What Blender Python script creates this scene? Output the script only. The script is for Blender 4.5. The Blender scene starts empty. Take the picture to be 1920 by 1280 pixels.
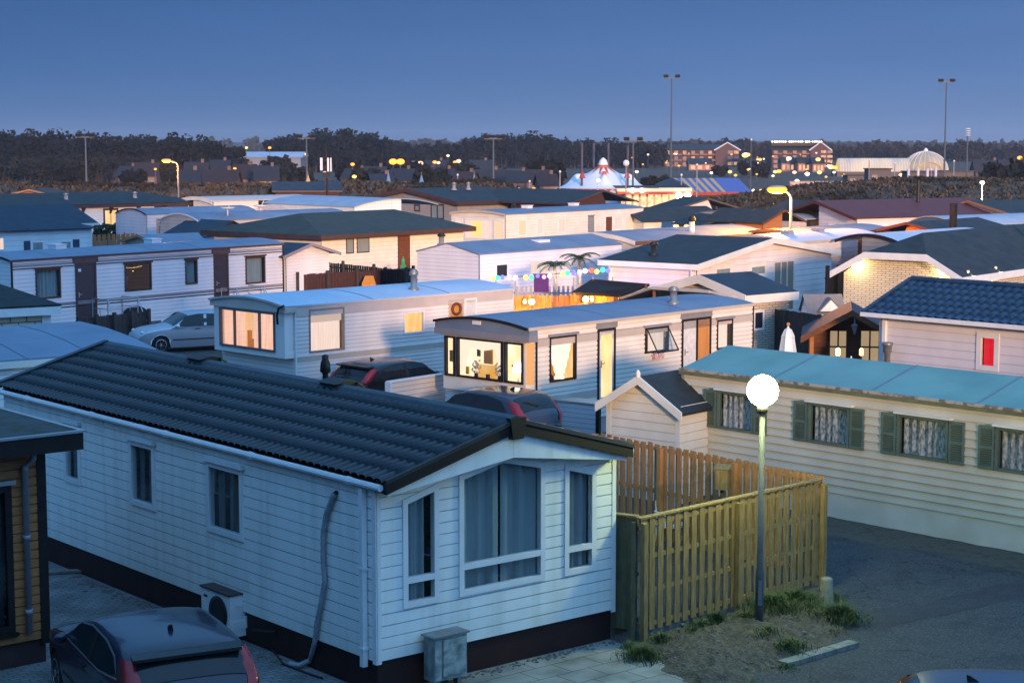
import bpy, bmesh, math, random
from mathutils import Vector, Matrix, noise
random.seed(7)
PI = math.pi
sc = bpy.context.scene
col = sc.collection
# ---------------------------------------------------------------- camera survey
# The place was surveyed from the photograph: lens 62.8 mm, eye 7.6 m above the
# level ground, pitched down 6.3 degrees.  gp() turns a measured sight line into
# the metre position where it meets a level plane, at_depth() where it meets a depth.
FPX, EYE, HOR = 3350.0, 7.6, 270.0
PITCH = math.atan((640 - HOR) / FPX)
CP, SP = math.cos(PITCH), math.sin(PITCH)
def ray(px, py):
    a = (px - 960) / FPX; b = (640 - py) / FPX
    return (a, CP + b * SP, -SP + b * CP)
def gp(px, py, z=0.0):
    r = ray(px, py); t = (z - EYE) / r[2]
    return Vector((r[0] * t, r[1] * t, z))
def at_depth(px, py, Y):
    r = ray(px, py); t = Y / r[1]
    return Vector((r[0] * t, Y, EYE + r[2] * t))
# ---------------------------------------------------------------- mesh builder
class MB:
    def __init__(s): s.v = []; s.f = []
    def add(s, vs, fs):
        n = len(s.v); s.v += [tuple(p) for p in vs]; s.f += [tuple(i + n for i in f) for f in fs]; return s
    def poly(s, pts): return s.add(pts, [tuple(range(len(pts)))])
    def obox(s, o, a, b, c):
        o, a, b, c = Vector(o), Vector(a), Vector(b), Vector(c)
        P = [o, o + a, o + a + b, o + b, o + c, o + a + c, o + a + b + c, o + b + c]
        return s.add(P, [(0, 3, 2, 1), (4, 5, 6, 7), (0, 1, 5, 4), (1, 2, 6, 5), (2, 3, 7, 6), (3, 0, 4, 7)])
    def box(s, x0, y0, z0, x1, y1, z1):
        return s.obox((x0, y0, z0), (x1 - x0, 0, 0), (0, y1 - y0, 0), (0, 0, z1 - z0))
    def prism(s, pts, vec):
        n = len(pts); vec = Vector(vec); P = [Vector(p) for p in pts]
        return s.add(P + [p + vec for p in P],
                     [tuple(range(n))[::-1], tuple(range(n, 2 * n))] + [(i, (i + 1) % n, (i + 1) % n + n, i + n) for i in range(n)])
    def tube(s, pts, r, n=8, cap=True):
        P = [Vector(p) for p in pts]; m = len(P)
        R = r if isinstance(r, (list, tuple)) else [r] * m
        rings = []; prev = None
        for i, p in enumerate(P):
            t = (P[min(i + 1, m - 1)] - P[max(i - 1, 0)]).normalized()
            if prev is None:
                a = Vector((0, 0, 1)) if abs(t.z) < .9 else Vector((1, 0, 0))
                u = t.cross(a).normalized()
            else:
                u = (prev - t * prev.dot(t)).normalized()
            prev = u; w = t.cross(u)
            rings.append([p + (u * math.cos(2 * PI * k / n) + w * math.sin(2 * PI * k / n)) * R[i] for k in range(n)])
        V = [q for g in rings for q in g]; F = []
        for i in range(m - 1):
            for k in range(n):
                F.append((i * n + k, i * n + (k + 1) % n, (i + 1) * n + (k + 1) % n, (i + 1) * n + k))
        if cap: F += [tuple(range(n))[::-1], tuple(range((m - 1) * n, m * n))]
        return s.add(V, F)
    def lathe(s, prof, c=(0, 0, 0), n=16, squash=1.0):
        V = []; F = []; m = len(prof)
        for (r, z) in prof:
            for k in range(n):
                a = 2 * PI * k / n
                V.append((c[0] + r * math.cos(a), c[1] + r * squash * math.sin(a), c[2] + z))
        for i in range(m - 1):
            for k in range(n):
                F.append((i * n + k, i * n + (k + 1) % n, (i + 1) * n + (k + 1) % n, (i + 1) * n + k))
        F += [tuple(range(n))[::-1], tuple(range((m - 1) * n, m * n))]
        return s.add(V, F)
    def ball(s, c, r, n=12, m=8, sx=1, sy=1, sz=1):
        prof = [(max(1e-4, r * math.sin(PI * i / m)), -r * math.cos(PI * i / m) * sz) for i in range(m + 1)]
        V = []; F = []
        for (q, z) in prof:
            for k in range(n):
                a = 2 * PI * k / n; V.append((c[0] + q * sx * math.cos(a), c[1] + q * sy * math.sin(a), c[2] + z))
        for i in range(m):
            for k in range(n):
                F.append((i * n + k, i * n + (k + 1) % n, (i + 1) * n + (k + 1) % n, (i + 1) * n + k))
        return s.add(V, F)
    def grid(s, fn, nu, nv):
        V = [fn(i / nu, j / nv) for j in range(nv + 1) for i in range(nu + 1)]
        F = [(j * (nu + 1) + i, j * (nu + 1) + i + 1, (j + 1) * (nu + 1) + i + 1, (j + 1) * (nu + 1) + i) for j in range(nv) for i in range(nu)]
        return s.add(V, F)
    def build(s, name, mat, parent=None, smooth=False, loc=None, label=None):
        me = bpy.data.meshes.new(name); me.from_pydata(s.v, [], s.f); me.update()
        if smooth:
            for p in me.polygons: p.use_smooth = True
        me.materials.append(M[mat] if isinstance(mat, str) else mat)
        o = bpy.data.objects.new(name, me); col.objects.link(o)
        if parent is not None: o.parent = parent
        if loc is not None: o.location = loc
        if label: o['label'] = label
        return o
def tag(o, label=None, cat=None, group=None, kind=None):
    if label: o['label'] = label
    if cat: o['category'] = cat
    if group: o['group'] = group
    if kind: o['kind'] = kind
    return o
def thing(name, label, cat, loc=(0, 0, 0), rz=0.0, group=None):
    o = bpy.data.objects.new(name, None); col.objects.link(o)
    o.location = loc; o.rotation_euler = (0, 0, rz); o.empty_display_size = .2
    return tag(o, label, cat, group)
def copy_thing(root, loc, rz=None, label=None, scale=None):
    r = root.copy(); col.objects.link(r); r.location = loc
    if rz is not None: r.rotation_euler = (0, 0, rz)
    if label: r['label'] = label
    if scale: r.scale = scale
    for ch in list(root.children):
        c = ch.copy(); col.objects.link(c); c.parent = r
        for g in list(ch.children):
            d = g.copy(); col.objects.link(d); d.parent = c
    return r
# ---------------------------------------------------------------- materials
def nodes(name):
    m = bpy.data.materials.new(name); m.use_nodes = True
    nt = m.node_tree; return m, nt, nt.nodes['Principled BSDF']
def N(nt, t, **kw):
    n = nt.nodes.new(t)
    for k, v in kw.items():
        if k.startswith('in_'):
            n.inputs[int(k[3:]) if k[3:].isdigit() else k[3:].replace('_', ' ')].default_value = v
        else: setattr(n, k, v)
    return n
def rgb(c): return (c[0], c[1], c[2], 1)
MATS = {}
def pm(name, c, c2=None, rough=.6, metal=0, scale=6, stretch=(1, 1, 1), bump=.0, bscale=60, spec=.28, detail=5, lo=.35, hi=.7, coat=0):
    """paint / board / stone: two real colours mixed by a noise, plus fine relief"""
    if name in MATS: return MATS[name]
    m, nt, b = nodes(name); L = nt.links
    b.inputs['Roughness'].default_value = rough; b.inputs['Metallic'].default_value = metal
    b.inputs['Specular IOR Level'].default_value = spec
    if coat: b.inputs['Coat Weight'].default_value = coat; b.inputs['Coat Roughness'].default_value = .05
    c2 = c2 or tuple(x * .82 for x in c)
    tc = N(nt, 'ShaderNodeTexCoord'); mp = N(nt, 'ShaderNodeMapping'); mp.inputs['Scale'].default_value = stretch
    L.new(tc.outputs['Object'], mp.inputs[0])
    no = N(nt, 'ShaderNodeTexNoise'); no.inputs['Scale'].default_value = scale; no.inputs['Detail'].default_value = detail
    L.new(mp.outputs[0], no.inputs['Vector'])
    rp = N(nt, 'ShaderNodeValToRGB'); rp.color_ramp.elements[0].position = lo; rp.color_ramp.elements[1].position = hi
    rp.color_ramp.elements[0].color = rgb(c2); rp.color_ramp.elements[1].color = rgb(c)
    L.new(no.outputs['Fac'], rp.inputs[0]); L.new(rp.outputs[0], b.inputs['Base Color'])
    if bump:
        n2 = N(nt, 'ShaderNodeTexNoise'); n2.inputs['Scale'].default_value = bscale; n2.inputs['Detail'].default_value = 4
        L.new(mp.outputs[0], n2.inputs['Vector'])
        bp = N(nt, 'ShaderNodeBump'); bp.inputs['Strength'].default_value = bump; bp.inputs['Distance'].default_value = .02
        L.new(n2.outputs['Fac'], bp.inputs['Height']); L.new(bp.outputs[0], b.inputs['Normal'])
    MATS[name] = m; return m
def em(name, c, strength, c2=None, scale=3, stretch=(1, 1, 1)):
    """things that give off light: bulbs, lit curtains, lit rooms"""
    if name in MATS: return MATS[name]
    m, nt, b = nodes(name); L = nt.links
    b.inputs['Base Color'].default_value = rgb([x * .2 for x in c]); b.inputs['Roughness'].default_value = .8
    b.inputs['Emission Strength'].default_value = strength
    if c2:
        tc = N(nt, 'ShaderNodeTexCoord'); mp = N(nt, 'ShaderNodeMapping'); mp.inputs['Scale'].default_value = stretch
        no = N(nt, 'ShaderNodeTexNoise'); no.inputs['Scale'].default_value = scale; no.inputs['Detail'].default_value = 3
        rp = N(nt, 'ShaderNodeValToRGB'); rp.color_ramp.elements[0].position = .35; rp.color_ramp.elements[1].position = .68
        rp.color_ramp.elements[0].color = rgb(c2); rp.color_ramp.elements[1].color = rgb(c)
        L.new(tc.outputs['Object'], mp.inputs[0]); L.new(mp.outputs[0], no.inputs['Vector']); L.new(no.outputs['Fac'], rp.inputs[0])
        L.new(rp.outputs[0], b.inputs['Emission Color'])
    else: b.inputs['Emission Color'].default_value = rgb(c)
    MATS[name] = m; return m
def glass(name, tint=(.8, .85, .85), rough=.02, refl=1.0):
    if name in MATS: return MATS[name]
    m = bpy.data.materials.new(name); m.use_nodes = True; nt = m.node_tree; nt.nodes.clear(); L = nt.links
    out = N(nt, 'ShaderNodeOutputMaterial'); mx = N(nt, 'ShaderNodeMixShader'); tr = N(nt, 'ShaderNodeBsdfTransparent'); gl = N(nt, 'ShaderNodeBsdfGlossy')
    tr.inputs[0].default_value = rgb(tint); gl.inputs['Roughness'].default_value = rough
    fr0 = N(nt, 'ShaderNodeLayerWeight'); fr = N(nt, 'ShaderNodeMath', operation='POWER'); fr.inputs[1].default_value = 4.0; L.new(fr0.outputs['Facing'], fr.inputs[0])
    ma = N(nt, 'ShaderNodeMath', operation='MULTIPLY_ADD'); ma.inputs[1].default_value = refl; ma.inputs[2].default_value = .05
    L.new(fr.outputs[0], ma.inputs[0]); L.new(ma.outputs[0], mx.inputs[0]); L.new(tr.outputs[0], mx.inputs[1]); L.new(gl.outputs[0], mx.inputs[2]); L.new(mx.outputs[0], out.inputs[0])
    MATS[name] = m; return m
def brickmat(name, c, mortar, bw=.22, bh=.075, mw=.012, axis='xz'):
    if name in MATS: return MATS[name]
    m, nt, b = nodes(name); L = nt.links
    tc = N(nt, 'ShaderNodeTexCoord'); sx = N(nt, 'ShaderNodeSeparateXYZ'); cx = N(nt, 'ShaderNodeCombineXYZ')
    L.new(tc.outputs['Object'], sx.inputs[0])
    ad = N(nt, 'ShaderNodeMath', operation='ADD'); L.new(sx.outputs[0], ad.inputs[0]); L.new(sx.outputs[1], ad.inputs[1])
    L.new(ad.outputs[0], cx.inputs[0]); L.new(sx.outputs[2], cx.inputs[1])
    br = N(nt, 'ShaderNodeTexBrick'); br.inputs['Scale'].default_value = 1; br.inputs['Brick Width'].default_value = bw; br.inputs['Row Height'].default_value = bh
    br.inputs['Mortar Size'].default_value = mw; br.inputs['Color1'].default_value = rgb(c); br.inputs['Color2'].default_value = rgb([x * .88 for x in c]); br.inputs['Mortar'].default_value = rgb(mortar)
    L.new(cx.outputs[0], br.inputs['Vector']); L.new(br.outputs['Color'], b.inputs['Base Color'])
    bp = N(nt, 'ShaderNodeBump'); bp.inputs['Strength'].default_value = .6; bp.inputs['Distance'].default_value = .015; bp.invert = True
    L.new(br.outputs['Fac'], bp.inputs['Height']); L.new(bp.outputs[0], b.inputs['Normal']); b.inputs['Roughness'].default_value = .85
    MATS[name] = m; return m
def tilemat(name, c, c2, pitch=.3, course=.34):
    """felt/metal tile sheet used where the tiles are too far away to be modelled: courses read from height"""
    if name in MATS: return MATS[name]
    m, nt, b = nodes(name); L = nt.links
    tc = N(nt, 'ShaderNodeTexCoord'); sx = N(nt, 'ShaderNodeSeparateXYZ'); L.new(tc.outputs['Object'], sx.inputs[0])
    no = N(nt, 'ShaderNodeTexNoise'); no.inputs['Scale'].default_value = 1.6; no.inputs['Detail'].default_value = 7; no.inputs['Roughness'].default_value = .7
    L.new(tc.outputs['Object'], no.inputs['Vector'])
    rp = N(nt, 'ShaderNodeValToRGB'); rp.color_ramp.elements[0].position = .35; rp.color_ramp.elements[1].position = .68
    rp.color_ramp.elements[0].color = rgb(c2); rp.color_ramp.elements[1].color = rgb(c); L.new(no.outputs['Fac'], rp.inputs[0])
    L.new(rp.outputs[0], b.inputs['Base Color'])
    ml = N(nt, 'ShaderNodeMath', operation='MULTIPLY'); ml.inputs[1].default_value = 1 / (course * .34); L.new(sx.outputs[2], ml.inputs[0])
    fr = N(nt, 'ShaderNodeMath', operation='FRACT'); L.new(ml.outputs[0], fr.inputs[0])
    bp = N(nt, 'ShaderNodeBump'); bp.inputs['Strength'].default_value = .7; bp.inputs['Distance'].default_value = .03; L.new(fr.outputs[0], bp.inputs['Height'])
    L.new(bp.outputs[0], b.inputs['Normal']); b.inputs['Roughness'].default_value = .62; b.inputs['Specular IOR Level'].default_value = .25
    MATS[name] = m; return m
def weather(m, top, c, amount):
    """green algae and splash dirt with a ragged upper edge on the lowest boards"""
    nt = m.node_tree; L = nt.links; b = nt.nodes['Principled BSDF']; src = b.inputs['Base Color'].links[0].from_socket
    tc = N(nt, 'ShaderNodeTexCoord'); sx = N(nt, 'ShaderNodeSeparateXYZ'); L.new(tc.outputs['Object'], sx.inputs[0]); no = N(nt, 'ShaderNodeTexNoise'); no.inputs['Scale'].default_value = 2.2; no.inputs['Detail'].default_value = 8; L.new(tc.outputs['Object'], no.inputs['Vector'])
    a = N(nt, 'ShaderNodeMath', operation='MULTIPLY_ADD'); a.inputs[1].default_value = 1.6; L.new(no.outputs['Fac'], a.inputs[0]); s = N(nt, 'ShaderNodeMath', operation='SUBTRACT'); s.inputs[0].default_value = top - .8; L.new(sx.outputs[2], s.inputs[1]); L.new(s.outputs[0], a.inputs[2])
    r = N(nt, 'ShaderNodeMapRange'); r.inputs['To Max'].default_value = amount; L.new(a.outputs[0], r.inputs[0]); mx = N(nt, 'ShaderNodeMix', data_type='RGBA'); L.new(r.outputs[0], mx.inputs[0]); L.new(src, mx.inputs[6]); mx.inputs[7].default_value = rgb(c); L.new(mx.outputs[2], b.inputs['Base Color'])
W_ = lambda v, t=(1, 1, 1): (v * t[0], v * t[1], v * t[2])
M = dict(
    white=pm('white_cladding', (.84, .85, .82), (.7, .72, .68), .45, scale=1.4, stretch=(3.5, 3.5, .25), lo=.25, hi=.55, detail=9),
    whitetrim=pm('white_plastic', (.78, .79, .8), (.7, .71, .72), .35, scale=3),
    cream=pm('cream_cladding', (.62, .585, .48), (.5, .47, .39), .55, scale=1.0, stretch=(1, 1, .3), lo=.3, hi=.62),
    ivory=pm('ivory_board', (.8, .77, .7), (.7, .67, .6), .55, scale=1.5),
    lilac=pm('lilac_cladding', (.72, .71, .75), (.64, .63, .68), .5, scale=1.5, stretch=(1, 1, .4)),
    grey=pm('grey_cladding', (.33, .32, .33), (.28, .27, .28), .6, scale=2),
    pink=pm('pink_beige_cladding', (.6, .52, .48), (.52, .45, .42), .55, scale=1.6),
    beigeband=pm('beige_band', (.5, .44, .38), (.44, .39, .34), .5, scale=2),
    greyband=pm('grey_band', (.24, .24, .26), (.2, .2, .22), .45, scale=2),
    brownband=pm('dark_brown_band', (.07, .04, .04), (.05, .03, .03), .45, scale=3),
    black=pm('black_plastic', (.012, .012, .014), (.02, .02, .022), .4, scale=5),
    skirt=pm('dark_brown_skirting', (.04, .012, .01), (.025, .009, .008), .6, scale=2.5, stretch=(1, 1, .3)),
    slate=pm('dark_slate_tile', (.009, .0165, .024), (.0045, .009, .0135), .38, spec=.42, scale=1.3, bump=.25, bscale=80, detail=9, lo=.3, hi=.65),
    bluetile=pm('blue_glazed_tile', (.022, .055, .105), (.014, .038, .078), .45, scale=2.5, bump=.15, bscale=70),
    felt=tilemat('dark_felt_shingle', (.034, .042, .045), (.016, .022, .024)),
    feltblue=tilemat('blue_grey_shingle', (.03, .05, .075), (.018, .032, .05)),
    feltgreen=tilemat('green_felt', (.045, .056, .046), (.026, .034, .03), course=1.2),
    maroon=tilemat('maroon_metal_tile', (.12, .04, .045), (.09, .03, .035)),
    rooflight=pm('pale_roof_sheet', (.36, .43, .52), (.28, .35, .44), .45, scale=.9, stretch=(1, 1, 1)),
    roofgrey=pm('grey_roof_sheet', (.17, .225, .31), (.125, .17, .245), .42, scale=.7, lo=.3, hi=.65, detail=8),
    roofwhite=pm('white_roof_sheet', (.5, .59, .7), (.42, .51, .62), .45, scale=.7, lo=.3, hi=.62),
    teal=pm('teal_roof_sheet', (.15, .325, .30), (.105, .25, .235), .4, scale=.8, lo=.3, hi=.62),
    greenshut=pm('green_shutter', (.12, .175, .15), (.09, .14, .12), .5, scale=4),
    timber=pm('new_pine_board', (.52, .26, .11), (.36, .17, .065), .75, scale=9, stretch=(3, 3, .5), bump=.2),
    treated=pm('treated_pine_board', (.34, .235, .095), (.2, .135, .055), .75, scale=9, stretch=(3, 3, .5), bump=.2),
    oldwood=pm('weathered_dark_board', (.075, .065, .06), (.04, .034, .032), .8, scale=8, stretch=(3, 3, .4), bump=.2),
    redwood=pm('red_brown_board', (.085, .035, .03), (.05, .022, .02), .75, scale=8, stretch=(3, 3, .4), bump=.2),
    cabin=pm('orange_brown_cladding', (.48, .2, .075), (.34, .135, .045), .6, scale=7, stretch=(.6, .6, 5), bump=.15),
    brownwood=pm('brown_stained_wood', (.16, .06, .025), (.1, .04, .018), .6, scale=6, stretch=(1, 1, 3)),
    darktrim=pm('dark_brown_trim', (.02, .014, .013), (.014, .01, .009), .5, scale=4),
    mast=pm('mast_steel', (.1, .12, .15), None, .5),
    steel=pm('galvanised_steel', (.3, .32, .33), (.22, .24, .25), .45, .6, scale=8),
    pipe=pm('grey_pipe', (.3, .3, .34), (.25, .25, .29), .45, scale=5),
    alu=pm('aluminium', (.5, .52, .54), (.42, .44, .46), .35, .7, scale=6),
    curtain=pm('grey_curtain', (.4, .45, .47), (.32, .37, .39), .9, scale=4, stretch=(3, 3, .3)),
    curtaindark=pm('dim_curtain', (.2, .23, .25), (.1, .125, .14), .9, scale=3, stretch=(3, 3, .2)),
    lace=pm('lace_curtain', (.62, .66, .74), (.19, .21, .26), .9, scale=17, stretch=(1.3, 1.3, .6), lo=.38, hi=.6, detail=6),
    dark=pm('dark_room', (.03, .03, .035), None, .9),
    pane=glass('window_glass'),
    panedark=glass('tinted_glass', (.35, .4, .42)),
    pink_lit=em('pink_lit_curtain', (1, .60, .44), 1.1, (.85, .42, .3), 5, (5, 5, .25)),
    warm_lit=em('warm_lit_blind', (1, .66, .32), 1.1, (1, .46, .14), 2.2, (1.5, 1.5, .6)),
    warm_far=em('warm_lit_window', (1, .68, .42), .95),
    pale_lit=em('pale_lit_curtain', (1, .74, .62), 1.0, (.88, .6, .5), 5, (5, 5, .3)),
    door_white=pm('white_door_leaf', (.72, .72, .7), None, .4),
    orange_door=pm('varnished_pine_door', (.6, .27, .08), (.5, .21, .06), .45, scale=4, stretch=(2, 2, .3)),
)

weather(M['white'], .95, (.42, .46, .36), .42); weather(M['cream'], .9, (.3, .32, .22), .4); weather(M['cabin'], .8, (.12, .1, .05), .5)
# ---------------------------------------------------------------- houses
def hspan(poly, z):
    xs = []
    n = len(poly)
    for i in range(n):
        (x0, z0), (x1, z1) = poly[i], poly[(i + 1) % n]
        if (z0 - z) * (z1 - z) <= 0 and abs(z1 - z0) > 1e-9:
            xs.append(x0 + (x1 - x0) * (z - z0) / (z1 - z0))
    return (min(xs), max(xs)) if len(xs) >= 2 else None
def vspan(poly, s): return hspan([(z, x) for x, z in poly], s)
def inset(poly, d):
    n = len(poly); out = []
    A = sum(poly[i][0] * poly[(i + 1) % n][1] - poly[(i + 1) % n][0] * poly[i][1] for i in range(n))
    sg = 1 if A > 0 else -1
    for i in range(n):
        p, q, r = Vector(poly[i - 1]), Vector(poly[i]), Vector(poly[(i + 1) % n])
        a = (q - p).normalized(); b = (r - q).normalized()
        na = Vector((-a.y, a.x)) * sg; nb = Vector((-b.y, b.x)) * sg
        k = (na + nb); k = k / max(.2, k.dot(na)); out.append(tuple(q + k * d))
    return out
JC = {}
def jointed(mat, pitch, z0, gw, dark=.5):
    """cladding with its open joints: groove shade and grime put into the colour as darker lines, at the pitch of the modelled boards"""
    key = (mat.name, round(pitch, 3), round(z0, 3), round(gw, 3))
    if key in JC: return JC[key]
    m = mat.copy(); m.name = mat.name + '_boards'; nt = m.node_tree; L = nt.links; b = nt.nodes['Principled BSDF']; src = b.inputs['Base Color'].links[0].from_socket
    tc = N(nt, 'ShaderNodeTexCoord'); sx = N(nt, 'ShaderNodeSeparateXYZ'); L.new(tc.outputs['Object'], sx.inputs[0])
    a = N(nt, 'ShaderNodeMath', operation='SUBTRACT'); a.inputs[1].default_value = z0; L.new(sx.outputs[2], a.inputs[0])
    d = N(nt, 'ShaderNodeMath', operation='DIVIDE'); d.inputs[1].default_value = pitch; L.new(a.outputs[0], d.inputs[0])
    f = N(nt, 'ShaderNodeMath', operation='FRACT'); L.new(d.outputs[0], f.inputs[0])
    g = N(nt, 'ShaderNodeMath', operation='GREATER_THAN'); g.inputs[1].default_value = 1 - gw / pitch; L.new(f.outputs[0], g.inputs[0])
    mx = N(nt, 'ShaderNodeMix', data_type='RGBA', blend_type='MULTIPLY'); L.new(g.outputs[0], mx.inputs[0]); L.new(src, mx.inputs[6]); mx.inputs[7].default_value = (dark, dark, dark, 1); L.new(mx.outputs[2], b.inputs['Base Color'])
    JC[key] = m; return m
class House:
    def __init__(s, name, label, cat, o, ang, L, W, ze, group=None, zs=.5, board=.19, bd=.014, gw=None):
        s.o = Vector((o[0], o[1], 0)); s.ang = math.radians(ang); s.L, s.W, s.ze, s.zs, s.board, s.bd = L, W, ze, zs, board, bd
        s.root = thing(name, label, cat, s.o, s.ang, group)
        s.ux = Vector((math.cos(s.ang), math.sin(s.ang), 0)); s.uy = Vector((-s.ux.y, s.ux.x, 0)); s.holes = {}; s.bd = max(bd, .02) if gw != 0 else bd; s.gw = (.02 if gw is None else gw) * (1.6 if o[1] > 42 else 1); s.bd += .004 if s.gw > .03 else 0
    def local(s, P): d = Vector(P) - s.o; return Vector((d.dot(s.ux), d.dot(s.uy), d.z))
    def world(s, P): return s.o + s.ux * P[0] + s.uy * P[1] + Vector((0, 0, P[2]))
    def w(s, side, a, z, out=0.0):
        return {'S': (a, -out, z), 'W': (-out, a, z), 'E': (s.L + out, a, z), 'N': (a, s.W + out, z)}[side]
    def q(s, side, px, py, out=0.0):
        """survey: where the sight line (px,py) meets the wall plane -> (along, height)"""
        r = Vector(ray(px, py)); n = {'S': -s.uy, 'W': -s.ux, 'E': s.ux, 'N': s.uy}[side]
        p0 = s.world(s.w(side, 0, 0, out)); c = Vector((0, 0, EYE))
        t = (p0 - c).dot(n) / r.dot(n); P = s.local(c + r * t)
        return (P.x if side in 'SN' else P.y, P.z)
    def rect(s, side, x0, y0, x1, y1):
        """survey of an upright rectangle from its left-top and right-bottom corners"""
        a = s.q(side, x0, y0); b = s.q(side, x1, y1)
        s0, s1 = sorted((a[0], b[0])); z0, z1 = sorted((a[1], b[1])); return (s0, z0, s1, z1)
    def rq(s, side, x0, y0, x1, y1):
        a, b, c, d = s.rect(side, x0, y0, x1, y1); return [(a, b), (c, b), (c, d), (a, d)]
    def P(s, mb, name, mat, par=None, smooth=False, label=None): return mb.build(name, mat, par or s.root, smooth, label=label)
    def slab(s, mb, side, poly, o0, o1):
        a = Vector(s.w(side, 0, 0, o0)); b = Vector(s.w(side, 0, 0, o1))
        mb.prism([s.w(side, p[0], p[1], o0) for p in poly], b - a)
    def bar(s, mb, side, s0, z0, s1, z1, o0, o1): s.slab(mb, side, [(s0, z0), (s1, z0), (s1, z1), (s0, z1)], o0, o1)
    def wall(s, mb, side, outline, boards=True, z0=None):
        holes = s.holes.get(side, []); zs = {round(p[1], 4) for p in outline}
        zb, zt = min(zs), max(zs); z0 = zb if z0 is None else z0
        for h in holes: zs |= {round(p[1], 4) for p in h}
        gw = s.gw
        if boards:
            k = 0
            while z0 + k * s.board < zt:
                zs.add(round(z0 + k * s.board, 4))
                if gw: zs.add(round(z0 + (k + 1) * s.board - gw, 4))
                k += 1
        zs = sorted(z for z in zs if zb - 1e-6 <= z <= zt + 1e-6)
        def off(z, up):
            if not boards: return 0
            f = (z - z0) / s.board; k = math.floor(f + (1e-4 if up else -1e-4)); f -= k
            if gw: e = 1 - gw / s.board; return 0 if (f > e - (1e-3 if up else -1e-3)) else s.bd
            return s.bd * (1 - f)
        for za, zc in zip(zs, zs[1:]):
            if zc - za < 1e-3: continue
            e = (zc - za) * 1e-3; A = hspan(outline, za + e); B = hspan(outline, zc - e)
            if not A or not B: continue
            cuts = []
            for h in holes:
                ha, hb = hspan(h, za + e), hspan(h, zc - e)
                if ha and hb: cuts.append((ha[0], hb[0], ha[1], hb[1]))
            cuts.sort(); la, lb = A[0], B[0]
            segs = []
            for c in cuts: segs.append((la, lb, c[0], c[1])); la, lb = c[2], c[3]
            segs.append((la, lb, A[1], B[1]))
            oa, ob = off(za, True), off(zc, False)
            for (a0, b0, a1, b1) in segs:
                if a1 - a0 < 1e-3 and b1 - b0 < 1e-3: continue
                mb.poly([s.w(side, a0, za, oa), s.w(side, a1, za, oa), s.w(side, b1, zc, ob), s.w(side, b0, zc, ob)])
                if boards and oa: mb.poly([s.w(side, a0, za, 0), s.w(side, a1, za, 0), s.w(side, a1, za, oa), s.w(side, a0, za, oa)])
                if gw and ob: mb.poly([s.w(side, b0, zc, 0), s.w(side, b1, zc, 0), s.w(side, b1, zc, ob), s.w(side, b0, zc, ob)])
    def walls(s, mat, prof=None, axis='x', boards=True, sides='SWEN', name='wall', zs=None):
        """prof: roof underside (t,z) across the width; end walls follow it"""
        zs = s.zs if zs is None else zs; mb = MB()
        for sd in sides:
            n = s.L if sd in 'SN' else s.W
            end = (sd in 'WE') == (axis == 'x')
            if end and prof: ol = [(0, zs)] + [(n, zs)] + [(min(max(t, 0), n), z) for t, z in reversed(prof)]
            else: ol = [(0, zs), (n, zs), (n, s.ze), (0, s.ze)]
            s.wall(mb, sd, ol, boards)
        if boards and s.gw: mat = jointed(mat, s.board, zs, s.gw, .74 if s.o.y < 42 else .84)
        return s.P(mb, name, mat)
    def skirting(s, mat, ins=.03, name='skirting', zs=None):
        zs = s.zs if zs is None else zs; mb = MB()
        mb.box(ins, ins, 0, s.L - ins, s.W - ins, zs - .005); return s.P(mb, name, mat)
    # ---- openings
    def frame(s, side, poly, fw, o0, o1, mull=(), trans=(), bw=None):
        mb = MB(); inn = inset(poly, fw); n = len(poly); bw = bw or fw
        for i in range(n):
            j = (i + 1) % n; s.slab(mb, side, [poly[i], poly[j], inn[j], inn[i]], o0, o1)
        xs = [p[0] for p in inn]; zz = [p[1] for p in inn]; x0, x1, z0, z1 = min(xs), max(xs), min(zz), max(zz)
        for f in mull:
            x = x0 + (x1 - x0) * f; v = vspan(inn, x)
            if v: s.bar(mb, side, x - bw / 2, v[0], x + bw / 2, v[1], o0 + .004, o1 - .004)
        for f in trans:
            z = z0 + (z1 - z0) * f; h = hspan(inn, z)
            if h: s.bar(mb, side, h[0], z - bw / 2, h[1], z + bw / 2, o0 + .002, o1 - .002)
        return mb, inn
    def window(s, side, poly, fm, fw=.06, pane='pane', cur=None, curspans=((0, 1),), hole=True, mull=(), trans=(), proud=.035, name='window',
               hood=None, sill=None, waves=9, label=None, amp=.03, back=None, bw=None, curz=(0, 1)):
        mb, inn = s.frame(side, poly, fw, -.05 if hole else 0, max(proud, s.bd + .02), mull, trans, bw)
        f = s.P(mb, name, M[fm] if isinstance(fm, str) else fm, label=label)
        p = MB(); p.poly([s.w(side, a, z, .012 if hole else s.bd + .009) for a, z in inn]); s.P(p, 'pane', M[pane], f)
        xs = [q[0] for q in inn]; x0, x1 = min(xs), max(xs)
        if hole:
            s.holes.setdefault(side, []).append(inset(poly, .02))
            if cur:
                c = MB()
                for (u0, u1) in curspans:
                    def fn(u, v):
                        a = x0 + (x1 - x0) * (u0 + (u1 - u0) * u); vs = vspan(inn, min(max(a, x0 + 1e-3), x1 - 1e-3))
                        z = vs[0] - .03 + (vs[1] - vs[0] + .06) * (curz[0] + (curz[1] - curz[0]) * v)
                        return s.w(side, a, z, -.12 + amp * math.sin(u * (u1 - u0) * waves * 2 * PI + .6 * math.sin(u * 23 + x0)) + .012 * math.sin(u * 41))
                    c.grid(fn, max(8, int(waves * 8 * (u1 - u0))), 2)
                s.P(c, 'curtain', M[cur] if isinstance(cur, str) else cur, f, True)
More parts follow.
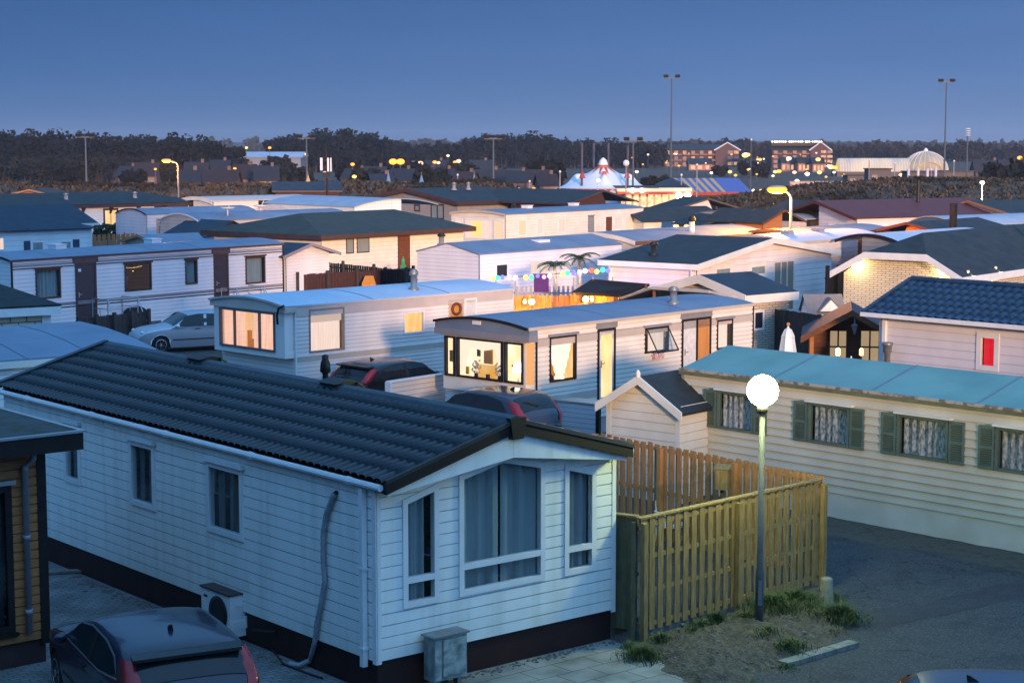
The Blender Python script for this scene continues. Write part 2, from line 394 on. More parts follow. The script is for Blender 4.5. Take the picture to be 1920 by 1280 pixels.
            if back:
                b = MB(); zz = [q[1] for q in inn]
                s.bar(b, side, x0 - .5, min(zz) - .3, x1 + .6, max(zz) + .2, -.6, -.56); s.P(b, 'room_wall', M[back] if isinstance(back, str) else back, f)
        elif cur:
            c = MB(); c.poly([s.w(side, a, z, s.bd + .004) for a, z in inset(inn, -.005)]); s.P(c, 'curtain', M[cur] if isinstance(cur, str) else cur, f)
        zz = [q[1] for q in poly]; xs = [q[0] for q in poly]
        if hood:
            h = MB(); s.slab(h, side, [(min(xs) - .05, max(zz) + .005), (max(xs) + .05, max(zz) + .005), (max(xs) + .05, max(zz) + .07), (min(xs) - .05, max(zz) + .07)], 0, proud + .05); s.P(h, 'hood', M[hood], f)
        if sill:
            h = MB(); s.bar(h, side, min(xs) - .04, min(zz) - .05, max(xs) + .04, min(zz) - .003, 0, proud + .05); s.P(h, 'sill', M[sill], f)
        return f
    def door(s, side, poly, fm, leaf, fw=.06, panel=None, handle=True, label=None, lit=None, proud=.035, planks=0):
        mb, inn = s.frame(side, poly, fw, 0, max(proud, s.bd + .02)); f = s.P(mb, 'door_frame', M[fm])
        xs = [q[0] for q in inn]; zz = [q[1] for q in inn]
        d = MB(); B0 = s.bd + .004
        if planks:
            wd = (max(xs) - min(xs)) / planks
            for i in range(planks): s.bar(d, side, min(xs) + i * wd + .006, min(zz), min(xs) + (i + 1) * wd - .006, max(zz), .0, B0 + .006)
        else: s.bar(d, side, min(xs), min(zz), max(xs), max(zz), 0, B0)
        s.P(d, 'door', M[leaf] if isinstance(leaf, str) else leaf, f, label=label)
        if lit:
            g = MB(); s.bar(g, side, min(xs) + .08, min(zz) + .12, max(xs) - .08, max(zz) - .1, B0, B0 + .01); s.P(g, 'door_glass', M[lit], f)
        if handle:
            h = MB(); z = min(zz) + 1.0; x = min(xs) + .08
            s.bar(h, side, x - .02, z - .1, x + .02, z + .1, B0, B0 + .012); s.bar(h, side, x, z, x + .12, z + .025, B0 + .012, B0 + .045); s.P(h, 'handle', M['alu'], f)
        return f
    def strip(s, name, side, s0, z0, s1, z1, mat, o=.02, o0=0.0):
        mb = MB(); o = max(o, s.bd + .006 + (o - .02) * .5); s.bar(mb, side, s0, z0, s1, z1, o0, o); return s.P(mb, name, M[mat] if isinstance(mat, str) else mat)
    # ---- roofs
    def pt(s, axis, a, t, z): return (a, t, z) if axis == 'x' else (t, a, z)
    def roof(s, axis, prof, a0, a1, th, mat, name='roof', smooth=False):
        mb = MB(); n = len(prof); V = []
        for a in (a0, a1):
            for (t, z) in prof: V.append(s.pt(axis, a, t, z))
            for (t, z) in prof: V.append(s.pt(axis, a, t, z - th))
        F = []
        for i in range(n - 1):
            F += [(i, i + 1, 2 * n + i + 1, 2 * n + i), (n + i, n + i + 1, 3 * n + i + 1, 3 * n + i), (i, i + 1, n + i + 1, n + i), (2 * n + i, 2 * n + i + 1, 3 * n + i + 1, 3 * n + i)]
        F += [(0, n, 3 * n, 2 * n), (n - 1, 2 * n - 1, 4 * n - 1, 3 * n - 1)]
        return s.P(mb.add(V, F), name, M[mat] if isinstance(mat, str) else mat)
    def barge(s, axis, prof, a0, a1, up, down, mat, name='barge_board', par=None):
        """strip following the roof profile at one end; a0..a1 is its thickness"""
        mb = MB()
        for (t0, z0), (t1, z1) in zip(prof, prof[1:]):
            mb.prism([s.pt(axis, a0, t0, z0 + up), s.pt(axis, a0, t1, z1 + up), s.pt(axis, a0, t1, z1 - down), s.pt(axis, a0, t0, z0 - down)],
                     Vector(s.pt(axis, a1, 0, 0)) - Vector(s.pt(axis, a0, 0, 0)))
        return s.P(mb, name, M[mat] if isinstance(mat, str) else mat, par)
    def eave(s, axis, a0, a1, t0, t1, z0, z1, mat, name='fascia'):
        mb = MB(); A = Vector(s.pt(axis, a0, t0, z0)); B = Vector(s.pt(axis, a1, t1, z1))
        mb.box(min(A.x, B.x), min(A.y, B.y), z0, max(A.x, B.x), max(A.y, B.y), z1); return s.P(mb, name, M[mat] if isinstance(mat, str) else mat)
    def tiles(s, axis, a0, a1, t0, z0, t1, z1, pitch, courses, mat, amp=.02, step=.03, name='roof', sub=6):
        d = Vector((t1 - t0, z1 - z0)); ln = d.length; nrm = Vector((-d.y, d.x)).normalized()
        if nrm.y < 0: nrm = -nrm
        nw = int(round(abs(a1 - a0) / pitch)); nu = nw * sub; rows = []
        for k in range(courses):
            rows += [(k / courses, step), ((k + .89) / courses, step * .3), ((k + .91) / courses, -.02), ((k + .985) / courses, -.03)]
        mb = MB(); V = []
        for (f, h) in rows:
            for i in range(nu + 1):
                u = i / nu; ph = u * nw * 2 * PI
                wv = amp * (abs(math.sin(ph / 2)) ** .7 * 1.6 - .6); jag = .012 * math.sin(ph) / ln
                g = f + (jag if h == step or h < 0 else .012 * math.sin(ph) / ln); o = h + wv
                t = t0 + d.x * g + nrm.x * o; z = z0 + d.y * g + nrm.y * o
                V.append(s.pt(axis, a0 + (a1 - a0) * u, t, z))
        nr = len(rows); F = [(j * (nu + 1) + i, j * (nu + 1) + i + 1, (j + 1) * (nu + 1) + i + 1, (j + 1) * (nu + 1) + i) for j in range(nr - 1) for i in range(nu)]
        return mb.add(V, F).build(name, M[mat], s.root, True)
    def hip(s, z, zr, ov, ra, rb, mat, th=.05, name='roof', axis='x'):
        """hip roof, eave height z, ridge zr from ra to rb along axis"""
        n = s.L if axis == 'x' else s.W; m = s.W if axis == 'x' else s.L
        c = [s.pt(axis, -ov, -ov, z), s.pt(axis, n + ov, -ov, z), s.pt(axis, n + ov, m + ov, z), s.pt(axis, -ov, m + ov, z)]
        r0, r1 = s.pt(axis, ra, m / 2, zr), s.pt(axis, rb, m / 2, zr)
        lo = [(p[0], p[1], p[2] - th) for p in c]
        mb = MB(); mb.add(c + [r0, r1] + lo, [(0, 1, 5, 4), (1, 2, 5), (2, 3, 4, 5), (3, 0, 4), (6, 7, 8, 9), (0, 1, 7, 6), (1, 2, 8, 7), (2, 3, 9, 8), (3, 0, 6, 9)])
        return s.P(mb, name, M[mat])
    def flue(s, x, y, z, h, r=.08, mat='steel', cap='black', name='flue'):
        mb = MB(); mb.lathe([(r * 1.9, -.12), (r * 1.7, .02), (r, .06), (r, h * .72)], (x, y, z), 12); f = s.P(mb, name, M[mat], None, True)
        c = MB(); c.lathe([(r * 1.05, h * .66), (r * 1.5, h * .7), (r * 1.5, h * .86), (r * 1.1, h * .9), (r * 1.25, h * .93), (r * .5, h)], (x, y, z), 12); s.P(c, 'cowl', M[cap], f, True)
        return f
def trims(h, mat, *bars, name='corner_trim'):
    for (sd, s0, z0, s1, z1, o) in bars: mb = MB(); h.bar(mb, sd, s0, z0, s1, z1, 0, o); h.P(mb, name, M[mat] if isinstance(mat, str) else mat)
def arc(W, ze, rise, ov=.05, n=8):
    return [(-ov + (W + 2 * ov) * i / n, ze + rise * (1 - (2 * i / n - 1) ** 2)) for i in range(n + 1)]
def gab(W, ze, zr, ov=.15):
    sl = (zr - ze) / (W / 2); return [(-ov, ze - sl * ov), (W / 2, zr), (W + ov, ze - sl * ov)]
def fence(name, label, A, B, h, n, mat, postmat=None, group=None, z0=.0, bw=.1, thick=.02, gap=.02, rails=(.15, .5, .85), double=False, cap=None, posth=.08, pw=.07, base=None, cat='fence', sag=None):
    """board fence from A to B (metres), n posts, each post a part; boards and rails are one panel"""
    A = Vector((A[0], A[1], 0)); B = Vector((B[0], B[1], 0)); d = B - A; ln = d.length
    t = thing(name, label, cat, A, math.atan2(d.y, d.x), group); mb = MB(); rnd = random.Random(len(label) + int(ln * 10))
    nb = max(1, int(ln / (bw + gap))); st = ln / nb
    if double: nb = int(ln / .098); st = ln / nb
    for k in range(nb):
        x = k * st + gap / 2 - (.02 if double else 0); hh = h + rnd.uniform(-.012, .012); y = 0 if not double else (.03 if k % 2 else -.045)
        mb.obox((x, y, z0 + rnd.uniform(0, .02)), ((st + .022 if double else st - gap), 0, 0), (0, thick, 0), (rnd.uniform(-.006, .006), rnd.uniform(-.004, .004), hh - z0 - .02))
    mb.build('board_panel', mat, t)
    for f in rails: r = MB(); z = z0 + (h - z0) * f; r.box(0, -.032 if double else thick + .002, z - .035, ln, .022 if double else thick + .04, z + .035); r.build('rail', mat, t)
    if cap:
        c = MB(); c.box(-.02, -.06, h, ln + .02, .06, h + .025); c.build('cap_rail', cap, t)
    for k in range(n):
        x = ln * k / max(1, n - 1); p = MB(); p.box(x - pw / 2, -pw - .06, 0, x + pw / 2, -.062, h + posth); p.build('post', postmat or mat, t)
    if base:
        c = MB(); c.box(0, -.03, 0, ln, .03, z0 - .01); c.build('base_board', base, t)
    return t
# ================================================================ NEAR ZONE
WHT = 'whitetrim'
# ---- chalet with the tiled roof (foreground)
A = House('holiday_chalet', 'white clapboard chalet with dark tiled roof and three tall gable windows', 'chalet', gp(707, 1240, .48), 39.6, 4.45, 12.1, 2.98, zs=.48, board=.165, bd=.022, gw=.014)
AR = 3.65; EV = 3.05; prA = gab(4.45, EV, AR, .06)
# gable windows: peaked tops follow the roof
for pts, nm in (([(.43, 1.16), (1.06, 1.16), (1.06, 2.87), (.43, 2.70)], 'left'), ([(1.42, 1.17), (3.03, 1.17), (3.03, 2.93), (2.225, 3.11), (1.42, 2.93)], 'mid'), ([(3.42, 1.16), (4.05, 1.16), (4.05, 2.70), (3.42, 2.87)], 'right')):
    A.window('S', pts, WHT, .085, cur='curtain', curspans=((.0, .52), (.535, 1)) if nm == 'mid' else ((0.0, .93),) if nm == 'left' else ((0, 1),), trans=(.2 if nm != 'mid' else .19,), waves=5 if nm == 'mid' else 3, amp=.05, proud=.045)
for (x0, y0, x1, y1) in ((122, 790, 155, 910), (245, 822, 295, 958), (390, 862, 460, 1015)):
    A.window('W', A.rq('W', x0, y0, x1, y1), WHT, .085, pane='pane', cur='curtaindark', curspans=((0, .62), (.78, 1)), waves=3, proud=.05, hood=WHT)
A.walls(M['white'], prA, 'y')
A.skirting(M['skirt'])
trims(A, WHT, ('S', -.02, .44, .06, 2.93, .03), ('S', 4.39, .44, 4.47, 2.93, .03), ('W', -.03, .44, .06, 2.93, .03))
for px in (207, 365): a = A.q('W', px, 850)[0]; trims(A, WHT, ('W', a - .012, .48, a + .012, 2.93, .02), name='joint_strip')
# wall vents under the eave
for px, py in ((192, 797), (137, 772), (268, 806)):
    a, z = A.q('W', px, py); v = MB(); A.bar(v, 'W', a - .11, z - .1, a + .11, z + .1, 0, .03)
    for k in range(5): A.bar(v, 'W', a - .09, z - .08 + k * .034, a + .09, z - .062 + k * .034, .03, .042)
    A.P(v, 'wall_vent', M[WHT])
# roof of pressed tiles, both slopes
sl = (AR - EV) / 2.225
for t0, t1 in ((-.1, 2.225), (4.55, 2.225)):
    A.tiles('y', -.28, 12.3, t0, EV - .1 * sl + .02, t1, AR + .02, .182, 7, 'slate', amp=.036, step=.024, name='roof_tiles', sub=8)
A.roof('y', [(t, z - .075) for t, z in prA], -.27, 12.28, .06, 'darktrim', 'roof_deck')
rg = MB(); rg.add([(2.225 + dx, y, AR + dz) for y in (-.33, 12.34) for dx, dz in ((-.17, .0), (-.1, .07), (0, .1), (.1, .07), (.17, .0))],
                  [(0, 1, 6, 5), (1, 2, 7, 6), (2, 3, 8, 7), (3, 4, 9, 8), (0, 1, 2, 3, 4), (5, 6, 7, 8, 9)]); A.P(rg, 'ridge_cap', pm('ridge_slate', (.05, .062, .075), (.035, .045, .056), .45, scale=3))
vg = MB(); vg.obox((-.2, 12.2, EV - .2 * sl - .02), (2.42, 0, 2.42 * sl + .03), (0, .16, 0), (0, 0, .11)); A.P(vg, 'verge_cap', M['slate'])
A.barge('y', gab(4.45, EV, AR, .07), -.35, -.29, .05, .15, 'darktrim'); A.barge('y', gab(4.45, EV, AR, .075), -.37, -.35, .055, .0, pm('barge_lip', (.05, .05, .05), None, .4), 'barge_lip')
kx = MB(); kx.prism([(2.225 - .15, -.39, AR + .07), (2.225 + .15, -.39, AR + .07), (2.225 + .1, -.39, AR - .24), (2.225 - .1, -.39, AR - .24)], (0, .1, 0)); A.P(kx, 'apex_block', M['darktrim'])
for x0_, x1_ in ((.0, 2.223), (4.45, 2.227)): fx = MB(); fx.prism([(x0_, -.28, 2.84), (x1_, -.28, 3.13), (x1_, -.28, AR - .06), (x0_, -.28, EV - .06)], (0, .03, 0)); A.P(fx, 'gable_board', M['white'])
for x0_, x1_ in ((.02, 2.225), (4.43, 2.225)): sf = MB(); sf.prism([(x0_, -.25, 2.85), (x1_, -.25, 3.14), (x1_, -.25, 3.155), (x0_, -.25, 2.865)], (0, .25, 0)); A.P(sf, 'soffit', M[WHT])
g = MB(); g.tube([(-.11, -.27, 2.97), (-.11, 12.3, 2.97)], .05, 8)
for k in range(5): g.tube([(-.11, .4 + k * 2.6, 2.97), (-.11, .52 + k * 2.6, 2.97)], .06, 8)
A.P(g, 'gutter', M[WHT])
g = MB(); g.tube([(4.56, -.27, 2.97), (4.56, 12.3, 2.97)], .05, 8); A.P(g, 'gutter', M[WHT])
dp = MB(); dp.box(-.115, .17, .38, -.035, .25, 2.9)
for z in (.62, 1.75): dp.box(-.125, .155, z, -.0, .265, z + .035)
A.P(dp, 'downpipe', M[WHT])
# ridge ventilators and flue behind the ridge
def project(P):
    z = P[2] - EYE; return 960 + FPX * P[0] / (P[1] * CP - z * SP)
def ridge_at(px):
    lo, hi = 0.0, 12.0
    for _ in range(40):
        m = (lo + hi) / 2; lo, hi = (m, hi) if project(A.world((2.3, m, AR + .1))) > px else (lo, m)
    return lo
for px_ in (382, 634):
    yy = ridge_at(px_); v = MB(); v.box(2.1, yy - .24, AR + .0, 2.52, yy + .24, AR + .1); v.prism([(2.05, yy - .27, AR + .1), (2.57, yy - .27, AR + .1), (2.31, yy - .27, AR + .15)], (0, .54, 0)); A.P(v, 'ridge_ventilator', M['darktrim'])
    v = MB(); v.tube([(2.52, yy - .42 + .1 * k, AR + .04 + .06 * math.sin(PI * k / 8)) for k in range(9)], .022, 6); A.P(v, 'ventilator_rim', pm('moss', (.16, .2, .04), (.09, .12, .03), .9, scale=20))
mb = MB(); mb.lathe([(.055, -.3), (.05, .16), (.055, .18), (.095, .21), (.08, .36), (.055, .42), (.06, .48), (.02, .5)], (2.75, ridge_at(568), AR - .08), 14); A.P(mb, 'flue', M['black'], None, True)
# ---- corrugated hose on the side wall
def wallpts(h, side, pts, out): return [h.world(h.w(side, *h.q(side, px, py, out), out)) for px, py in pts]
hp = wallpts(A, 'W', [(627, 925), (612, 962), (606, 1000), (606, 1050), (609, 1090), (602, 1130), (594, 1170), (590, 1205)], .07)
hp += [gp(582, 1237, .1), gp(560, 1247, .06), gp(541, 1243, .06)]
hs = MB(); sp = [];
for i in range(len(hp) - 1):
    for k in range(8): sp.append(hp[i].lerp(hp[i + 1], k / 8))
hs.tube(sp, [.036 + (.006 if i % 2 else 0) for i in range(len(sp))], 8)
hb = MB(); hb.tube(wallpts(A, 'W', [(621, 934), (627, 926), (631, 922)], .05), .03, 6)
t = thing('hose', 'grey corrugated hose hanging down the chalet side wall', 'hose'); hs.build('tube', pm('grey_hose', (.36, .37, .4), (.26, .27, .3), .6), t, True); hb.build('wall_clip', M['black'], t)
cb = MB(); cb.tube([A.world((-.02, 2.6, .35)), gp(473, 1180, .25), gp(500, 1185, .1), gp(506, 1210, .03), gp(530, 1243, .03), gp(580, 1262, .03), gp(604, 1270, .03)], .018, 6)
tag(cb.build('cable', M['black']), 'thin black cable looping over paving between outdoor unit and hose', 'cable')
# ---- outdoor air unit
ac = thing('air_conditioner', 'white outdoor air unit with brown lid beside the chalet wall', 'air unit', gp(432, 1207), A.ang)
b = MB(); b.box(0, 0, .09, .36, .86, .74); b.build('body', M['whitetrim'], ac)
b = MB(); b.box(-.02, -.02, .741, .38, .88, .765); b.build('lid', M['brownband'], ac)
b = MB(); b.lathe([(.27, 0), (.27, .014), (.2, .02), (.05, .012)], (0, 0, 0), 24); o = b.build('fan_grille', M['black'], ac, True); o.location = (-.004, .34, .42); o.rotation_euler = (0, -PI / 2, 0)
b = MB(); b.box(.06, -.012, .2, .3, -.002, .34); b.box(.1, -.012, .56, .26, -.002, .6); b.box(.26, -.04, .22, .34, -.002, .4); b.build('service_cover', M['whitetrim'], ac)
b = MB(); b.box(-.004, .67, .6, -.001, .78, .64); b.build('badge', M['black'], ac)
for y in (.08, .7): b = MB(); b.box(.02, y, 0, .34, y + .09, .09); b.build('foot', M['black'], ac)
# ---- meter cabinet leaning by the gable
mt = thing('meter_cabinet', 'weathered grey meter cabinet standing against the gable skirting', 'cabinet', gp(850, 1283, 0) + Vector((-.04, -.12, 0)), A.ang)
b = MB(); b.box(-.28, 0, .12, .3, .24, .74); b.build('case', pm('weathered_zinc', (.3, .34, .33), (.13, .16, .16), .6, scale=7, stretch=(1, 1, .5), hi=.62, bump=.2), mt)
b = MB(); b.box(-.13, -.02, .18, .27, -.002, .7); b.box(-.27, -.014, .14, -.16, -.002, .72); b.build('door', pm('weathered_zinc_door', (.36, .4, .38), (.12, .15, .14), .55, scale=5, stretch=(1, 1, 1.6), hi=.6), mt)
b = MB(); b.box(-.31, -.03, .742, .33, .27, .77); b.build('top', M['steel'], mt)
for x in (-.2, .18): b = MB(); b.box(x, .06, 0, x + .07, .16, .12); b.build('leg', M['steel'], mt)
# ---- brown cabin at the left edge
cE = gp(92, 1240); ang = math.radians(39.6); Lc = 5.0
K = House('timber_cabin', 'orange brown timber cabin with dark flat roof and grey downpipe', 'cabin', cE - Vector((math.cos(ang), math.sin(ang), 0)) * Lc, 39.6, Lc, 4.0, 3.3, zs=.38, board=.135, bd=.02)
zt = K.q('S', 75, 845, .3)
K.window('S', [(Lc - 2.4, .55), (K.q('S', 22, 1000)[0], .55), (K.q('S', 22, 1000)[0], 2.72), (Lc - 2.4, 2.72)], 'darktrim', .1, pane='panedark', cur='curtaindark', sill='darktrim', hood='alu', waves=4)
K.ze = 3.2; K.walls(M['cabin'], None); K.skirting(M['brownband'])
trims(K, M['darktrim'], ('S', Lc - .12, .3, Lc + .02, 3.2, .035))
mb = MB(); mb.box(-.5, -.5, 3.2, Lc + .4, 4.4, 3.45); K.P(mb, 'fascia', M['darktrim'])
mb = MB(); mb.box(-.53, -.53, 3.451, Lc + .43, 4.43, 3.485); K.P(mb, 'roof_edge', M['alu'])
mb = MB(); mb.add([(-.44, -.44, 3.49), (Lc + .34, -.44, 3.49), (Lc + .34, 4.35, 3.49), (-.44, 4.35, 3.49), (1.5, 2, 3.57), (Lc - 1.5, 2, 3.57)], [(0, 1, 5, 4), (1, 2, 5), (2, 3, 4, 5), (3, 0, 4)]); K.P(mb, 'roof', pm('mossy_felt', (.05, .065, .07), (.05, .045, .025), .8, scale=3, lo=.4, hi=.55, bump=.4, bscale=30))
dp = MB(); x = Lc - .3; dp.tube([(x + .02, -.3, 3.2), (x + .02, -.28, 3.1), (x - .03, -.1, 2.98), (x - .03, -.09, .5)], .045, 10)
for z in (2.9, 1.9, .8): dp.tube([(x - .03, -.09, z), (x - .03, -.09, z + .07)], .056, 10)
K.P(dp, 'downpipe', M['pipe'], None, True)
# ---- caravan with teal roof
B = House('static_caravan', 'cream static caravan with teal roof and green window shutters', 'static caravan', gp(1282, 690, 2.75), -47, 11.5, 3.1, 2.72, zs=.59, board=.165, bd=.042, gw=0)
prB = [(-.04, 2.74), (1.55, 3.13), (3.14, 2.74)]
wins = [((347 + 1000, 730), (1416, 812), (1323, 726, 1345, 802)), ((1518, 753), (1594, 838), (1490, 748, 1514, 827)), ((1685, 776), (1779, 869), (1655, 770, 1681, 853)), ((1870, 800), (1965, 895), (1839, 795, 1868, 883))]
def shutter(h, side, s0, s1, z0, z1):
    mb = MB(); h.bar(mb, side, s0, z0, s1, z1, .03, .045)
    for a, b in ((s0, s0 + .045), (s1 - .045, s1)): h.bar(mb, side, a, z0, b, z1, .045, .07)
    for z in (z0, (z0 + z1) / 2 - .03, z1 - .06): h.bar(mb, side, s0 + .045, z, s1 - .045, z + .06, .045, .07)
    n = int((z1 - z0) / .045)
    for k in range(n):
        z = z0 + .05 + k * .043
        if z > z1 - .06: break
        a = h.w(side, s0 + .045, z, .046); c = Vector(h.w(side, s1 - .045, z, .046)) - Vector(a); d = Vector(h.w(side, s0 + .045, z + .032, .066)) - Vector(a)
        mb.obox(a, c, d, Vector(h.w(side, 0, .006, 0)) - Vector(h.w(side, 0, 0, 0)))
    return h.P(mb, 'shutter', M['greenshut'])
for (a, b, sh) in wins:
    r = B.rq('S', a[0], a[1], b[0], b[1]); z0, z1 = 1.55, 2.37
    if sh[0] == 1323: r = [(1.0, 0), (1.99, 0), 0, 0]
    s0, s1 = r[0][0], r[1][0]
    B.window('S', [(s0, z0), (s1, z0), (s1, z1), (s0, z1)], 'greenshut', .05, cur='lace', waves=6, proud=.055, amp=.035, curz=(.0, 1.0))
    shutter(B, 'S', s0 - .36, s0 - .02, z0, z1); shutter(B, 'S', s1 + .02, s1 + .36, z0 - .0, z1)
    hd = MB(); B.slab(hd, 'S', [(s0 - .04, z1 + .015), (s1 + .1, z1 + .015), (s1 + .1, z1 + .05), (s0 - .04, z1 + .05)], 0, .13); B.P(hd, 'drip_rail', M['ivory'])
B.walls(M['cream'], prB)
mb = MB(); B.bar(mb, 'S', 0, 0, 11.5, .585, -.05, .012); B.bar(mb, 'W', 0, 0, 3.1, .585, -.05, .012); B.P(mb, 'skirting', pm('cream_skirting', (.66, .64, .58), (.56, .54, .48), .6, scale=1.5))
trims(B, pm('aged_trim', (.3, .33, .3), (.22, .25, .22), .5), ('S', -.03, .5, .05, 2.72, .04), ('W', 0, .5, .06, 2.72, .03))
B.roof('x', prB, -.06, 11.56, .03, 'teal')
B.eave('x', -.07, 11.57, -.09, -.045, 2.63, 2.70, pm('mossy_gutter', (.17, .19, .11), (.12, .13, .08), .7, scale=4), 'gutter')
B.eave('x', -.08, 11.58, -.085, -.043, 2.703, 2.76, pm('lichen_edge', (.42, .37, .32), (.16, .15, .13), .85, scale=7, stretch=(1, 1, 1), lo=.42, hi=.56), 'roof_edge')
# ---- small shed in front of it
S = House('garden_shed', 'small cream garden shed with dark roof and pale barge boards', 'shed', gp(1275, 762, 2.1), 50, 1.6, 1.9, 2.1, zs=.0, board=.19, bd=.01)
prS = gab(1.9, 2.1, 2.68, .18)
S.walls(M['ivory'], prS, 'x'); S.roof('x', prS, -.18, 1.75, .06, 'felt'); S.barge('x', prS, -.23, -.18, .02, .17, 'ivory')
trims(S, M['ivory'], ('W', -.02, 0, .1, 2.08, .03), ('W', 1.8, 0, 1.92, 2.08, .03))
mb = MB(); mb.lathe([(.05, -.05), (.05, .06), (.02, .12)], (-.2, .95, 2.7), 8); S.P(mb, 'finial', M['ivory'])
# ---- the board-on-board fence
f0 = gp(1197, 1205); f1 = gp(1532, 1108)
fence('board_fence', 'olive board fence with lamp post before it, right of the chalet', f0, f1, 1.93, 3, 'treated', group=None, z0=.16, bw=.135, gap=.03, double=True, cap='treated', posth=-.05, pw=.09, base=None, rails=(.06, .36, .66, .95))
cn = A.world((4.5, .25, 0)); fence('board_fence', 'short greyish fence panel closing the gap beside the chalet gable', cn, f0 + Vector((.05, .12, 0)), 1.93, 2, pm('grey_green_board', (.2, .18, .1), (.13, .12, .07), .8, scale=9, stretch=(3, 3, .5)), bw=.15, gap=.006, z0=.12, posth=-.06, cap='treated', rails=(.1, .5, .9)) if False else None
M['greyboard'] = pm('grey_green_board', (.2, .18, .1), (.13, .12, .07), .8, scale=9, stretch=(3, 3, .5))
fence('board_fence', 'short grey green fence panel closing the gap beside the chalet gable', cn, f0 + Vector((-.02, .16, 0)), 1.93, 2, 'greyboard', bw=.15, gap=.006, z0=.14, posth=-.06, cap='treated', rails=(.1, .5, .9))
fence('board_fence', 'orange pine fence running behind the olive one towards the shed', gp(1118, 812, 1.9), Vector((5.33, 30.42, 0)), 1.92, 4, 'timber', z0=.1, bw=.135, gap=.03, double=True, posth=-.05, pw=.09, rails=(.06, .5, .95))
# concrete footing under the fence
mb = MB(); d = (f1 - f0).normalized(); nrm = Vector((-d.y, d.x, 0)); ft = MB(); ft.obox(f0 - nrm * .02, d * 2.1, nrm * .05, (0, 0, .17)); tag(ft.build('fence_footing', pm('dark_concrete', (.11, .13, .14), (.08, .09, .1), .85, scale=6)), 'dark concrete strip under the left half of the olive fence', 'footing')
kb = MB(); kb.obox(cn + Vector((.02, -.12, 0)), d * .5, nrm * .3, (0, 0, .14)); tag(kb.build('concrete_block', MATS['dark_concrete']), 'low concrete block at the foot of the grey green panel', 'block')
# box hung on the orange fence, white chair in the yard
P = gp(1354, 915, 1.45); bx = thing('fence_box', 'small olive box with sloping lid hung on the orange fence', 'box', P, math.radians(-20))
b = MB(); b.box(-.11, -.07, -.02, .11, .07, .36); b.build('case', M['treated'], bx); b = MB(); b.prism([(-.14, -.1, .36), (-.14, .09, .36), (-.14, .09, .43)], (.28, 0, 0)); b.build('lid', M['treated'], bx); b = MB(); b.box(-.03, -.03, -.08, .03, .03, -.02); b.build('bracket', M['black'], bx)
P = gp(1260, 943, .84); ch = thing('garden_chair', 'white plastic garden chair peeping over the olive fence', 'chair', (P.x, P.y, 0), math.radians(25))
b = MB(); b.box(-.25, -.24, .41, .25, .24, .45); b.build('seat', M['whitetrim'], ch)
b = MB(); b.grid(lambda u, v: ((u - .5) * .5, .24 + .08 * v - .1 * (2 * u - 1) ** 2, .45 + v * (.47 - .06 * (2 * u - 1) ** 2)), 10, 6); b.build('backrest', M['whitetrim'], ch)
for sx in (-1, 1):
    for sy in (-1, 1): b = MB(); b.tube([(sx * .2, sy * .2, .42), (sx * .24, sy * .25, 0)], .022, 8); b.build('leg', M['whitetrim'], ch)
    b = MB(); b.tube([(sx * .26, -.2, .43), (sx * .27, -.22, .64), (sx * .27, .18, .68)], .022, 8); b.build('armrest', M['whitetrim'], ch)
# ---- globe lamp
P = gp(1423, 1185); gl = thing('globe_lamp', 'lit round globe lamp on a grey pole before the fence', 'street lamp', P)
b = MB(); b.lathe([(.068, -.1), (.068, .95), (.05, 1.05), (.042, 3.5)], (0, 0, 0), 14); b.build('pole', pm('lamp_pole_grey', (.1, .115, .13), (.07, .08, .09), .45, scale=5), gl, True)
b = MB(); b.lathe([(.05, 3.46), (.085, 3.5), (.085, 3.55), (.06, 3.58)], (0, 0, 0), 14); b.build('collar', M['black'], gl, True)
b = MB(); b.ball((0, 0, 3.82), .242, 32, 20); b.build('globe', em('globe_light', (.9, 1.0, .36), 160), gl, True)
b = MB(); b.box(-.03, -.07, .45, .03, -.05, .85); b.build('access_hatch', M['steel'], gl)
# ---- bollard
P = gp(1549, 1143); bo = MB(); bo.lathe([(.125, -.1), (.12, .1), (.1, .5), (.094, .535), (.06, .55)], (0, 0, 0), 16); tag(bo.build('bollard', pm('mossy_concrete', (.3, .3, .24), (.2, .2, .15), .9, scale=8, bump=.3), smooth=True, loc=P), 'short round concrete bollard at the fence end', 'bollard')
# ================================================================ MIDDLE ZONE
def band(h, side, z0, z1, mat, o=.022, s0=0, s1=None, name='stripe'):
    n = h.L if side in 'SN' else h.W; return h.strip(name, side, s0, z0, n if s1 is None else s1, z1, mat, o)
def box_win(h, side, x0, y0, x1, y1, fm, cur, **k): return h.window(side, h.rq(side, x0, y0, x1, y1), fm, cur=cur, **k)
# ---- C1 pale caravan with pink lit bay
C1 = House('static_caravan', 'pale caravan with white arched roof and pink lit three-pane bay', 'static caravan', gp(553, 573, 2.95), 44.6, 8.85, 3.6, 2.95, zs=.32, board=.115, bd=.008)
pr1 = arc(3.6, 2.96, .18, .06, 10)
C1.window('S', C1.rq('S', 578, 580, 645, 655), pm('rose_grey_frame', (.3, .25, .24), None, .5), .05, cur='pale_lit', mull=(), waves=7, proud=.03, hood=None)
C1.window('S', C1.rq('S', 755, 585, 795, 623), 'whitetrim', .05, cur='warm_lit', curspans=((0, .3), (.72, 1)), back='warm_lit', waves=3)
mb = MB(); r = C1.rect('S', 578, 580, 645, 600); C1.bar(mb, 'S', r[0] + .03, r[1], r[2] - .03, r[3], -.06, -.05); C1.P(mb, 'roller_blind', em('blind_lit', (.95, .68, .55), .62))
r = C1.rect('S', 840, 558, 868, 640); C1.door('S', [(r[0], .75), (r[2], .75), (r[2], 2.75), (r[0], 2.75)], 'beigeband', 'orange_door', handle=False)
wr = MB(); n = 16; cx, cz = (r[0] + r[2]) / 2, 2.45
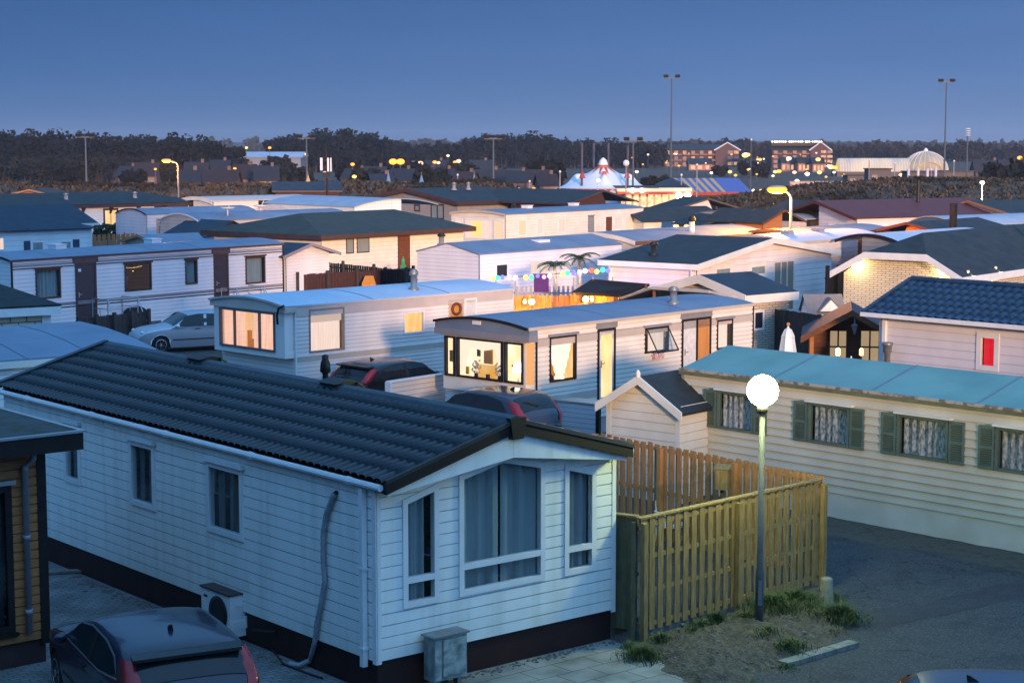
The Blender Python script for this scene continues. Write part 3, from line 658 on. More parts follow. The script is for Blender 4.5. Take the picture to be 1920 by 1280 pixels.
wr.tube([C1.w('S', cx + .17 * math.cos(2 * PI * k / n), cz + .17 * math.sin(2 * PI * k / n), .05) for k in range(n + 1)], .045, 6, False); tag(wr.build('door_wreath', M['brownwood'], None, True), 'round brown wreath hung on the pine door', 'wreath'); bpy.data.objects['door_wreath'].matrix_world = Matrix.Translation(C1.o) @ Matrix.Rotation(C1.ang, 4, 'Z')
r = C1.rect('S', 870, 558, 893, 640); C1.door('S', [(r[0], .75), (r[2], .75), (r[2], 2.75), (r[0], 2.75)], 'whitetrim', 'door_white', handle=True)
# bay: a shallow box standing out of the end wall
by0, by1 = .06, 3.54
mb = MB()
C1.walls(M['pink'] if False else pm('pink_white_cladding', (.82, .78, .76), (.74, .7, .68), .5, scale=1.5, stretch=(1, 1, .3)), pr1, 'x')
bay = MB(); bay.prism([(-.34, by0, 1.42), (0, by0 - .03, 1.42), (0, by1 + .03, 1.42), (-.34, by1, 1.42)], (0, 0, .16))
bay.prism([(-.34, by0, 2.72), (0, by0 - .03, 2.72), (0, by1 + .03, 2.72), (-.34, by1, 2.72)], (0, 0, .1))
bay.box(-.34, by0, 1.58, -.02, by0 + .44, 2.72); bay.box(-.34, 3.22, 1.58, -.02, by1, 2.72)
C1.P(bay, 'bay', MATS['pink_white_cladding'])
poly = [(.5, 1.58), (3.22, 1.58), (3.22, 2.72), (.5, 2.72)]
_w = C1.w; C1.w = lambda side, a, z, out=0.0: _w(side, a, z, out + (.345 if side == 'W' else 0))
f = C1.window('W', poly, pm('rose_dark_frame', (.14, .12, .13), None, .5), .05, cur='pink_lit', curspans=((0, .44), (.585, 1)), back=None, hole=True, mull=(.27, .74), waves=16, amp=.025, bw=.035); C1.holes.pop('W')
C1.w = _w
bk = MB(); bk.box(-.07, .5, 1.58, -.05, 3.22, 2.72); C1.P(bk, 'room_wall', em('peach_room', (1, .62, .36), .95, (.8, .4, .16), 2.4, (1, 1, .4)))
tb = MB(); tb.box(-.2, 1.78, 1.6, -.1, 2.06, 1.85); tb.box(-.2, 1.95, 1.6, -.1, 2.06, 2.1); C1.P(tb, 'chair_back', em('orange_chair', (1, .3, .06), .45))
hd = MB(); hd.add([(-.4, t, z - .02) for t, z in pr1] + [(-.4, t, 2.80) for t, z in pr1], [(i, i + 1, i + 12, i + 11) for i in range(10)]); hd.prism([(-.41, -.06, 2.76), (0, -.06, 2.76), (0, 3.66, 2.76), (-.41, 3.66, 2.76)], (0, 0, .05)); hd.prism([(-.4, -.06, 2.8), (0, -.06, 2.8), (0, -.06, 2.95), (-.4, -.06, 2.95)], (0, .02, 0)); C1.P(hd, 'bay_header', M['pink'])
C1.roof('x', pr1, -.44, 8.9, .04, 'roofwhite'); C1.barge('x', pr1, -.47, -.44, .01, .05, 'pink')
band(C1, 'S', 2.62, 2.9, 'pink', .02); band(C1, 'S', 1.28, 1.44, 'beigeband', .012); band(C1, 'S', 1.44, 1.48, 'whitetrim', .03)
C1.skirting(MATS['pink_white_cladding'], .0)
trims(C1, M['whitetrim'], ('S', -.02, .3, .03, 2.95, .03), ('S', 3.18, .5, 3.2, 2.9, .022), ('S', 8.8, .3, 8.87, 2.95, .03))
C1.flue(5.25, .75, 3.1, .62, .1, 'steel', 'steel')
hz = MB(); hz.tube([C1.w('W', -.08, 2.98, .46), C1.w('W', .12, 2.9, .5), C1.w('W', .2, 2.7, .5), C1.w('W', .22, 2.42, .47)], .035, 8); C1.P(hz, 'drain_hose', M['black'], None, True)
# ---- C2 caravan with bright bay
C2 = House('static_caravan', 'beige caravan with grey arched roof and bright lit bay full of ornaments', 'static caravan', gp(1005, 614, 3.0), 46.9, 9.35, 3.25, 2.98, zs=.45, board=.12, bd=.008)
pr2 = arc(3.25, 3.0, .17, .06, 10)
FR = 'darktrim'
w1 = C2.rect('S', 1029, 632, 1079, 710)
f = C2.window('S', [(w1[0], w1[1]), (w1[2], w1[1]), (w1[2], w1[3]), (w1[0], w1[3])], FR, .05, back='warm_lit', hood='greyband')
cu = MB()
for sgn in (0, 1):
    for k in range(9):
        z0 = 2.62 - .9 * (k / 9) ** 1.0; z1 = 2.62 - .9 * ((k + 1) / 9)
        a0, a1 = w1[0] + .05, w1[2] - .05; m = (a0 + a1) / 2
        wd0 = (m - a0) * (1 - .62 * (k / 9) ** 1.3); wd1 = (m - a0) * (1 - .62 * ((k + 1) / 9) ** 1.3)
        if sgn == 0: cu.poly([C2.w('S', m, z0, -.1), C2.w('S', m - wd0, z0, -.1 + .03 * (k % 2)), C2.w('S', m - wd1, z1, -.1 + .03 * ((k + 1) % 2)), C2.w('S', m, z1, -.1)])
        else: cu.poly([C2.w('S', m, z0, -.1), C2.w('S', m + wd0, z0, -.1 + .03 * (k % 2)), C2.w('S', m + wd1, z1, -.1 + .03 * ((k + 1) % 2)), C2.w('S', m, z1, -.1)])
cu.lathe([(.12, 1.58), (.14, 1.62), (.08, 1.74), (.05, 1.8)], C2.w('S', (w1[0] + w1[2]) / 2, 0, -.1), 8)
C2.P(cu, 'tied_curtain', em('net_lit', (1, .82, .62), 1.25), f)
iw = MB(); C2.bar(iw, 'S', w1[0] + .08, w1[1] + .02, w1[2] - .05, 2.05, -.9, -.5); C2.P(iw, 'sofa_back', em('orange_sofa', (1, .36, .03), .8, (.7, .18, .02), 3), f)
iw = MB(); iw.ball(C2.w('S', w1[0] + .2, 1.58, -.25), .2, 12, 8); C2.P(iw, 'dark_cushion', M['dark'], f, True)
# doors and other windows
for (x0, y0, x1, y1, leaf, kw) in ((1119, 615, 1152, 730, 'door_white', dict(lit='warm_lit')), (1277, 598, 1306, 690, 'door_white', {}), (1304, 594, 1331, 690, 'orange_door', dict(handle=False))):
    r = C2.rect('S', x0, y0, x1, y1); z1 = 2.78; C2.door('S', [(r[0], .78), (r[2], .78), (r[2], z1), (r[0], z1)], FR, leaf, .07, **kw)
for (xa, xb) in ((1119, 1153), (1277, 1331)):
    a, b = C2.q('S', xa, 610)[0], C2.q('S', xb, 600)[0]; C2.strip('door_header', 'S', a - .05, 2.785, b + .06, 2.965, 'greyband', .045)
C2.window('S', C2.rq('S', 1343, 600, 1372, 652), FR, .05, cur='pale_lit', hood='greyband', waves=4)
r = C2.rect('S', 1208, 615, 1252, 657); C2.window('S', [(r[0], r[1]), (r[2], r[1]), (r[2], r[3]), (r[0], r[3])], FR, .045, cur='pale_lit', curspans=((.3, 1),), hood='greyband', waves=5)
tl = MB(); P = lambda a, z, o: Vector(C2.w('S', a, z, o))
c = [P(r[0] + .06, r[3] - .03, .05), P(r[2] - .06, r[3] - .03, .05), P(r[2] - .06, r[1] + .06, .42), P(r[0] + .06, r[1] + .06, .42)]
for i in range(4): tl.tube([c[i], c[(i + 1) % 4]], .024, 4)
so = C2.P(tl, 'open_sash', M[FR]); pn = MB(); pn.poly(c); C2.P(pn, 'pane', M['pane'], so)
pt_ = MB(); C2.bar(pt_, 'S', r[0] + .3, r[1] - .17, r[2] - .3, r[1] - .03, 0, .12); C2.P(pt_, 'window_box', pm('pink_flowers', (.45, .12, .16), (.7, .65, .6), .8, scale=25, lo=.45, hi=.55))
C2.walls(M['ivory'], pr2, 'x'); C2.skirting(pm('dim_skirt', (.4, .37, .36), (.33, .31, .3), .6), .01)
band(C2, 'S', 2.5, 2.68, 'beigeband', .016); band(C2, 'S', 2.685, 2.7, 'greyband', .024); band(C2, 'S', 1.0, 1.2, 'beigeband', .016)
# bay of three windows with splayed ends
W0, W1, D = .05, 3.2, .22
bm_ = MB(); bm_.prism([(0, W0 - .02, 1.2), (-D, W0 + .1, 1.2), (-D, W1 - .1, 1.2), (0, W1 + .02, 1.2)], (0, 0, .34)); bm_.prism([(-.02, W0, .5), (-.12, W0 + .1, .5), (-.12, W1 - .1, .5), (-.02, W1, .5)], (0, 0, .7))
bm_.prism([(0, W0, 2.6), (-D, W0 + .1, 2.6), (-D, W1 - .1, 2.6), (0, W1, 2.6)], (0, 0, .06)); 
for a in (W0 + .1, .86, 2.58, W1 - .18): bm_.box(-D, a, 1.54, -D + .1, a + .07, 2.6)
C2.P(bm_, 'bay', M['ivory'])
_w2 = C2.w; C2.w = lambda side, a, z, out=0.0: _w2(side, a, z, out + (D + .004 if side == 'W' else 0))
for (a, b) in ((W0 + .1 + .07, .86), (.93, 2.58), (2.65, W1 - .18)):
    C2.window('W', [(a, 1.55), (b, 1.55), (b, 2.6), (a, 2.6)], FR, .05, hole=True)
C2.holes.pop('W'); C2.w = _w2
sd = MB(); sd.poly([(-D + .02, W0 + .1, 1.54), (-.01, W0, 1.54), (-.01, W0, 2.6), (-D + .02, W0 + .1, 2.6)]); C2.P(sd, 'side_pane', em('amber_side', (1, .5, .18), .55))
sd = MB(); sd.poly([(-D + .02, W1 - .1, 1.54), (-.01, W1, 1.54), (-.01, W1, 2.6), (-D + .02, W1 - .1, 2.6)]); C2.P(sd, 'side_pane', MATS['amber_side'])
rm = MB(); rm.poly([(-.035, .1, 1.54), (-.035, 3.15, 1.54), (-.035, 3.15, 2.6), (-.035, .1, 2.6)]); C2.P(rm, 'room_wall', em('bay_room', (1, .84, .64), 1.25, (1, .62, .28), 1.9, (1, 1, .6)))
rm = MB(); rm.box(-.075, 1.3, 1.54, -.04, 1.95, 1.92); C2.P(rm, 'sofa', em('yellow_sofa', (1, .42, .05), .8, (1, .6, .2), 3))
nt_ = MB()
for (a, b) in ((.98, 1.32), (2.2, 2.54)):
    nt_.poly([(-.1, (a + b) / 2 - .3, 2.58), (-.12, (a + b) / 2 + .3, 2.58), (-.12, b if a > 1.5 else a + .08, 1.7), (-.12, b - .1 if a > 1.5 else a, 1.7)])
nt_.poly([(-.13, .95, 2.6), (-.13, 2.56, 2.6), (-.13, 2.56, 2.42), (-.13, 1.75, 2.28), (-.13, .95, 2.42)]); C2.P(nt_, 'net_curtain', em('net_lit2', (1, .78, .6), 1.1))
def vase(name, label, cat, y, z, hgt, flower=True):
    t = thing(name, label, cat, C2.world((-.13, y, z)), C2.ang)
    b = MB(); b.lathe([(.03, 0), (.06, .03), (.05, hgt * .4), (.07, hgt * .45)], (0, 0, 0), 10); b.build('pot', pm('dark_pot', (.05, .045, .06), None, .4), t, True)
    if flower:
        b = MB(); rnd = random.Random(int(y * 100))
        for k in range(40):
            c = (rnd.uniform(-.06, .06), rnd.uniform(-.13, .13), hgt * .5 + rnd.random() * .32); b.ball(c, .026, 6, 4)
        b.build('blossom', pm('pale_blossom', (.75, .66, .62), (.3, .28, .2), .8, scale=30, lo=.4, hi=.5), t)
    return t
vase('flower_vase', 'vase of pale blossom left of middle on the bay sill', 'vase', 1.98, 1.55, .3)
vase('flower_vase', 'vase of pale blossom at the right end of the big bay pane', 'vase', 1.14, 1.55, .3)
vase('small_pot', 'small bare pot between the two blossom vases', 'pot', 1.56, 1.55, .3, False)
lp = thing('table_lamp', 'glowing table lamp in the right pane of the bright bay', 'lamp', C2.world((-.12, .5, 1.55)), C2.ang)
b = MB(); b.lathe([(.06, 0), (.07, .02), (.02, .06), (.02, .3)], (0, 0, 0), 10); b.build('base', M['door_white'], lp, True); b = MB(); b.lathe([(.15, .28), (.1, .52)], (0, 0, 0), 14); b.build('lamp_shade', em('lamp_shade', (1, .85, .6), 5), lp, True)
for nm_, y_, z_, w_, h_, c_ in (('wall_picture', 1.95, 2.12, .1, .24, (.06, .06, .1)), ('cupboard', 1.6, 1.95, .3, .4, (.5, .26, .1)), ('shelf', .62, 1.95, .28, .05, (.4, .25, .14)), ('yellow_jug', 2.36, 1.62, .1, .2, (.6, .42, .03)), ('wall_picture', 2.95, 1.9, .12, .3, (.5, .4, .1))):
    b = MB(); b.box(-.085, y_ - w_ / 2, z_, -.045, y_ + w_ / 2, z_ + h_); C2.P(b, nm_, pm('bay_%s_%d' % (nm_, int(y_ * 100)), c_, None, .6))
ch_ = MB(); ch_.add([(-.32, t, z - .02) for t, z in pr2] + [(-.32, t, 2.80) for t, z in pr2], [(i, i + 1, i + 12, i + 11) for i in range(10)]); ch_.prism([(-.32, -.06, 2.78), (0, -.06, 2.78), (0, -.06, 3.0), (-.32, -.06, 3.0)], (0, .02, 0)); C2.P(ch_, 'bay_header', M['roofgrey'])
ch_ = MB(); ch_.box(-.34, -.07, 2.64, 0, 3.32, 2.8); C2.P(ch_, 'bay_band', M['greyband'])
ch_ = MB(); ch_.box(-.36, 1.62, 2.98, -.325, 1.9, 3.08); C2.P(ch_, 'vent', M['whitetrim'])
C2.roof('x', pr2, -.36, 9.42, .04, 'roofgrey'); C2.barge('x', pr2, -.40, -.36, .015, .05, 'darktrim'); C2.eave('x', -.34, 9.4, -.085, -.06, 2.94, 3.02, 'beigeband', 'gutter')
trims(C2, M['darktrim'], ('S', -.02, .5, .02, 2.95, .04), ('S', 9.31, .4, 9.36, 2.95, .04))
C2.flue(6.7, .85, 3.16, .45, .1, 'steel', 'steel')
# low side screen and step by the first door
s0 = gp(1003, 748, 1.05); s1 = gp(1118, 760, 1.05)
t = thing('porch_screen', 'low pale clapboard porch screen below the lit door', 'screen', (s0.x, s0.y, 0), math.atan2(s1.y - s0.y, s1.x - s0.x))
ln = (s1 - s0).length; b = MB()
for k in range(8): b.obox((0, 0, .1 + k * .12), (ln, 0, 0), (0, .04, 0), (0, -.01, .118))
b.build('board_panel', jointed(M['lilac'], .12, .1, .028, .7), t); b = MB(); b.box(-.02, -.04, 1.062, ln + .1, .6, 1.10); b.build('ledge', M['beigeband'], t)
for x in (0, ln): b = MB(); b.box(x, -.03, 0, x + .1, .07, 1.06); b.build('post', M['darktrim'], t)
# white wall beside the black car
a0 = gp(733, 716, 1.4); a1 = gp(834, 701, 1.4)
t = thing('boundary_wall', 'low white clapboard wall in front of the black car', 'wall', (a0.x, a0.y, 0), math.atan2(a1.y - a0.y, a1.x - a0.x)); ln = (a1 - a0).length; b = MB()
for k in range(11): b.obox((0, 0, k * .125), (ln, 0, 0), (0, .12, 0), (0, -.012, .123))
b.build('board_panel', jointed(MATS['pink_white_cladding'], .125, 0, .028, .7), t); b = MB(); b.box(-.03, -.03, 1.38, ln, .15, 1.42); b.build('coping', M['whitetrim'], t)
b = MB(); b.box(-.06, -.04, 0, .0, .16, 1.4); b.build('end_post', M['whitetrim'], t)
# ---- L long blue-lit caravan with brown doors
Lh = House('static_caravan', 'long white caravan with two brown doors and double grey stripes', 'static caravan', gp(20, 488, 3.0), 52.5, 15.25, 3.5, 3.0, zs=.15, board=.16, bd=.01)
prL = arc(3.5, 3.02, .2, .05, 8)
for (x0, y0, x1, y1, cu_) in ((65, 505, 114, 558, 'curtain'), (346, 487, 370, 532, 'pale'), (459, 482, 497, 530, 'pale')):
    Lh.window('S', Lh.rq('S', x0, y0, x1, y1), 'brownband', .07, cur='curtain', hood='brownband', waves=6, amp=.04)
f = Lh.window('S', Lh.rq('S', 232, 495, 284, 543), 'brownband', .07, pane='panedark', hood='brownband'); r = Lh.rect('S', 232, 495, 284, 543)
b = MB()
for k in range(14): b.ball(Lh.w('S', r[0] + .25 + k * .075, r[3] - .16 - .05 * math.sin(k / 13 * PI), -.3), .012, 5, 4)
b.ball(Lh.w('S', r[0] + .75, r[3] - .35, -.3), .02, 5, 4); Lh.P(b, 'fairy_lights', em('fairy', (1, .5, .12), 8), f)
b = MB(); Lh.bar(b, 'S', r[0] + .1, r[1] + .35, r[0] + .38, r[1] + .7, -.22, -.2); Lh.P(b, 'star_ornament', pm('mauve_paper', (.5, .3, .5), None, .7), f)
for (xa, xb) in ((140, 180), (400, 428)):
    a, b_ = Lh.q('S', xa, 520)[0], Lh.q('S', xb, 520)[0]; Lh.door('S', [(a, .3), (b_, .3), (b_, 2.72), (a, 2.72)], 'brownband', pm('brown_door', (.05, .045, .06), (.04, .035, .045), .4), .1)
    Lh.strip('door_header', 'S', a - .1, 2.725, b_ + .1, 2.99, pm('plum_panel', (.1, .06, .07), None, .45), .05)
a = Lh.q('S', 146, 500)[0]; b = MB(); Lh.bar(b, 'S', a - .02, 2.36, a + .12, 2.48, .033, .05); Lh.P(b, 'door_plate', M['whitetrim'])
Lh.walls(pm('cool_white_cladding', (.82, .83, .85), (.74, .75, .77), .45, scale=1.2, stretch=(1, 1, .3)), prL, 'x'); Lh.skirting(MATS['cool_white_cladding'], .0)
for z in (2.70, 1.02): 
    band(Lh, 'S', z, z + .07, 'greyband', .024); band(Lh, 'S', z + .09, z + .13, pm('mauve_stripe', (.34, .3, .32), None, .5), .024); band(Lh, 'S', z - .1, z - .05, 'black', .024)
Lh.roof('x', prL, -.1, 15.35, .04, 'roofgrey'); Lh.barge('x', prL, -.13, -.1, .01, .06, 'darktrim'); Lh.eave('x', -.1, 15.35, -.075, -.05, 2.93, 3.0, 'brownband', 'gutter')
trims(Lh, M['darktrim'], ('S', -.02, .15, .06, 3, .04), ('S', 15.19, .15, 15.27, 3, .04))
mb = MB(); 
for x in (1.2, 2.6): mb.box(x, -.02, 3.07, x + .03, 1.7, 3.31)
# wheel arch
a = Lh.q('S', 252, 590)[0]; mb = MB(); mb.add([Lh.w('S', a + .85 * math.cos(PI * k / 12), .12 + .62 * math.sin(PI * k / 12), .03) for k in range(13)], [tuple(range(13))]); Lh.P(mb, 'wheel_arch', M['dark'])
def steps(name, label, h, a, wd, zt=.75):
    t = thing(name, label, 'steps', h.world(h.w('S', a, 0, .02)), h.ang); b = MB()
    for k in range(3): b.box(0, -.35 * (k + 1), 0, wd, -.35 * k, zt - .22 * k - .1)
    b.build('tread', M['steel'], t)
    r = MB()
    for x in (0, wd): r.tube([(x, -.02, zt + .75), (x, -1.0, zt + .75), (x, -1.5, .2)], .025, 6); r.tube([(x, -1.0, 0), (x, -1.0, zt + .75)], .025, 6); r.tube([(x, -.02, 0), (x, -.02, zt + .75)], .025, 6); r.tube([(x, -.02, zt + .35), (x, -1.0, zt + .35)], .018, 6); r.tube([(x, -.5, .1), (x, -.5, zt + .35)], .015, 6)
    for z in (.75, .35): r.tube([(0, -1.0, zt + z), (wd, -1.0, zt + z)], .02, 6)
    r.build('railing', M['alu'], t); return t
steps('entrance_steps', 'steel entrance steps at the left brown door', Lh, 4.0, 1.6, .45); steps('entrance_steps', 'steel entrance steps at the right brown door beyond the silver car', Lh, 11.3, 1.7, .45)
# hut at its far end
Hh = House('garden_shed', 'white garden hut with overhanging grey gable at the caravan end', 'shed', gp(531, 560, .4) + Vector((.3, .3, 0)), 52.5, 1.6, 2.3, 2.45, zs=0, board=.15, bd=.008)
Hp = Lh.world((15.45, 0, 0)); Hh.root.location = Hp; Hh.o = Hp; Hh.L = 2.9
prH = gab(2.9, 2.55, 2.95, .5); Hh.walls(MATS['cool_white_cladding'], prH, 'y'); Hh.roof('y', prH, -.3, 2.5, .06, 'feltblue'); Hh.barge('y', prH, -.36, -.3, .02, .12, pm('mauve_barge', (.3, .26, .3), None, .5))
b = MB(); Hh.bar(b, 'S', .9, .1, 1.75, 2.1, .0, .035); Hh.bar(b, 'S', 1.68, 1.1, 1.71, 1.6, .035, .06); Hh.P(b, 'door', MATS['cool_white_cladding'])
# ---- fences between
p = lambda x, y, z: gp(x, y, z)
fence('slat_fence', 'red brown board fence behind the white roof, nearer of two', p(497, 518, 1.5), p(772, 502, 1.5), 1.5, 6, 'redwood', 'oldwood', bw=.16, gap=.02, posth=.12, pw=.12)
fence('slat_fence', 'dark gapped fence behind the red brown one, before the beige bungalow', p(592, 489, 1.6), p(766, 507, 1.6), 1.6, 4, 'darktrim', 'oldwood', bw=.16, gap=.05, posth=.16, pw=.12)
fence('slat_fence', 'low dark fence below the long caravan left of the silver car', p(143, 597, .9), p(275, 583, .9), .9, 5, 'oldwood', bw=.2, gap=.02, posth=.1, pw=.12)
P = gp(480, 545, .2); b = MB(); b.box(-.08, -.08, 0, .08, .08, 2.0); pk = thing('gate_post', 'black gate post at the left end of the red brown fence', 'post', (P.x, P.y, 0)); b.build('shaft', M['black'], pk); b = MB(); b.prism([(-.1, -.1, 2), (.1, -.1, 2), (.1, .1, 2), (-.1, .1, 2)], (0, 0, .06)); b.build('cap', M['black'], pk)
P = gp(692, 533, .9); b = MB(); b.box(-.33, -.2, 0, .33, .2, .95); b.prism([(-.33, -.22, .95), (.33, -.22, .95), (.2, .1, 1.3), (-.2, .1, 1.3)], (0, .1, 0)); tag(b.build('toy_chest', pm('orange_plastic', (.6, .25, .03), (.5, .18, .02), .45), loc=(P.x, P.y, 0)), 'orange yellow toy chest before the red brown fence', 'chest')
P = gp(756, 502, 1.0); b = MB(); b.lathe([(.09, 0), (.09, .25), (.035, .34), (.035, .45)], (0, 0, .55), 10); b.box(-.14, -.14, 0, .14, .14, .55); tag(b.build('bottle_on_stand', pm('green_glass', (.08, .4, .16), None, .3), loc=(P.x, P.y, .6)), 'small bright green bottle by the dark bungalow door', 'bottle')
# ---- beige bungalow with green hip roof
F = House('bungalow', 'beige bungalow with green hipped roof and brown fascia', 'bungalow', gp(602, 443, 2.7), 52, 11.9, 8.3, 2.7, zs=.0, board=.22, bd=.008)
for q in ((648, 447, 663, 475), (668, 445, 692, 473)): box_win(F, 'S', *q, 'brownband', 'curtain', hole=False)
r = F.rect('S', 745, 440, 768, 500); F.door('S', [(r[0], .3), (r[2], .3), (r[2], 2.6), (r[0], 2.6)], 'brownband', 'brownwood', planks=4, handle=False)
F.walls(M['ivory'], None); F.hip(2.78, 3.75, .55, 2.6, 10.5, 'feltgreen')
mb = MB(); mb.box(-.56, -.56, 2.52, 12.46, 8.86, 2.74); F.P(mb, 'fascia', M['brownband'])
# ---- white hut tops in the left foreground
KBo = gp(92, 577, 2.5); a_ = math.radians(33)
KB = House('brick_house', 'white brick house with dark hipped shingle roof at the left edge', 'house', KBo - Vector((math.cos(a_), math.sin(a_), 0)) * 8, 33, 8, 5.5, 2.3, zs=0)
KB.walls(brickmat('white_brick', (.66, .64, .5), (.16, .15, .13), .52, .19, .022), None, boards=False); KB.hip(2.62, 3.75, .3, 2.4, 5.6, 'felt')
mb = MB(); mb.box(-.29, -.29, 2.3, 8.29, 5.79, 2.56); KB.P(mb, 'fascia', M['whitetrim'])
mb = MB(); KB.bar(mb, 'S', 7.75, 0, 8.03, 2.3, 0, .06); KB.P(mb, 'corner_post', M['whitetrim'])
# low caravan with a plain lean roof, left of the tiled chalet
a_ = math.radians(36); Go = gp(285, 652, 2.65) - Vector((math.cos(a_), math.sin(a_), 0)) * 6.5
Gc = House('static_caravan', 'low caravan with plain blue grey sheet roof behind the tiled chalet', 'static caravan', Go, 36, 6.5, 4.6, 2.55, zs=0)
prG = [(-.1, 2.62), (1.5, 2.8), (3, 2.9), (4.7, 2.92)]; Gc.walls(M['white'], prG, 'x'); Gc.roof('x', prG, -.1, 6.6, .06, 'roofgrey')
for x in (4.9, 3.3): mb = MB(); mb.add([(x, t, z + .012) for t, z in prG] + [(x + .05, t, z + .012) for t, z in prG], [(i, i + 1, i + 5, i + 4) for i in range(3)]); Gc.P(mb, 'roof_seam', pm('seam', (.2, .25, .32), None, .5))
Gc.eave('x', -.1, 6.6, -.14, -.1, 2.42, 2.58, 'ivory', 'gutter')
# ================================================================ MORE HOUSES
def hz(h, px, py, x, y): return at_depth(px, py, h.world((x, y, 0)).y).z
def cara(name, label, cat, o, ang, L, W, ze, rise, wall, roof, axis='x', ov=.1, oe=.15, th=.06, fascia=None, kind='arc', board=.22, boards=True, zs=0.0, barge=None, bd=.008, group=None, fh=.14):
    h = House(name, label, cat, o, ang, L, W, ze, zs=zs, board=board, bd=bd, group=group); wd = W if axis == 'x' else L; ln = L if axis == 'x' else W
    pr = arc(wd, ze + .02, rise, ov, 8) if kind == 'arc' else gab(wd, ze + .02, ze + rise, ov)
    h.pr = pr; h.axis = axis; h.finish = lambda: (h.walls(M[wall] if isinstance(wall, str) else wall, pr, axis, boards), h.roof(axis, pr, -oe, ln + oe, th, roof), h.barge(axis, pr, -oe - .04, -oe, .01, fh, barge or fascia) if (barge or fascia) else None,
        h.eave(axis, -oe, ln + oe, pr[0][0] - .03, pr[0][0], pr[0][1] - fh, pr[0][1] - .01, fascia) if fascia else None)
    return h
def setlen(h, side, px, py):  # length so that the wall ends at the sight line px
    v = h.q(side, px, py)[0]
    if side in 'SN': h.L = v
    else: h.W = v
    return v
# ---- lilac chalet with blue tiles
R = House('holiday_chalet', 'lilac white chalet with blue tiled roof and red blind at its window', 'chalet', gp(1652, 580, 2.7), -48, 9.0, 4.0, 2.66, zs=0, board=.245, bd=.014)
r = R.rect('S', 1833, 622, 1873, 697); R.window('S', [(r[0], r[1]), (r[2], r[1]), (r[2], r[3]), (r[0], r[3])], 'whitetrim', .15, cur=em('red_blind', (.9, .01, .02), .75), waves=5, proud=.05)
zr = hz(R, 1713, 525, -.3, 2.0); prR = gab(4.0, 2.72, zr, .3)
R.walls(M['lilac'], prR); s_ = (zr - 2.72) / 2
R.tiles('x', -.33, 9.3, -.34, 2.72 - .34 * s_, 2.0, zr, .30, 6, 'bluetile', amp=.03, step=.05, name='roof_tiles', sub=5); R.tiles('x', -.33, 9.3, 4.34, 2.72 - .34 * s_, 2.0, zr, .30, 6, 'bluetile', amp=.03, step=.05, name='roof_tiles', sub=4)
R.roof('x', [(t, z - .03) for t, z in prR], -.3, 9.28, .06, 'darktrim', 'roof_deck')
mb = MB(); mb.tube([(-.36, 2, zr + .03), (9.3, 2, zr + .03)], .1, 8); R.P(mb, 'ridge_cap', M['bluetile']); mb = MB(); mb.obox((-.45, -.38, 2.72 - .38 * s_ - .03), (.12, 0, 0), (0, 2.38, 2.38 * s_), (0, 0, .12)); R.P(mb, 'verge_cap', M['bluetile'])
mb = MB(); mb.box(-.42, -.46, 2.5, 9.3, -.3, 2.62); R.P(mb, 'gutter', M[WHT]); mb = MB(); mb.box(.12, -.1, 0, .24, -.0, 2.55); R.P(mb, 'downpipe', M[WHT])
trims(R, M[WHT], ('S', -.02, 0, .06, 2.66, .03))
P = R.w('S', R.q('S', 1677, 670)[0], 0, .35); mb = MB(); mb.lathe([(.09, 0), (.09, 1.45), (.13, 1.5), (.13, 1.68), (.16, 1.7), (.16, 1.78), (.04, 1.8)], P, 14); R.P(mb, 'flue_pipe', M['steel'], None, True)
# ---- white brick house with wall lights
WB = House('brick_house', 'white brick house with clipped gable lit by small wall lights', 'house', gp(1797, 517, 2.7), 52, 12, 4.75, 2.7, zs=0)
Wm = brickmat('pale_brick', (.7, .64, .5), (.2, .17, .14), .33, .085, .012)
r = WB.rect('S', 1878, 508, 1900, 545); WB.window('S', [(r[0], .9), (r[2], .9), (r[2], 2.1), (r[0], 2.1)], 'whitetrim', .1, cur='dark', mull=(.5,), trans=(.5,), hole=False, bw=.05)
prW = [(-.35, 2.62), (1.1, 3.42), (3.65, 3.42), (5.1, 2.62)]
WB.ze = 2.62; WB.walls(Wm, prW, boards=False)
mb = MB(); E0, H0, H1, E1, R0, R1 = (-.45, -.35, 2.66), (-.45, 1.1, 3.46), (-.45, 3.65, 3.46), (-.45, 5.1, 2.66), (1.9, 2.375, 4.16), (12.5, 2.375, 4.16)
mb.add([E0, H0, H1, E1, R0, R1, (12.5, -.35, 2.66), (12.5, 5.1, 2.66)], [(0, 6, 5, 4, 1), (1, 4, 2), (3, 2, 4, 5, 7)]); WB.P(mb, 'roof', M['felt'])
WB.barge('x', prW, -.5, -.44, .06, .2, 'whitetrim', 'fascia'); WB.eave('x', -.5, 12.5, -.4, -.35, 2.42, 2.68, 'whitetrim', 'fascia')
mb = MB(); mb.prism([(-.44, -.35, 2.5), (0, -.35, 2.5), (0, 5.1, 2.5), (-.44, 5.1, 2.5)], (0, 0, .0)) if False else None
mb = MB(); mb.tube([(9.6, .9, 3.2), (9.6, .9, 4.9)], .11, 10); WB.P(mb, 'stove_pipe', M['black'])
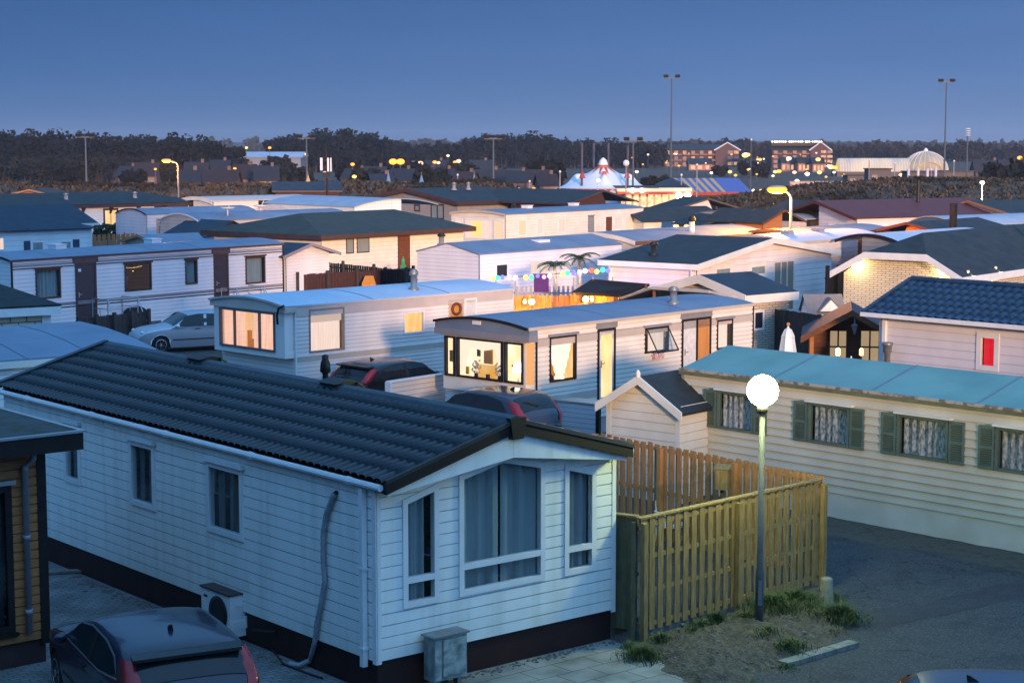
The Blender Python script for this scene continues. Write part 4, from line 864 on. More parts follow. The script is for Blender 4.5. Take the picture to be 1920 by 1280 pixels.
for px, py, sd in ((1606, 492, 'W'), (1768, 503, 'W'), (1815, 511, 'S'), (1867, 504, 'S')):
    a, z = WB.q(sd, px, py, .1); t = thing('wall_light', {1606: 'wall light at the left end of the white brick gable', 1768: 'wall light at the right end of the white brick gable', 1815: 'wall light just right of the white brick corner', 1867: 'wall light above the small window of the brick house'}[px], 'wall light', WB.world(WB.w(sd, a, z, .09)), 0)
    b = MB(); b.box(-.05, -.05, 0, .05, .05, .09); b.build('mount', M['steel'], t); b = MB(); b.ball((0, 0, -.05), .06, 10, 8); b.build('bulb', em('wall_bulb', (1, .72, .34), 60), t, True); gl_ = bpy.data.lights.new('wall_spot', 'POINT'); gl_.energy = 38 if px < 1800 else 22; gl_.color = (1, .68, .3); gl_.shadow_soft_size = .05; go_ = bpy.data.objects.new('wall_spot', gl_); col.objects.link(go_); go_.parent = t; go_.location = (-WB.ux * .22 if sd == 'W' else -WB.uy * .22) + Vector((0, 0, -.12))
# ---- big white gabled house
BW = cara('holiday_house', 'big white gabled house with dark roof and three-panel pale door', 'house', gp(1306, 493, 2.75), 52, 11.6, 4.4, 2.75, .8, pm('rose_white_cladding', (.8, .76, .75), (.73, .69, .68), .5, scale=1.4, stretch=(1, 1, .3)), 'felt', axis='y', kind='gab', ov=.35, oe=.3, barge='ivory', fascia='ivory', board=.25, fh=.24)
for q in ((1338, 497, 1372, 530), (1404, 493, 1437, 520)): box_win(BW, 'S', *q, 'ivory', 'curtain', hole=False, fw=.2, hood='ivory')
r = BW.rect('S', 1450, 488, 1487, 575); BW.window('S', [(r[0], .2), (r[2], .2), (r[2], 2.5), (r[0], 2.5)], 'ivory', .08, cur=pm('peach_blind', (.62, .45, .36), (.52, .36, .28), .7, scale=5, stretch=(4, 4, .2)), hole=False, mull=(.33, .66), name='patio_door')
BW.finish(); mb = MB()
for a in (.12, 4.2): BW.bar(mb, 'W', a, 0, a + .1, 2.6, .02, .12)
BW.P(mb, 'downpipe', M[WHT]); BW.flue(1.2, 2.9, 2.98, .5, .12, 'black', 'black')
P = BW.world((7.5, 4.9, 0)); 
# ---- small white brick annexe with navy roof
SB = cara('garden_house', 'small white brick annexe with navy roof and broad white fascia', 'annexe', gp(1400, 556, 2.4), 40, 2.2, 4.1, 2.5, .55, brickmat('annexe_brick', (.62, .55, .44), (.2, .17, .15), .33, .085, .012), 'feltblue', kind='gab', ov=.2, oe=.25, fascia='ivory', boards=False, fh=.3)
r = SB.rect('S', 1412, 558, 1432, 575); SB.window('S', [(r[0], 1.2), (r[2], 1.2), (r[2], 1.9), (r[0], 1.9)], 'whitetrim', .08, cur='dark', hole=False); SB.finish()
# ---- grey roofed caravan behind the coloured lights
C3 = cara('static_caravan', 'pale caravan with grey roof behind coloured lights and palms', 'static caravan', gp(898, 476, 3.0), 50, 10.06, 3.53, 3.0, .42, pm('blue_white_cladding', (.77, .77, .82), (.7, .7, .75), .5, scale=1.4, stretch=(1, 1, .3)), 'roofgrey', kind='gab', ov=.05, oe=.06, board=.16, bd=.012)
for i in range(1): C3.window('S', C3.rq('S', 928, 494, 952, 520), 'whitetrim', .08, cur='dark', hole=False); C3.window('S', C3.rq('S', 993, 488, 1030, 522), 'whitetrim', .06, cur='pale_lit', hole=False, mull=(.5,))
C3.finish(); mb = MB()
for x in (1.9, 4.5, 7.2): mb.box(x, -.0, 3.03, x + .04, .02, 3.04)
trims(C3, M['greyband'], ('S', -.02, .2, .04, 3, .03)); C3.flue(-1.1, 1.2, 3.1, .55, .12, 'black', 'black') if False else None
mb = MB(); mb.box(5.1, .9, 3.2, 5.9, 1.5, 3.34); C3.P(mb, 'roof_hatch', M[WHT])
C3.flue(.3, 2.4, 3.3, .5, .12, 'greyband', 'black')
# ---- white caravan M beyond it
Mh = cara('static_caravan', 'white caravan with lit front windows and open brown door beyond the palms', 'static caravan', gp(948, 402, 3.0), 52, 16.2, 4.64, 3.0, .2, M['ivory'], 'roofgrey', ov=.06, oe=.12, board=.2, barge='beigeband')
for q, fm, cu in (((970, 411, 987, 443), 'whitetrim', 'warm_far'), ((1005, 408, 1018, 440), 'whitetrim', 'pale_lit'), ((1045, 407, 1060, 437), 'whitetrim', 'pale_lit'), ((1102, 405, 1113, 437), 'greyband', 'curtain'), ((1150, 402, 1167, 432), 'whitetrim', 'pale_lit')): box_win(Mh, 'S', *q, fm, cu, hole=False, fw=.12, hood=fm)
r = Mh.rect('S', 1134, 401, 1148, 432); Mh.door('S', [(r[0], .4), (r[2], .4), (r[2], 2.55), (r[0], 2.55)], 'whitetrim', 'brownwood', .08)
for q, cu in (((853, 408, 868, 445), 'pale_lit'), ((872, 408, 921, 445), 'pale_lit'), ((926, 410, 944, 445), 'warm_far')):
    a = Mh.rect('W', *q); Mh.window('W', [(a[0], 1.3), (a[2], 1.3), (a[2], 2.62), (a[0], 2.62)], 'whitetrim', .08, cur=cu, hole=False)
a = Mh.rect('W', 886, 412, 903, 440); mb = MB(); Mh.bar(mb, 'W', a[0], 1.5, a[2], 2.5, .008, .03); Mh.P(mb, 'lit_ornament', em('ornament_glow', (1, .5, .15), 1.6))
Mh.finish()
# ---- left back rows
h = House('bungalow', 'white bungalow with blue hipped roof and dark shutters at far left', 'bungalow', gp(170, 428, 2.65) - Vector((math.cos(.74), math.sin(.74), 0)) * 9, 42.5, 9, 6, 2.65, zs=0, board=.3, bd=.015)
for q in ((58, 452, 83, 480), (112, 451, 135, 480)): box_win(h, 'S', *q, 'whitetrim', 'curtain', hole=False, fw=.1)
for q in ((44, 452, 57, 480), (136, 449, 149, 480)): a = h.rect('S', *q); h.strip('shutter', 'S', a[0], a[1], a[2], a[3], pm('navy_shutter', (.05, .07, .11), None, .5), .05)
a = h.rect('S', 0, 444, 9, 470); h.window('S', [(a[0] - .5, a[1]), (a[2], a[1]), (a[2], a[3]), (a[0] - .5, a[3])], 'whitetrim', .08, cur='pale_lit', hole=False)
h.walls(MATS['cool_white_cladding'], None); h.hip(2.68, 3.7, .3, 2.5, 6.6, 'feltblue'); h.flue(3.0, 1.3, 3.2, .6, .13, 'steel', 'steel')
h2 = cara('bungalow', 'navy gabled roof rising behind the shuttered white bungalow', 'bungalow', gp(172, 412, 3.0) - Vector((math.cos(.74), math.sin(.74), 0)) * 9, 42.5, 9, 6, 2.9, 1.0, 'white', 'feltblue', kind='gab', ov=.3, oe=.3, fascia='ivory'); h2.finish()
h = House('bungalow', 'long low bungalow with dark roof and one bright window', 'bungalow', gp(372, 379, 2.7) - Vector((math.cos(.73), math.sin(.73), 0)) * 24, 41.6, 24, 8, 2.7, zs=0, board=.3)
for q, cu in (((193, 391, 222, 424), 'warm_lit'), ((289, 387, 352, 398), 'warm_lit')): a = h.rect('S', *q); h.window('S', [(a[0], a[1]), (a[2], a[1]), (a[2], min(2.5, a[3])), (a[0], min(2.5, a[3]))], 'brownband', .16, cur=cu, hole=False, mull=(.5,), bw=.05)
h.walls(MATS['cool_white_cladding'], None); h.hip(2.76, 3.62, .5, 4, 20, 'felt'); mb = MB(); mb.box(-.5, -.5, 2.5, 24.5, 8.5, 2.7); h.P(mb, 'fascia', M['brownband'])
mb = MB()
for k in range(9): x = 3 + k * 2.5; mb.prism([(x, 0, 2.5), (x, -.5, 2.5), (x, 0, 1.9)], (.16, 0, 0))
h.P(mb, 'bracket', M['brownband'])
for x in (12.5, 18.8): h.flue(x, 1.6, 3.1, .55, .16, 'pipe', 'steel')
h = cara('summer_house', 'orange lit wooden gable peeping over the long dark roof', 'summer house', gp(6, 367, 2.9), 0, 5, 6, 2.9, .6, M['cabin'], 'felt', axis='y', kind='gab', ov=.5, oe=.5, barge='timber'); setlen(h, 'S', 70, 367); h.finish()
h = cara('static_caravan', 'orange lit caravan end with dark windows before the dune', 'static caravan', gp(400, 377, 2.9), 42, 10, 5, 2.9, .3, M['ivory'], 'pink', ov=.1, oe=.2, barge='ivory', fh=.3)
setlen(h, 'S', 484, 374); setlen(h, 'W', 363, 373)
for q in ((405, 386, 419, 400), (422, 386, 464, 400), (466, 385, 478, 400)): a = h.rect('S', *q); h.window('S', [(a[0], 1.2), (a[2], 1.2), (a[2], 2.2), (a[0], 2.2)], 'brownband', .14, cur='pale_lit', hole=False)
a = h.rect('W', 379, 384, 391, 395); h.window('W', [(a[0], 1.2), (a[2], 1.2), (a[2], 2.2), (a[0], 2.2)], 'brownband', .12, cur='pale_lit', hole=False); h.finish()
h = cara('static_caravan', 'white caravan with domed pale blue roof left of the grey gabled house', 'static caravan', gp(664, 388, 2.9), 42, 8, 12, 2.9, .55, M['white'], 'rooflight', axis='y', ov=.1, oe=.15); setlen(h, 'S', 752, 386); setlen(h, 'W', 507, 380); h.W = min(h.W, 16); h.finish()
h = cara('bungalow', 'grey gabled bungalow with broad dark brown barge boards', 'bungalow', gp(857, 375, 2.8), 46, 9, 12, 2.75, .95, M['grey'], 'felt', kind='gab', ov=.6, oe=.5, fascia='brownband', fh=.34); setlen(h, 'W', 690, 366); setlen(h, 'S', 958, 372)
for q in ((777, 383, 788, 397), (808, 382, 833, 412)): a = h.rect('W', *q); h.window('W', [(a[0], a[1]), (a[2], a[1]), (a[2], min(a[3], 2.4)), (a[0], min(a[3], 2.4))], 'brownband', .14, cur='curtain', hole=False, mull=(.5,) if q[0] == 808 else ())
h.finish()
for k in (3, 6): h.flue(2 + k * .6, h.W / 2 - 1.5, 3.6, .6, .15, 'pipe', 'steel')
h = cara('bungalow', 'dark roofed bungalow with brown boarded gable behind the white caravan', 'bungalow', gp(1067, 379, 2.7), 45, 8, 12, 2.7, .95, M['redwood'], 'felt', axis='y', kind='gab', ov=.5, oe=.4, fascia='brownband'); setlen(h, 'S', 1135, 378); setlen(h, 'W', 967, 377); h.finish()
h = cara('summer_house', 'brown pavilion with navy roof standing against the dune', 'pavilion', gp(516, 356, 2.9), 8, 6.6, 4, 2.9, .8, M['redwood'], 'feltblue', kind='gab', ov=.3, oe=.3, fascia='brownband'); a = h.rect('S', 526, 358, 536, 370); h.window('S', [(a[0], 1.2), (a[2], 1.2), (a[2], 2.4), (a[0], 2.4)], 'brownband', .1, cur='warm_far', hole=False); h.finish()
h = cara('static_caravan', 'lilac ended caravan with black edged arched roof by the hedge', 'static caravan', gp(275, 402, 2.9), 45, 9, 3.6, 2.9, .35, M['lilac'], 'roofgrey', ov=.06, oe=.1, barge='darktrim', fh=.06); setlen(h, 'W', 217, 400); h.L = 12; h.finish()
h = cara('static_caravan', 'beige caravan with satellite dishes on its long grey roof', 'static caravan', gp(373, 414, 2.9), 45, 12, 4, 2.9, .4, M['pink'], 'roofgrey', ov=.06, oe=.1, barge='ivory', fh=.08); setlen(h, 'W', 293, 408); setlen(h, 'S', 575, 402); h.finish()
for x, y in ((2.6, .6), (6.4, 2.2)):
    b = MB(); b.lathe([(.55, .16), (.4, .06), (.01, 0)], (x, y, 3.5), 16, .8); b.tube([(x, y, 3.1), (x, y, 3.52)], .05, 6); b.tube([(x, y, 3.52), (x + .1, y - .2, 3.95)], .02, 5); h.P(b, 'satellite_dish', M[WHT], None, True)
h = cara('garden_shed', 'low dark pyramid roof shed before the beige caravan', 'shed', gp(375, 447, 2.0), 45, 4.5, 4, 2.0, 1.0, 'redwood', 'feltblue', kind='gab', ov=.3, oe=.3, axis='y'); h.finish()
h = cara('garden_shed', 'low shed with pale roof edge left of the dark pyramid roof', 'shed', gp(300, 455, 1.9), 42, 5, 4, 1.9, .4, 'beigeband', 'roofgrey', kind='gab', ov=.3, oe=.3, fascia='timber'); h.finish()
fence('slat_fence', 'brown slatted fence below the hedge at left', gp(172, 440, 1.6), gp(262, 437, 1.6), 1.6, 4, 'cabin', bw=.22, gap=.1)
# ---- right back rows
h = cara('static_caravan', 'caravan with long blue grey roof and cream fascia under orange lamps', 'static caravan', gp(1192, 453, 2.85), 50, 12, 5, 2.85, .35, M['ivory'], 'roofgrey', ov=.08, oe=.15, fascia='brownband', barge='ivory', fh=.2); setlen(h, 'S', 1402, 437); setlen(h, 'W', 1150, 441); h.W = 4; h.finish(); h.flue(6.3, 1.0, 3.0, .9, .15, 'ivory', 'black')
h = cara('static_caravan', 'caravan with pale white roof behind the big white gable', 'static caravan', gp(1478, 455, 2.9), 50, 9, 3.6, 2.9, .3, M['lilac'], 'roofwhite', ov=.06, oe=.1, fascia='beigeband'); setlen(h, 'S', 1608, 444); h.finish()
for x in (2, 5): b = MB(); b.box(x, 1.2, 3.15, x + .5, 1.7, 3.38); h.P(b, 'roof_vent', M['pipe'])
h = cara('static_caravan', 'caravan with flat steel blue roof and brown eaves right of the sodium lamp', 'static caravan', gp(1500, 441, 2.85), 48, 9, 3.4, 2.85, .25, M['brownwood'], 'roofgrey', ov=.1, oe=.2, fascia='brownband'); setlen(h, 'S', 1622, 431); h.finish()
h = cara('static_caravan', 'grey ended caravan with white arched roof below the red house', 'static caravan', gp(1690, 455, 2.9), 46, 9, 3.6, 2.9, .35, M['grey'], 'roofwhite', ov=.06, oe=.15, fascia='darktrim'); setlen(h, 'W', 1617, 448); h.finish()
h = cara('holiday_house', 'white house with maroon roof and three lit gable windows before the dune', 'house', gp(1607, 405, 2.75), 30, 14, 8, 2.7, 1.0, MATS['blue_white_cladding'], 'maroon', kind='gab', ov=.35, oe=.4, barge='maroon', fh=.2, board=.3, bd=.02); setlen(h, 'S', 1812, 402); h.L = min(h.L, 24); setlen(h, 'W', 1536, 402)
for q in ((1553, 412, 1566, 425), (1570, 410, 1583, 425), (1588, 413, 1599, 425)): a = h.rect('W', *q); h.window('W', [(a[0], 1.2), (a[2], 1.2), (a[2], 2.2), (a[0], 2.2)], 'whitetrim', .1, cur='pale_lit', hole=False)
for q, cu in (((1630, 415, 1648, 432), 'pale_lit'), ((1652, 415, 1665, 432), 'curtain'), ((1699, 421, 1714, 432), 'warm_far')): a = h.rect('S', *q); h.window('S', [(a[0], .9), (a[2], .9), (a[2], 2.1), (a[0], 2.1)], 'whitetrim', .1, cur=cu, hole=False)
h.finish(); b = MB(); b.tube([(h.L * .82, 3, 3.4), (h.L * .82, 3, 5.0)], .12, 8); h.P(b, 'stove_pipe', M['black'])
h = cara('garden_house', 'small white fronted cabin with slate roof left of the red house', 'cabin', gp(1528, 402, 2.6), 35, 5, 5, 2.6, .9, M['white'], 'felt', axis='y', kind='gab', ov=.4, oe=.5); setlen(h, 'W', 1508, 400); h.W = 5; h.finish()
h = cara('garden_shed', 'brown wooden shed with grey felt roof under the sodium lamp', 'shed', gp(1430, 413, 2.7), 42, 4, 5, 2.6, .75, M['cabin'], 'felt', axis='y', kind='gab', ov=.25, oe=.2, barge='brownwood'); setlen(h, 'S', 1466, 412); setlen(h, 'W', 1380, 412); h.finish()
h = cara('static_caravan', 'pinkish caravan with blue roof behind the brown shed', 'static caravan', gp(1378, 405, 2.45), 40, 9, 4, 2.45, .3, M['pink'], 'roofgrey', ov=.1, oe=.1); setlen(h, 'W', 1350, 403); h.W = 6; h.finish()
h = cara('static_caravan', 'small pink caravan partly hidden by the sodium lamp pole', 'static caravan', gp(1482, 412, 2.4), 40, 6, 4, 2.4, .3, M['pink'], 'rooflight', ov=.1, oe=.1); setlen(h, 'S', 1512, 410); h.finish()
h = cara('holiday_house', 'white triangular gable under a dark roof left of the brown shed', 'house', gp(1262, 392, 2.2), 12, 6, 6, 2.2, .9, pm('blue_white_gable', (.74, .75, .78), None, .5), 'felt', axis='y', kind='gab', ov=.5, oe=.4, boards=False, barge='brownband'); setlen(h, 'S', 1336, 392); h.finish()
h = cara('garden_shed', 'small brown gabled shed just right of the twin orange lamps', 'shed', gp(1318, 420, 2.1), 20, 3.5, 4, 2.1, .6, M['brownwood'], 'felt', axis='y', kind='gab', ov=.4, oe=.3, barge='timber'); setlen(h, 'S', 1368, 420); h.finish()
h = cara('holiday_house', 'dark roofed house beside the white caravan end', 'house', gp(1206, 412, 2.2), 30, 7, 5, 2.2, .8, M['ivory'], 'felt', kind='gab', ov=.4, oe=.4); setlen(h, 'S', 1240, 409); h.finish()
h = cara('holiday_house', 'house with maroon barge boards and an orange gable behind the brick house', 'house', gp(1800, 445, 2.6), 50, 8, 6, 2.6, .75, M['cabin'], 'felt', kind='gab', ov=.4, oe=.4, barge='maroon', fh=.14); setlen(h, 'W', 1692, 445); h.finish(); b = MB(); b.tube([(1.0, h.W / 2 - .8, 2.8), (1.0, h.W / 2 - .8, 4.4)], .22, 8); h.P(b, 'chimney', M['black'])
h = cara('static_caravan', 'caravan with deep blue side and pale blue arched roof at right edge', 'static caravan', gp(1795, 423, 2.75), 34, 14, 4, 2.75, .5, pm('blue_side', (.06, .14, .3), (.05, .11, .25), .5), 'rooflight', ov=.05, oe=.1, boards=False); h.finish()
h = cara('holiday_house', 'orange lit house with dark roof at far right below the dune', 'house', gp(1898, 399, 2.8), 30, 8, 8, 2.75, .8, M['ivory'], 'felt', kind='gab', ov=.4, oe=.3, barge='timber'); setlen(h, 'W', 1866, 396); h.W = 7
for q in ((1884, 396, 1890, 405), (1893, 396, 1897, 405)): a = h.rect('W', *q); h.window('W', [(a[0], 1.2), (a[2] , 1.2), (a[2], 2.2), (a[0], 2.2)], 'brownband', .1, cur='warm_far', hole=False)
h.window('S', [(.6, 1), (2.2, 1), (2.2, 2.2), (.6, 2.2)], 'brownband', .1, cur='warm_far', hole=False); h.finish()
# ---- canopies, cabin, fences and garden things in the middle right
def canopy(name, label, pts, z, mat, rise=.0, thick=.09, edge=None):
    P = [gp(x, y, z + dz) for x, y, dz in pts]
    c = sum(P, Vector()) / len(P); t = thing(name, label, 'canopy', (c.x, c.y, 0)); L_ = [p - Vector((c.x, c.y, 0)) for p in P]
    b = MB(); b.prism(L_, (0, 0, -thick)); b.build('roof', M[mat], t)
    for p_ in L_: b = MB(); b.box(p_.x * .92 - .05, p_.y * .92 - .05, 0, p_.x * .92 + .05, p_.y * .92 + .05, p_.z - .02); b.build('post', M['brownwood'], t)
    if edge:
        b = MB()
        for i in range(4): b.tube([L_[i] + Vector((0, 0, -.02)), L_[(i + 1) % 4] + Vector((0, 0, -.02))], .06, 5)
        b.build('edge_trim', M[edge], t)
    return t
canopy('terrace_canopy', 'dark brown terrace canopy behind the lit orange fence', ((1072, 547, .0), (1165, 553, .0), (1218, 532, .45), (1110, 523, .45)), 2.1, 'darktrim')
canopy('terrace_canopy', 'navy terrace roof with pale edge behind the grey caravan roof', ((1165, 558, 0), (1398, 562, 0), (1330, 546, .5), (1222, 539, .5)), 2.2, 'feltblue', edge='beigeband')
G = House('garden_cabin', 'brown wooden garden cabin with two lit cross-bar windows', 'garden cabin', at_depth(1517, 624, 57), -10, 2.5, 2.5, 1.62, zs=0, board=.14, bd=.012)
G.L = G.q('S', 1676, 640)[0]; prC = gab(G.L, 1.65, 1.65 + .74, .25); z0 = G.q('S', 1560, 662)[1]; z1 = G.q('S', 1560, 617)[1]
for q in ((1554, 617, 1589, 660), (1612, 617, 1650, 660)): a = G.rect('S', *q); G.window('S', [(a[0], .6), (a[2], .6), (a[2], a[3]), (a[0], a[3])], 'brownwood', .05, cur=em('cabin_blind', (1, .66, .38), .42), hole=False, mull=(.5,), trans=(.5,), bw=.05)
G.walls(M['brownwood'], prC, 'y'); G.roof('y', prC, -.9, 2.7, .06, 'feltblue'); G.barge('y', prC, -.95, -.9, .03, .16, 'brownwood')
for x in (.1, G.L - .1): b = MB(); b.box(x - .06, -.85, 0, x + .06, -.73, 1.68); G.P(b, 'porch_post', M['cabin'])
P = G.world((G.L * .53, -.9, 2.0)); t = thing('hanging_lantern', 'small lantern hanging under the brown cabin gable', 'lantern', P); b = MB(); b.lathe([(.03, -.35), (.09, -.1), (.1, -.05), (.02, 0), (.015, .25)], (0, 0, 0), 10); b.build('body', M['steel'], t); b = MB(); b.ball((0, 0, -.16), .035, 8, 6); b.build('bulb', em('lantern', (1, .7, .35), 6), t)
fence('board_fence', 'tall dark fence behind the folded white parasol', gp(1412, 573, 1.9), gp(1612, 600, 1.9), 1.9, 4, 'oldwood', bw=.15, gap=.008, posth=.02)
fence('board_fence', 'short brown fence between the white gable house and the brick house', gp(1548, 510, 1.9), gp(1590, 508, 1.9), 1.9, 3, 'brownwood', bw=.2, gap=.01, pw=.14, posth=.3)
P = at_depth(1477, 655, 52.0); t = thing('closed_parasol', 'folded white parasol standing before the dark fence', 'parasol', (P.x, P.y, 0)); b = MB(); V = []; b.lathe([(.34, .75), (.3, .95), (.24, 1.5), (.17, 1.98), (.18, 2.0), (.1, 2.2), (.03, 2.26)], (0, 0, 0), 18); b.v = [(x * (1 + .12 * math.cos(6 * math.atan2(y, x))), y * (1 + .12 * math.cos(6 * math.atan2(y, x))), z) for x, y, z in b.v]; b.build('canvas', M['whitetrim'], t)
b = MB(); b.tube([(0, 0, 0), (0, 0, 2.35)], .03, 8); b.build('pole', M['ivory'], t); b = MB(); b.ball((0, 0, 2.36), .06, 8, 6); b.build('finial', M['timber'], t); b = MB(); b.lathe([(.3, 0), (.28, .08), (.05, .1)], (0, 0, 0), 14); b.build('base', M['black'], t)
P = at_depth(1596, 665, 50.5); t = thing('closed_parasol', 'small folded mauve parasol before the brown cabin', 'parasol', (P.x, P.y, 0)); b = MB(); b.lathe([(.34, .62), (.26, .85), (.13, 1.35), (.14, 1.37), (.03, 1.55)], (0, 0, 0), 16); b.v = [(x * (1 + .15 * math.cos(6 * math.atan2(y, x))), y * (1 + .15 * math.cos(6 * math.atan2(y, x))), z) for x, y, z in b.v]; b.build('canvas', pm('mauve_canvas', (.3, .2, .28), (.22, .14, .2), .8, scale=4), t); b = MB(); b.tube([(0, 0, 0), (0, 0, 1.6)], .025, 8); b.build('pole', M['ivory'], t)
for px, lab in ((1571, 'small bright garden lamp on the terrace before the brown cabin'), (1615, 'small amber candle lantern beside the mauve parasol')):
    P = at_depth(px, 662, 49.5); t = thing('garden_lantern', lab, 'lantern', (P.x, P.y, P.z - .75)); b = MB(); b.tube([(0, 0, 0), (0, 0, .72)], .02, 6); b.build('stem', M['black'], t); b = MB(); b.lathe([(.03, .68), (.06, .7), (.06, .86), (.02, .9)], (0, 0, 0), 10); b.build('glass', em('candle%d' % px, (1, .62, .22), 9 if px == 1571 else 2.5), t)
P = at_depth(1604, 668, 50.0); t = thing('terrace_table', 'dark round terrace table in front of the cabin windows', 'table', (P.x, P.y + 1.0, 0)); b = MB(); b.lathe([(.5, .7), (.52, .73), (.5, .75)], (0, 0, 0), 18); b.build('table_top', M['dark'], t); b = MB(); b.tube([(0, 0, 0), (0, 0, .7)], .05, 8); b.build('leg', M['dark'], t)
for dx, lab in ((-.85, 'dark terrace chair left of the round table'), (.9, 'dark terrace chair right of the round table')):
    t = thing('terrace_chair', lab, 'chair', (P.x + dx, P.y + 1.1, 0)); b = MB(); b.box(-.25, -.25, .42, .25, .25, .46); b.build('seat', M['dark'], t); b = MB(); b.grid(lambda u, v: ((u - .5) * .52, .25 + .1 * v, .46 + .55 * v - .1 * (2 * u - 1) ** 2 * v), 8, 4); b.build('backrest', M['dark'], t)
    for sx in (-.2, .2):
        for sy in (-.2, .2): b = MB(); b.tube([(sx, sy, .43), (sx * 1.15, sy * 1.15, 0)], .02, 5); b.build('leg', M['dark'], t)
# playhouse
P = gp(1548, 575, 1.2); h = House('playhouse', 'small grey roofed playhouse with dormer and green window', 'playhouse', (gp(1516, 578, 1.35).x, gp(1516, 578, 1.35).y), 4, 1.3, 1.1, 1.3, zs=0, board=.1); h.L = h.q('S', 1580, 577)[0]; h.window('S', [(h.L * .45, .85), (h.L * .8, .85), (h.L * .8, 1.22), (h.L * .45, 1.22)], pm('lime_frame', (.35, .45, .06), None, .5), .06, cur='dark', hole=False); h.walls(M['white'], gab(1.1, 1.32, 1.85, .1)); h.roof('x', gab(1.1, 1.32, 1.85, .15), -.1, h.L + .1, .04, pm('grey_slate', (.2, .19, .2), None, .6))
b = MB(); m_ = h.L * .62; b.prism([(m_ - .42, -.2, 1.25), (m_, -.2, 1.68), (m_ + .42, -.2, 1.25)], (0, .06, 0)); b.v = [(x, y, z) for x, y, z in b.v]; h.P(b, 'dormer', M['white']); b = MB(); b.prism([(m_ - .5, -.24, 1.24), (m_, -.24, 1.75), (m_, -.24, 1.7), (m_ - .44, -.24, 1.24)], (0, .6, 0)); b.prism([(m_ + .5, -.24, 1.24), (m_, -.24, 1.75), (m_, -.24, 1.7), (m_ + .44, -.24, 1.24)], (0, .6, 0)); h.P(b, 'dormer_roof', MATS['grey_slate'])
# ---- coloured lights, palms, lit fence
YL = 71.5
f_ = fence('picket_fence', 'translucent picket fence under the string of coloured lights', at_depth(930, 540, YL), at_depth(1148, 540, YL), 1.95, 7, pm('pale_picket', (.4, .36, .42), None, .6), bw=.09, gap=.09, posth=.35, pw=.06)
cols = [('green', (.05, 1, .35)), ('blue', (.12, .12, 1)), ('amber', (1, .5, .1)), ('pink', (1, .3, .45)), ('white', (1, .75, .5)), ('red', (1, .08, .04))]
string = [(925, 522, 2), (933, 521, 0), (942, 520, 1), (955, 521, 3), (966, 521, 4), (986, 520, 2), (997, 520, 0), (1008, 517, 1), (1020, 519, 3), (1030, 517, 4), (1055, 514, 2), (1064, 512, 0), (1076, 512, 1), (1087, 510, 3), (1097, 508, 4), (1109, 507, 5), (1119, 509, 2), (1130, 506, 0), (1140, 507, 1)]
wp = MB(); pts = [at_depth(x, y - 2, YL - .1) for x, y, c in string]; wp.tube(pts, .012, 4); sl_ = thing('string_lights', 'string of coloured bulbs hung along the picket fence', 'string lights', (pts[0].x, pts[0].y, 0)); o_ = Vector((pts[0].x, pts[0].y, 0)); wp.v = [tuple(Vector(v) - o_) for v in wp.v]; wp.build('cable', M['black'], sl_)
for (x, y, c) in string:
    b = MB(); n_, cc = cols[c]; P = at_depth(x, y, YL - .1) - o_; b.ball(P, .1, 10, 8); b.build('bulb', em('bulb_' + n_, cc, 2.6), sl_, True)
def palm(label, px, py, top, n, rl):
    P = at_depth(px, py, YL + .8); t = thing('palm_tree', label, 'palm', (P.x, P.y, 0)); b = MB(); b.tube([(0, 0, 0), (.05, 0, top * .5), (.0, 0, top)], [.11, .08, .07], 8); b.build('trunk', pm('palm_trunk', (.2, .14, .09), (.12, .08, .05), .9, scale=12, bump=.4), t)
    b = MB(); rnd = random.Random(int(px))
    for k in range(n):
        a = 2 * PI * k / n + rnd.uniform(-.2, .2); up = rnd.uniform(.4, 1.4); L_ = rl * rnd.uniform(.8, 1.1); d = Vector((math.cos(a), math.sin(a), 0)); prev = None
        spine = [Vector((0, 0, top)) + d * (L_ * u * math.cos(up * (1 - u))) * .9 + Vector((0, 0, L_ * (math.sin(up) * u - .95 * u * u * .8))) for u in [i / 8 for i in range(9)]]
        sd = Vector((-d.y, d.x, 0))
        for i in range(1, 9):
            p_, q_ = spine[i - 1], spine[i]
            for s_ in (-1, 1):
                for kk in (0, .5):
                    bs = p_.lerp(q_, kk); ln = .34 * rl * (1 - abs(i / 8 - .45)) + .08; tip = bs + (sd * s_ * .8 + (q_ - p_).normalized() * .7 + Vector((0, 0, -.25))).normalized() * ln; w_ = (q_ - p_) * .3
                    b.poly([bs, bs + w_, tip])
        b.tube(spine, .015, 4)
    b.build('crown', pm('palm_leaf', (.03, .055, .028), (.018, .035, .016), .6, scale=5), t); return t
palm('lower potted palm tree left of its taller neighbour', 1040, 528, 2.65, 16, .82); palm('taller palm tree with blue light on its trunk', 1086, 526, 2.95, 16, .92)
b = MB(); P = at_depth(1015, 531, YL - .15); b.box(-.3, 0, -.35, .3, .03, .35); b.box(-.34, -.01, .33, .34, .04, .38); tag(b.build('banner', pm('violet_cloth', (.12, .04, .2), None, .8), loc=P), 'small violet cloth hung on the picket fence', 'banner')
fl_ = fence('board_fence', 'glowing orange board fence behind the white caravan roof', at_depth(955, 570, 67.0), at_depth(1185, 562, 67.0), 1.95, 7, pm('orange_board', (.5, .2, .05), (.36, .13, .03), .6, scale=7, stretch=(3, 3, .4)), bw=.2, gap=.02, posth=.0)
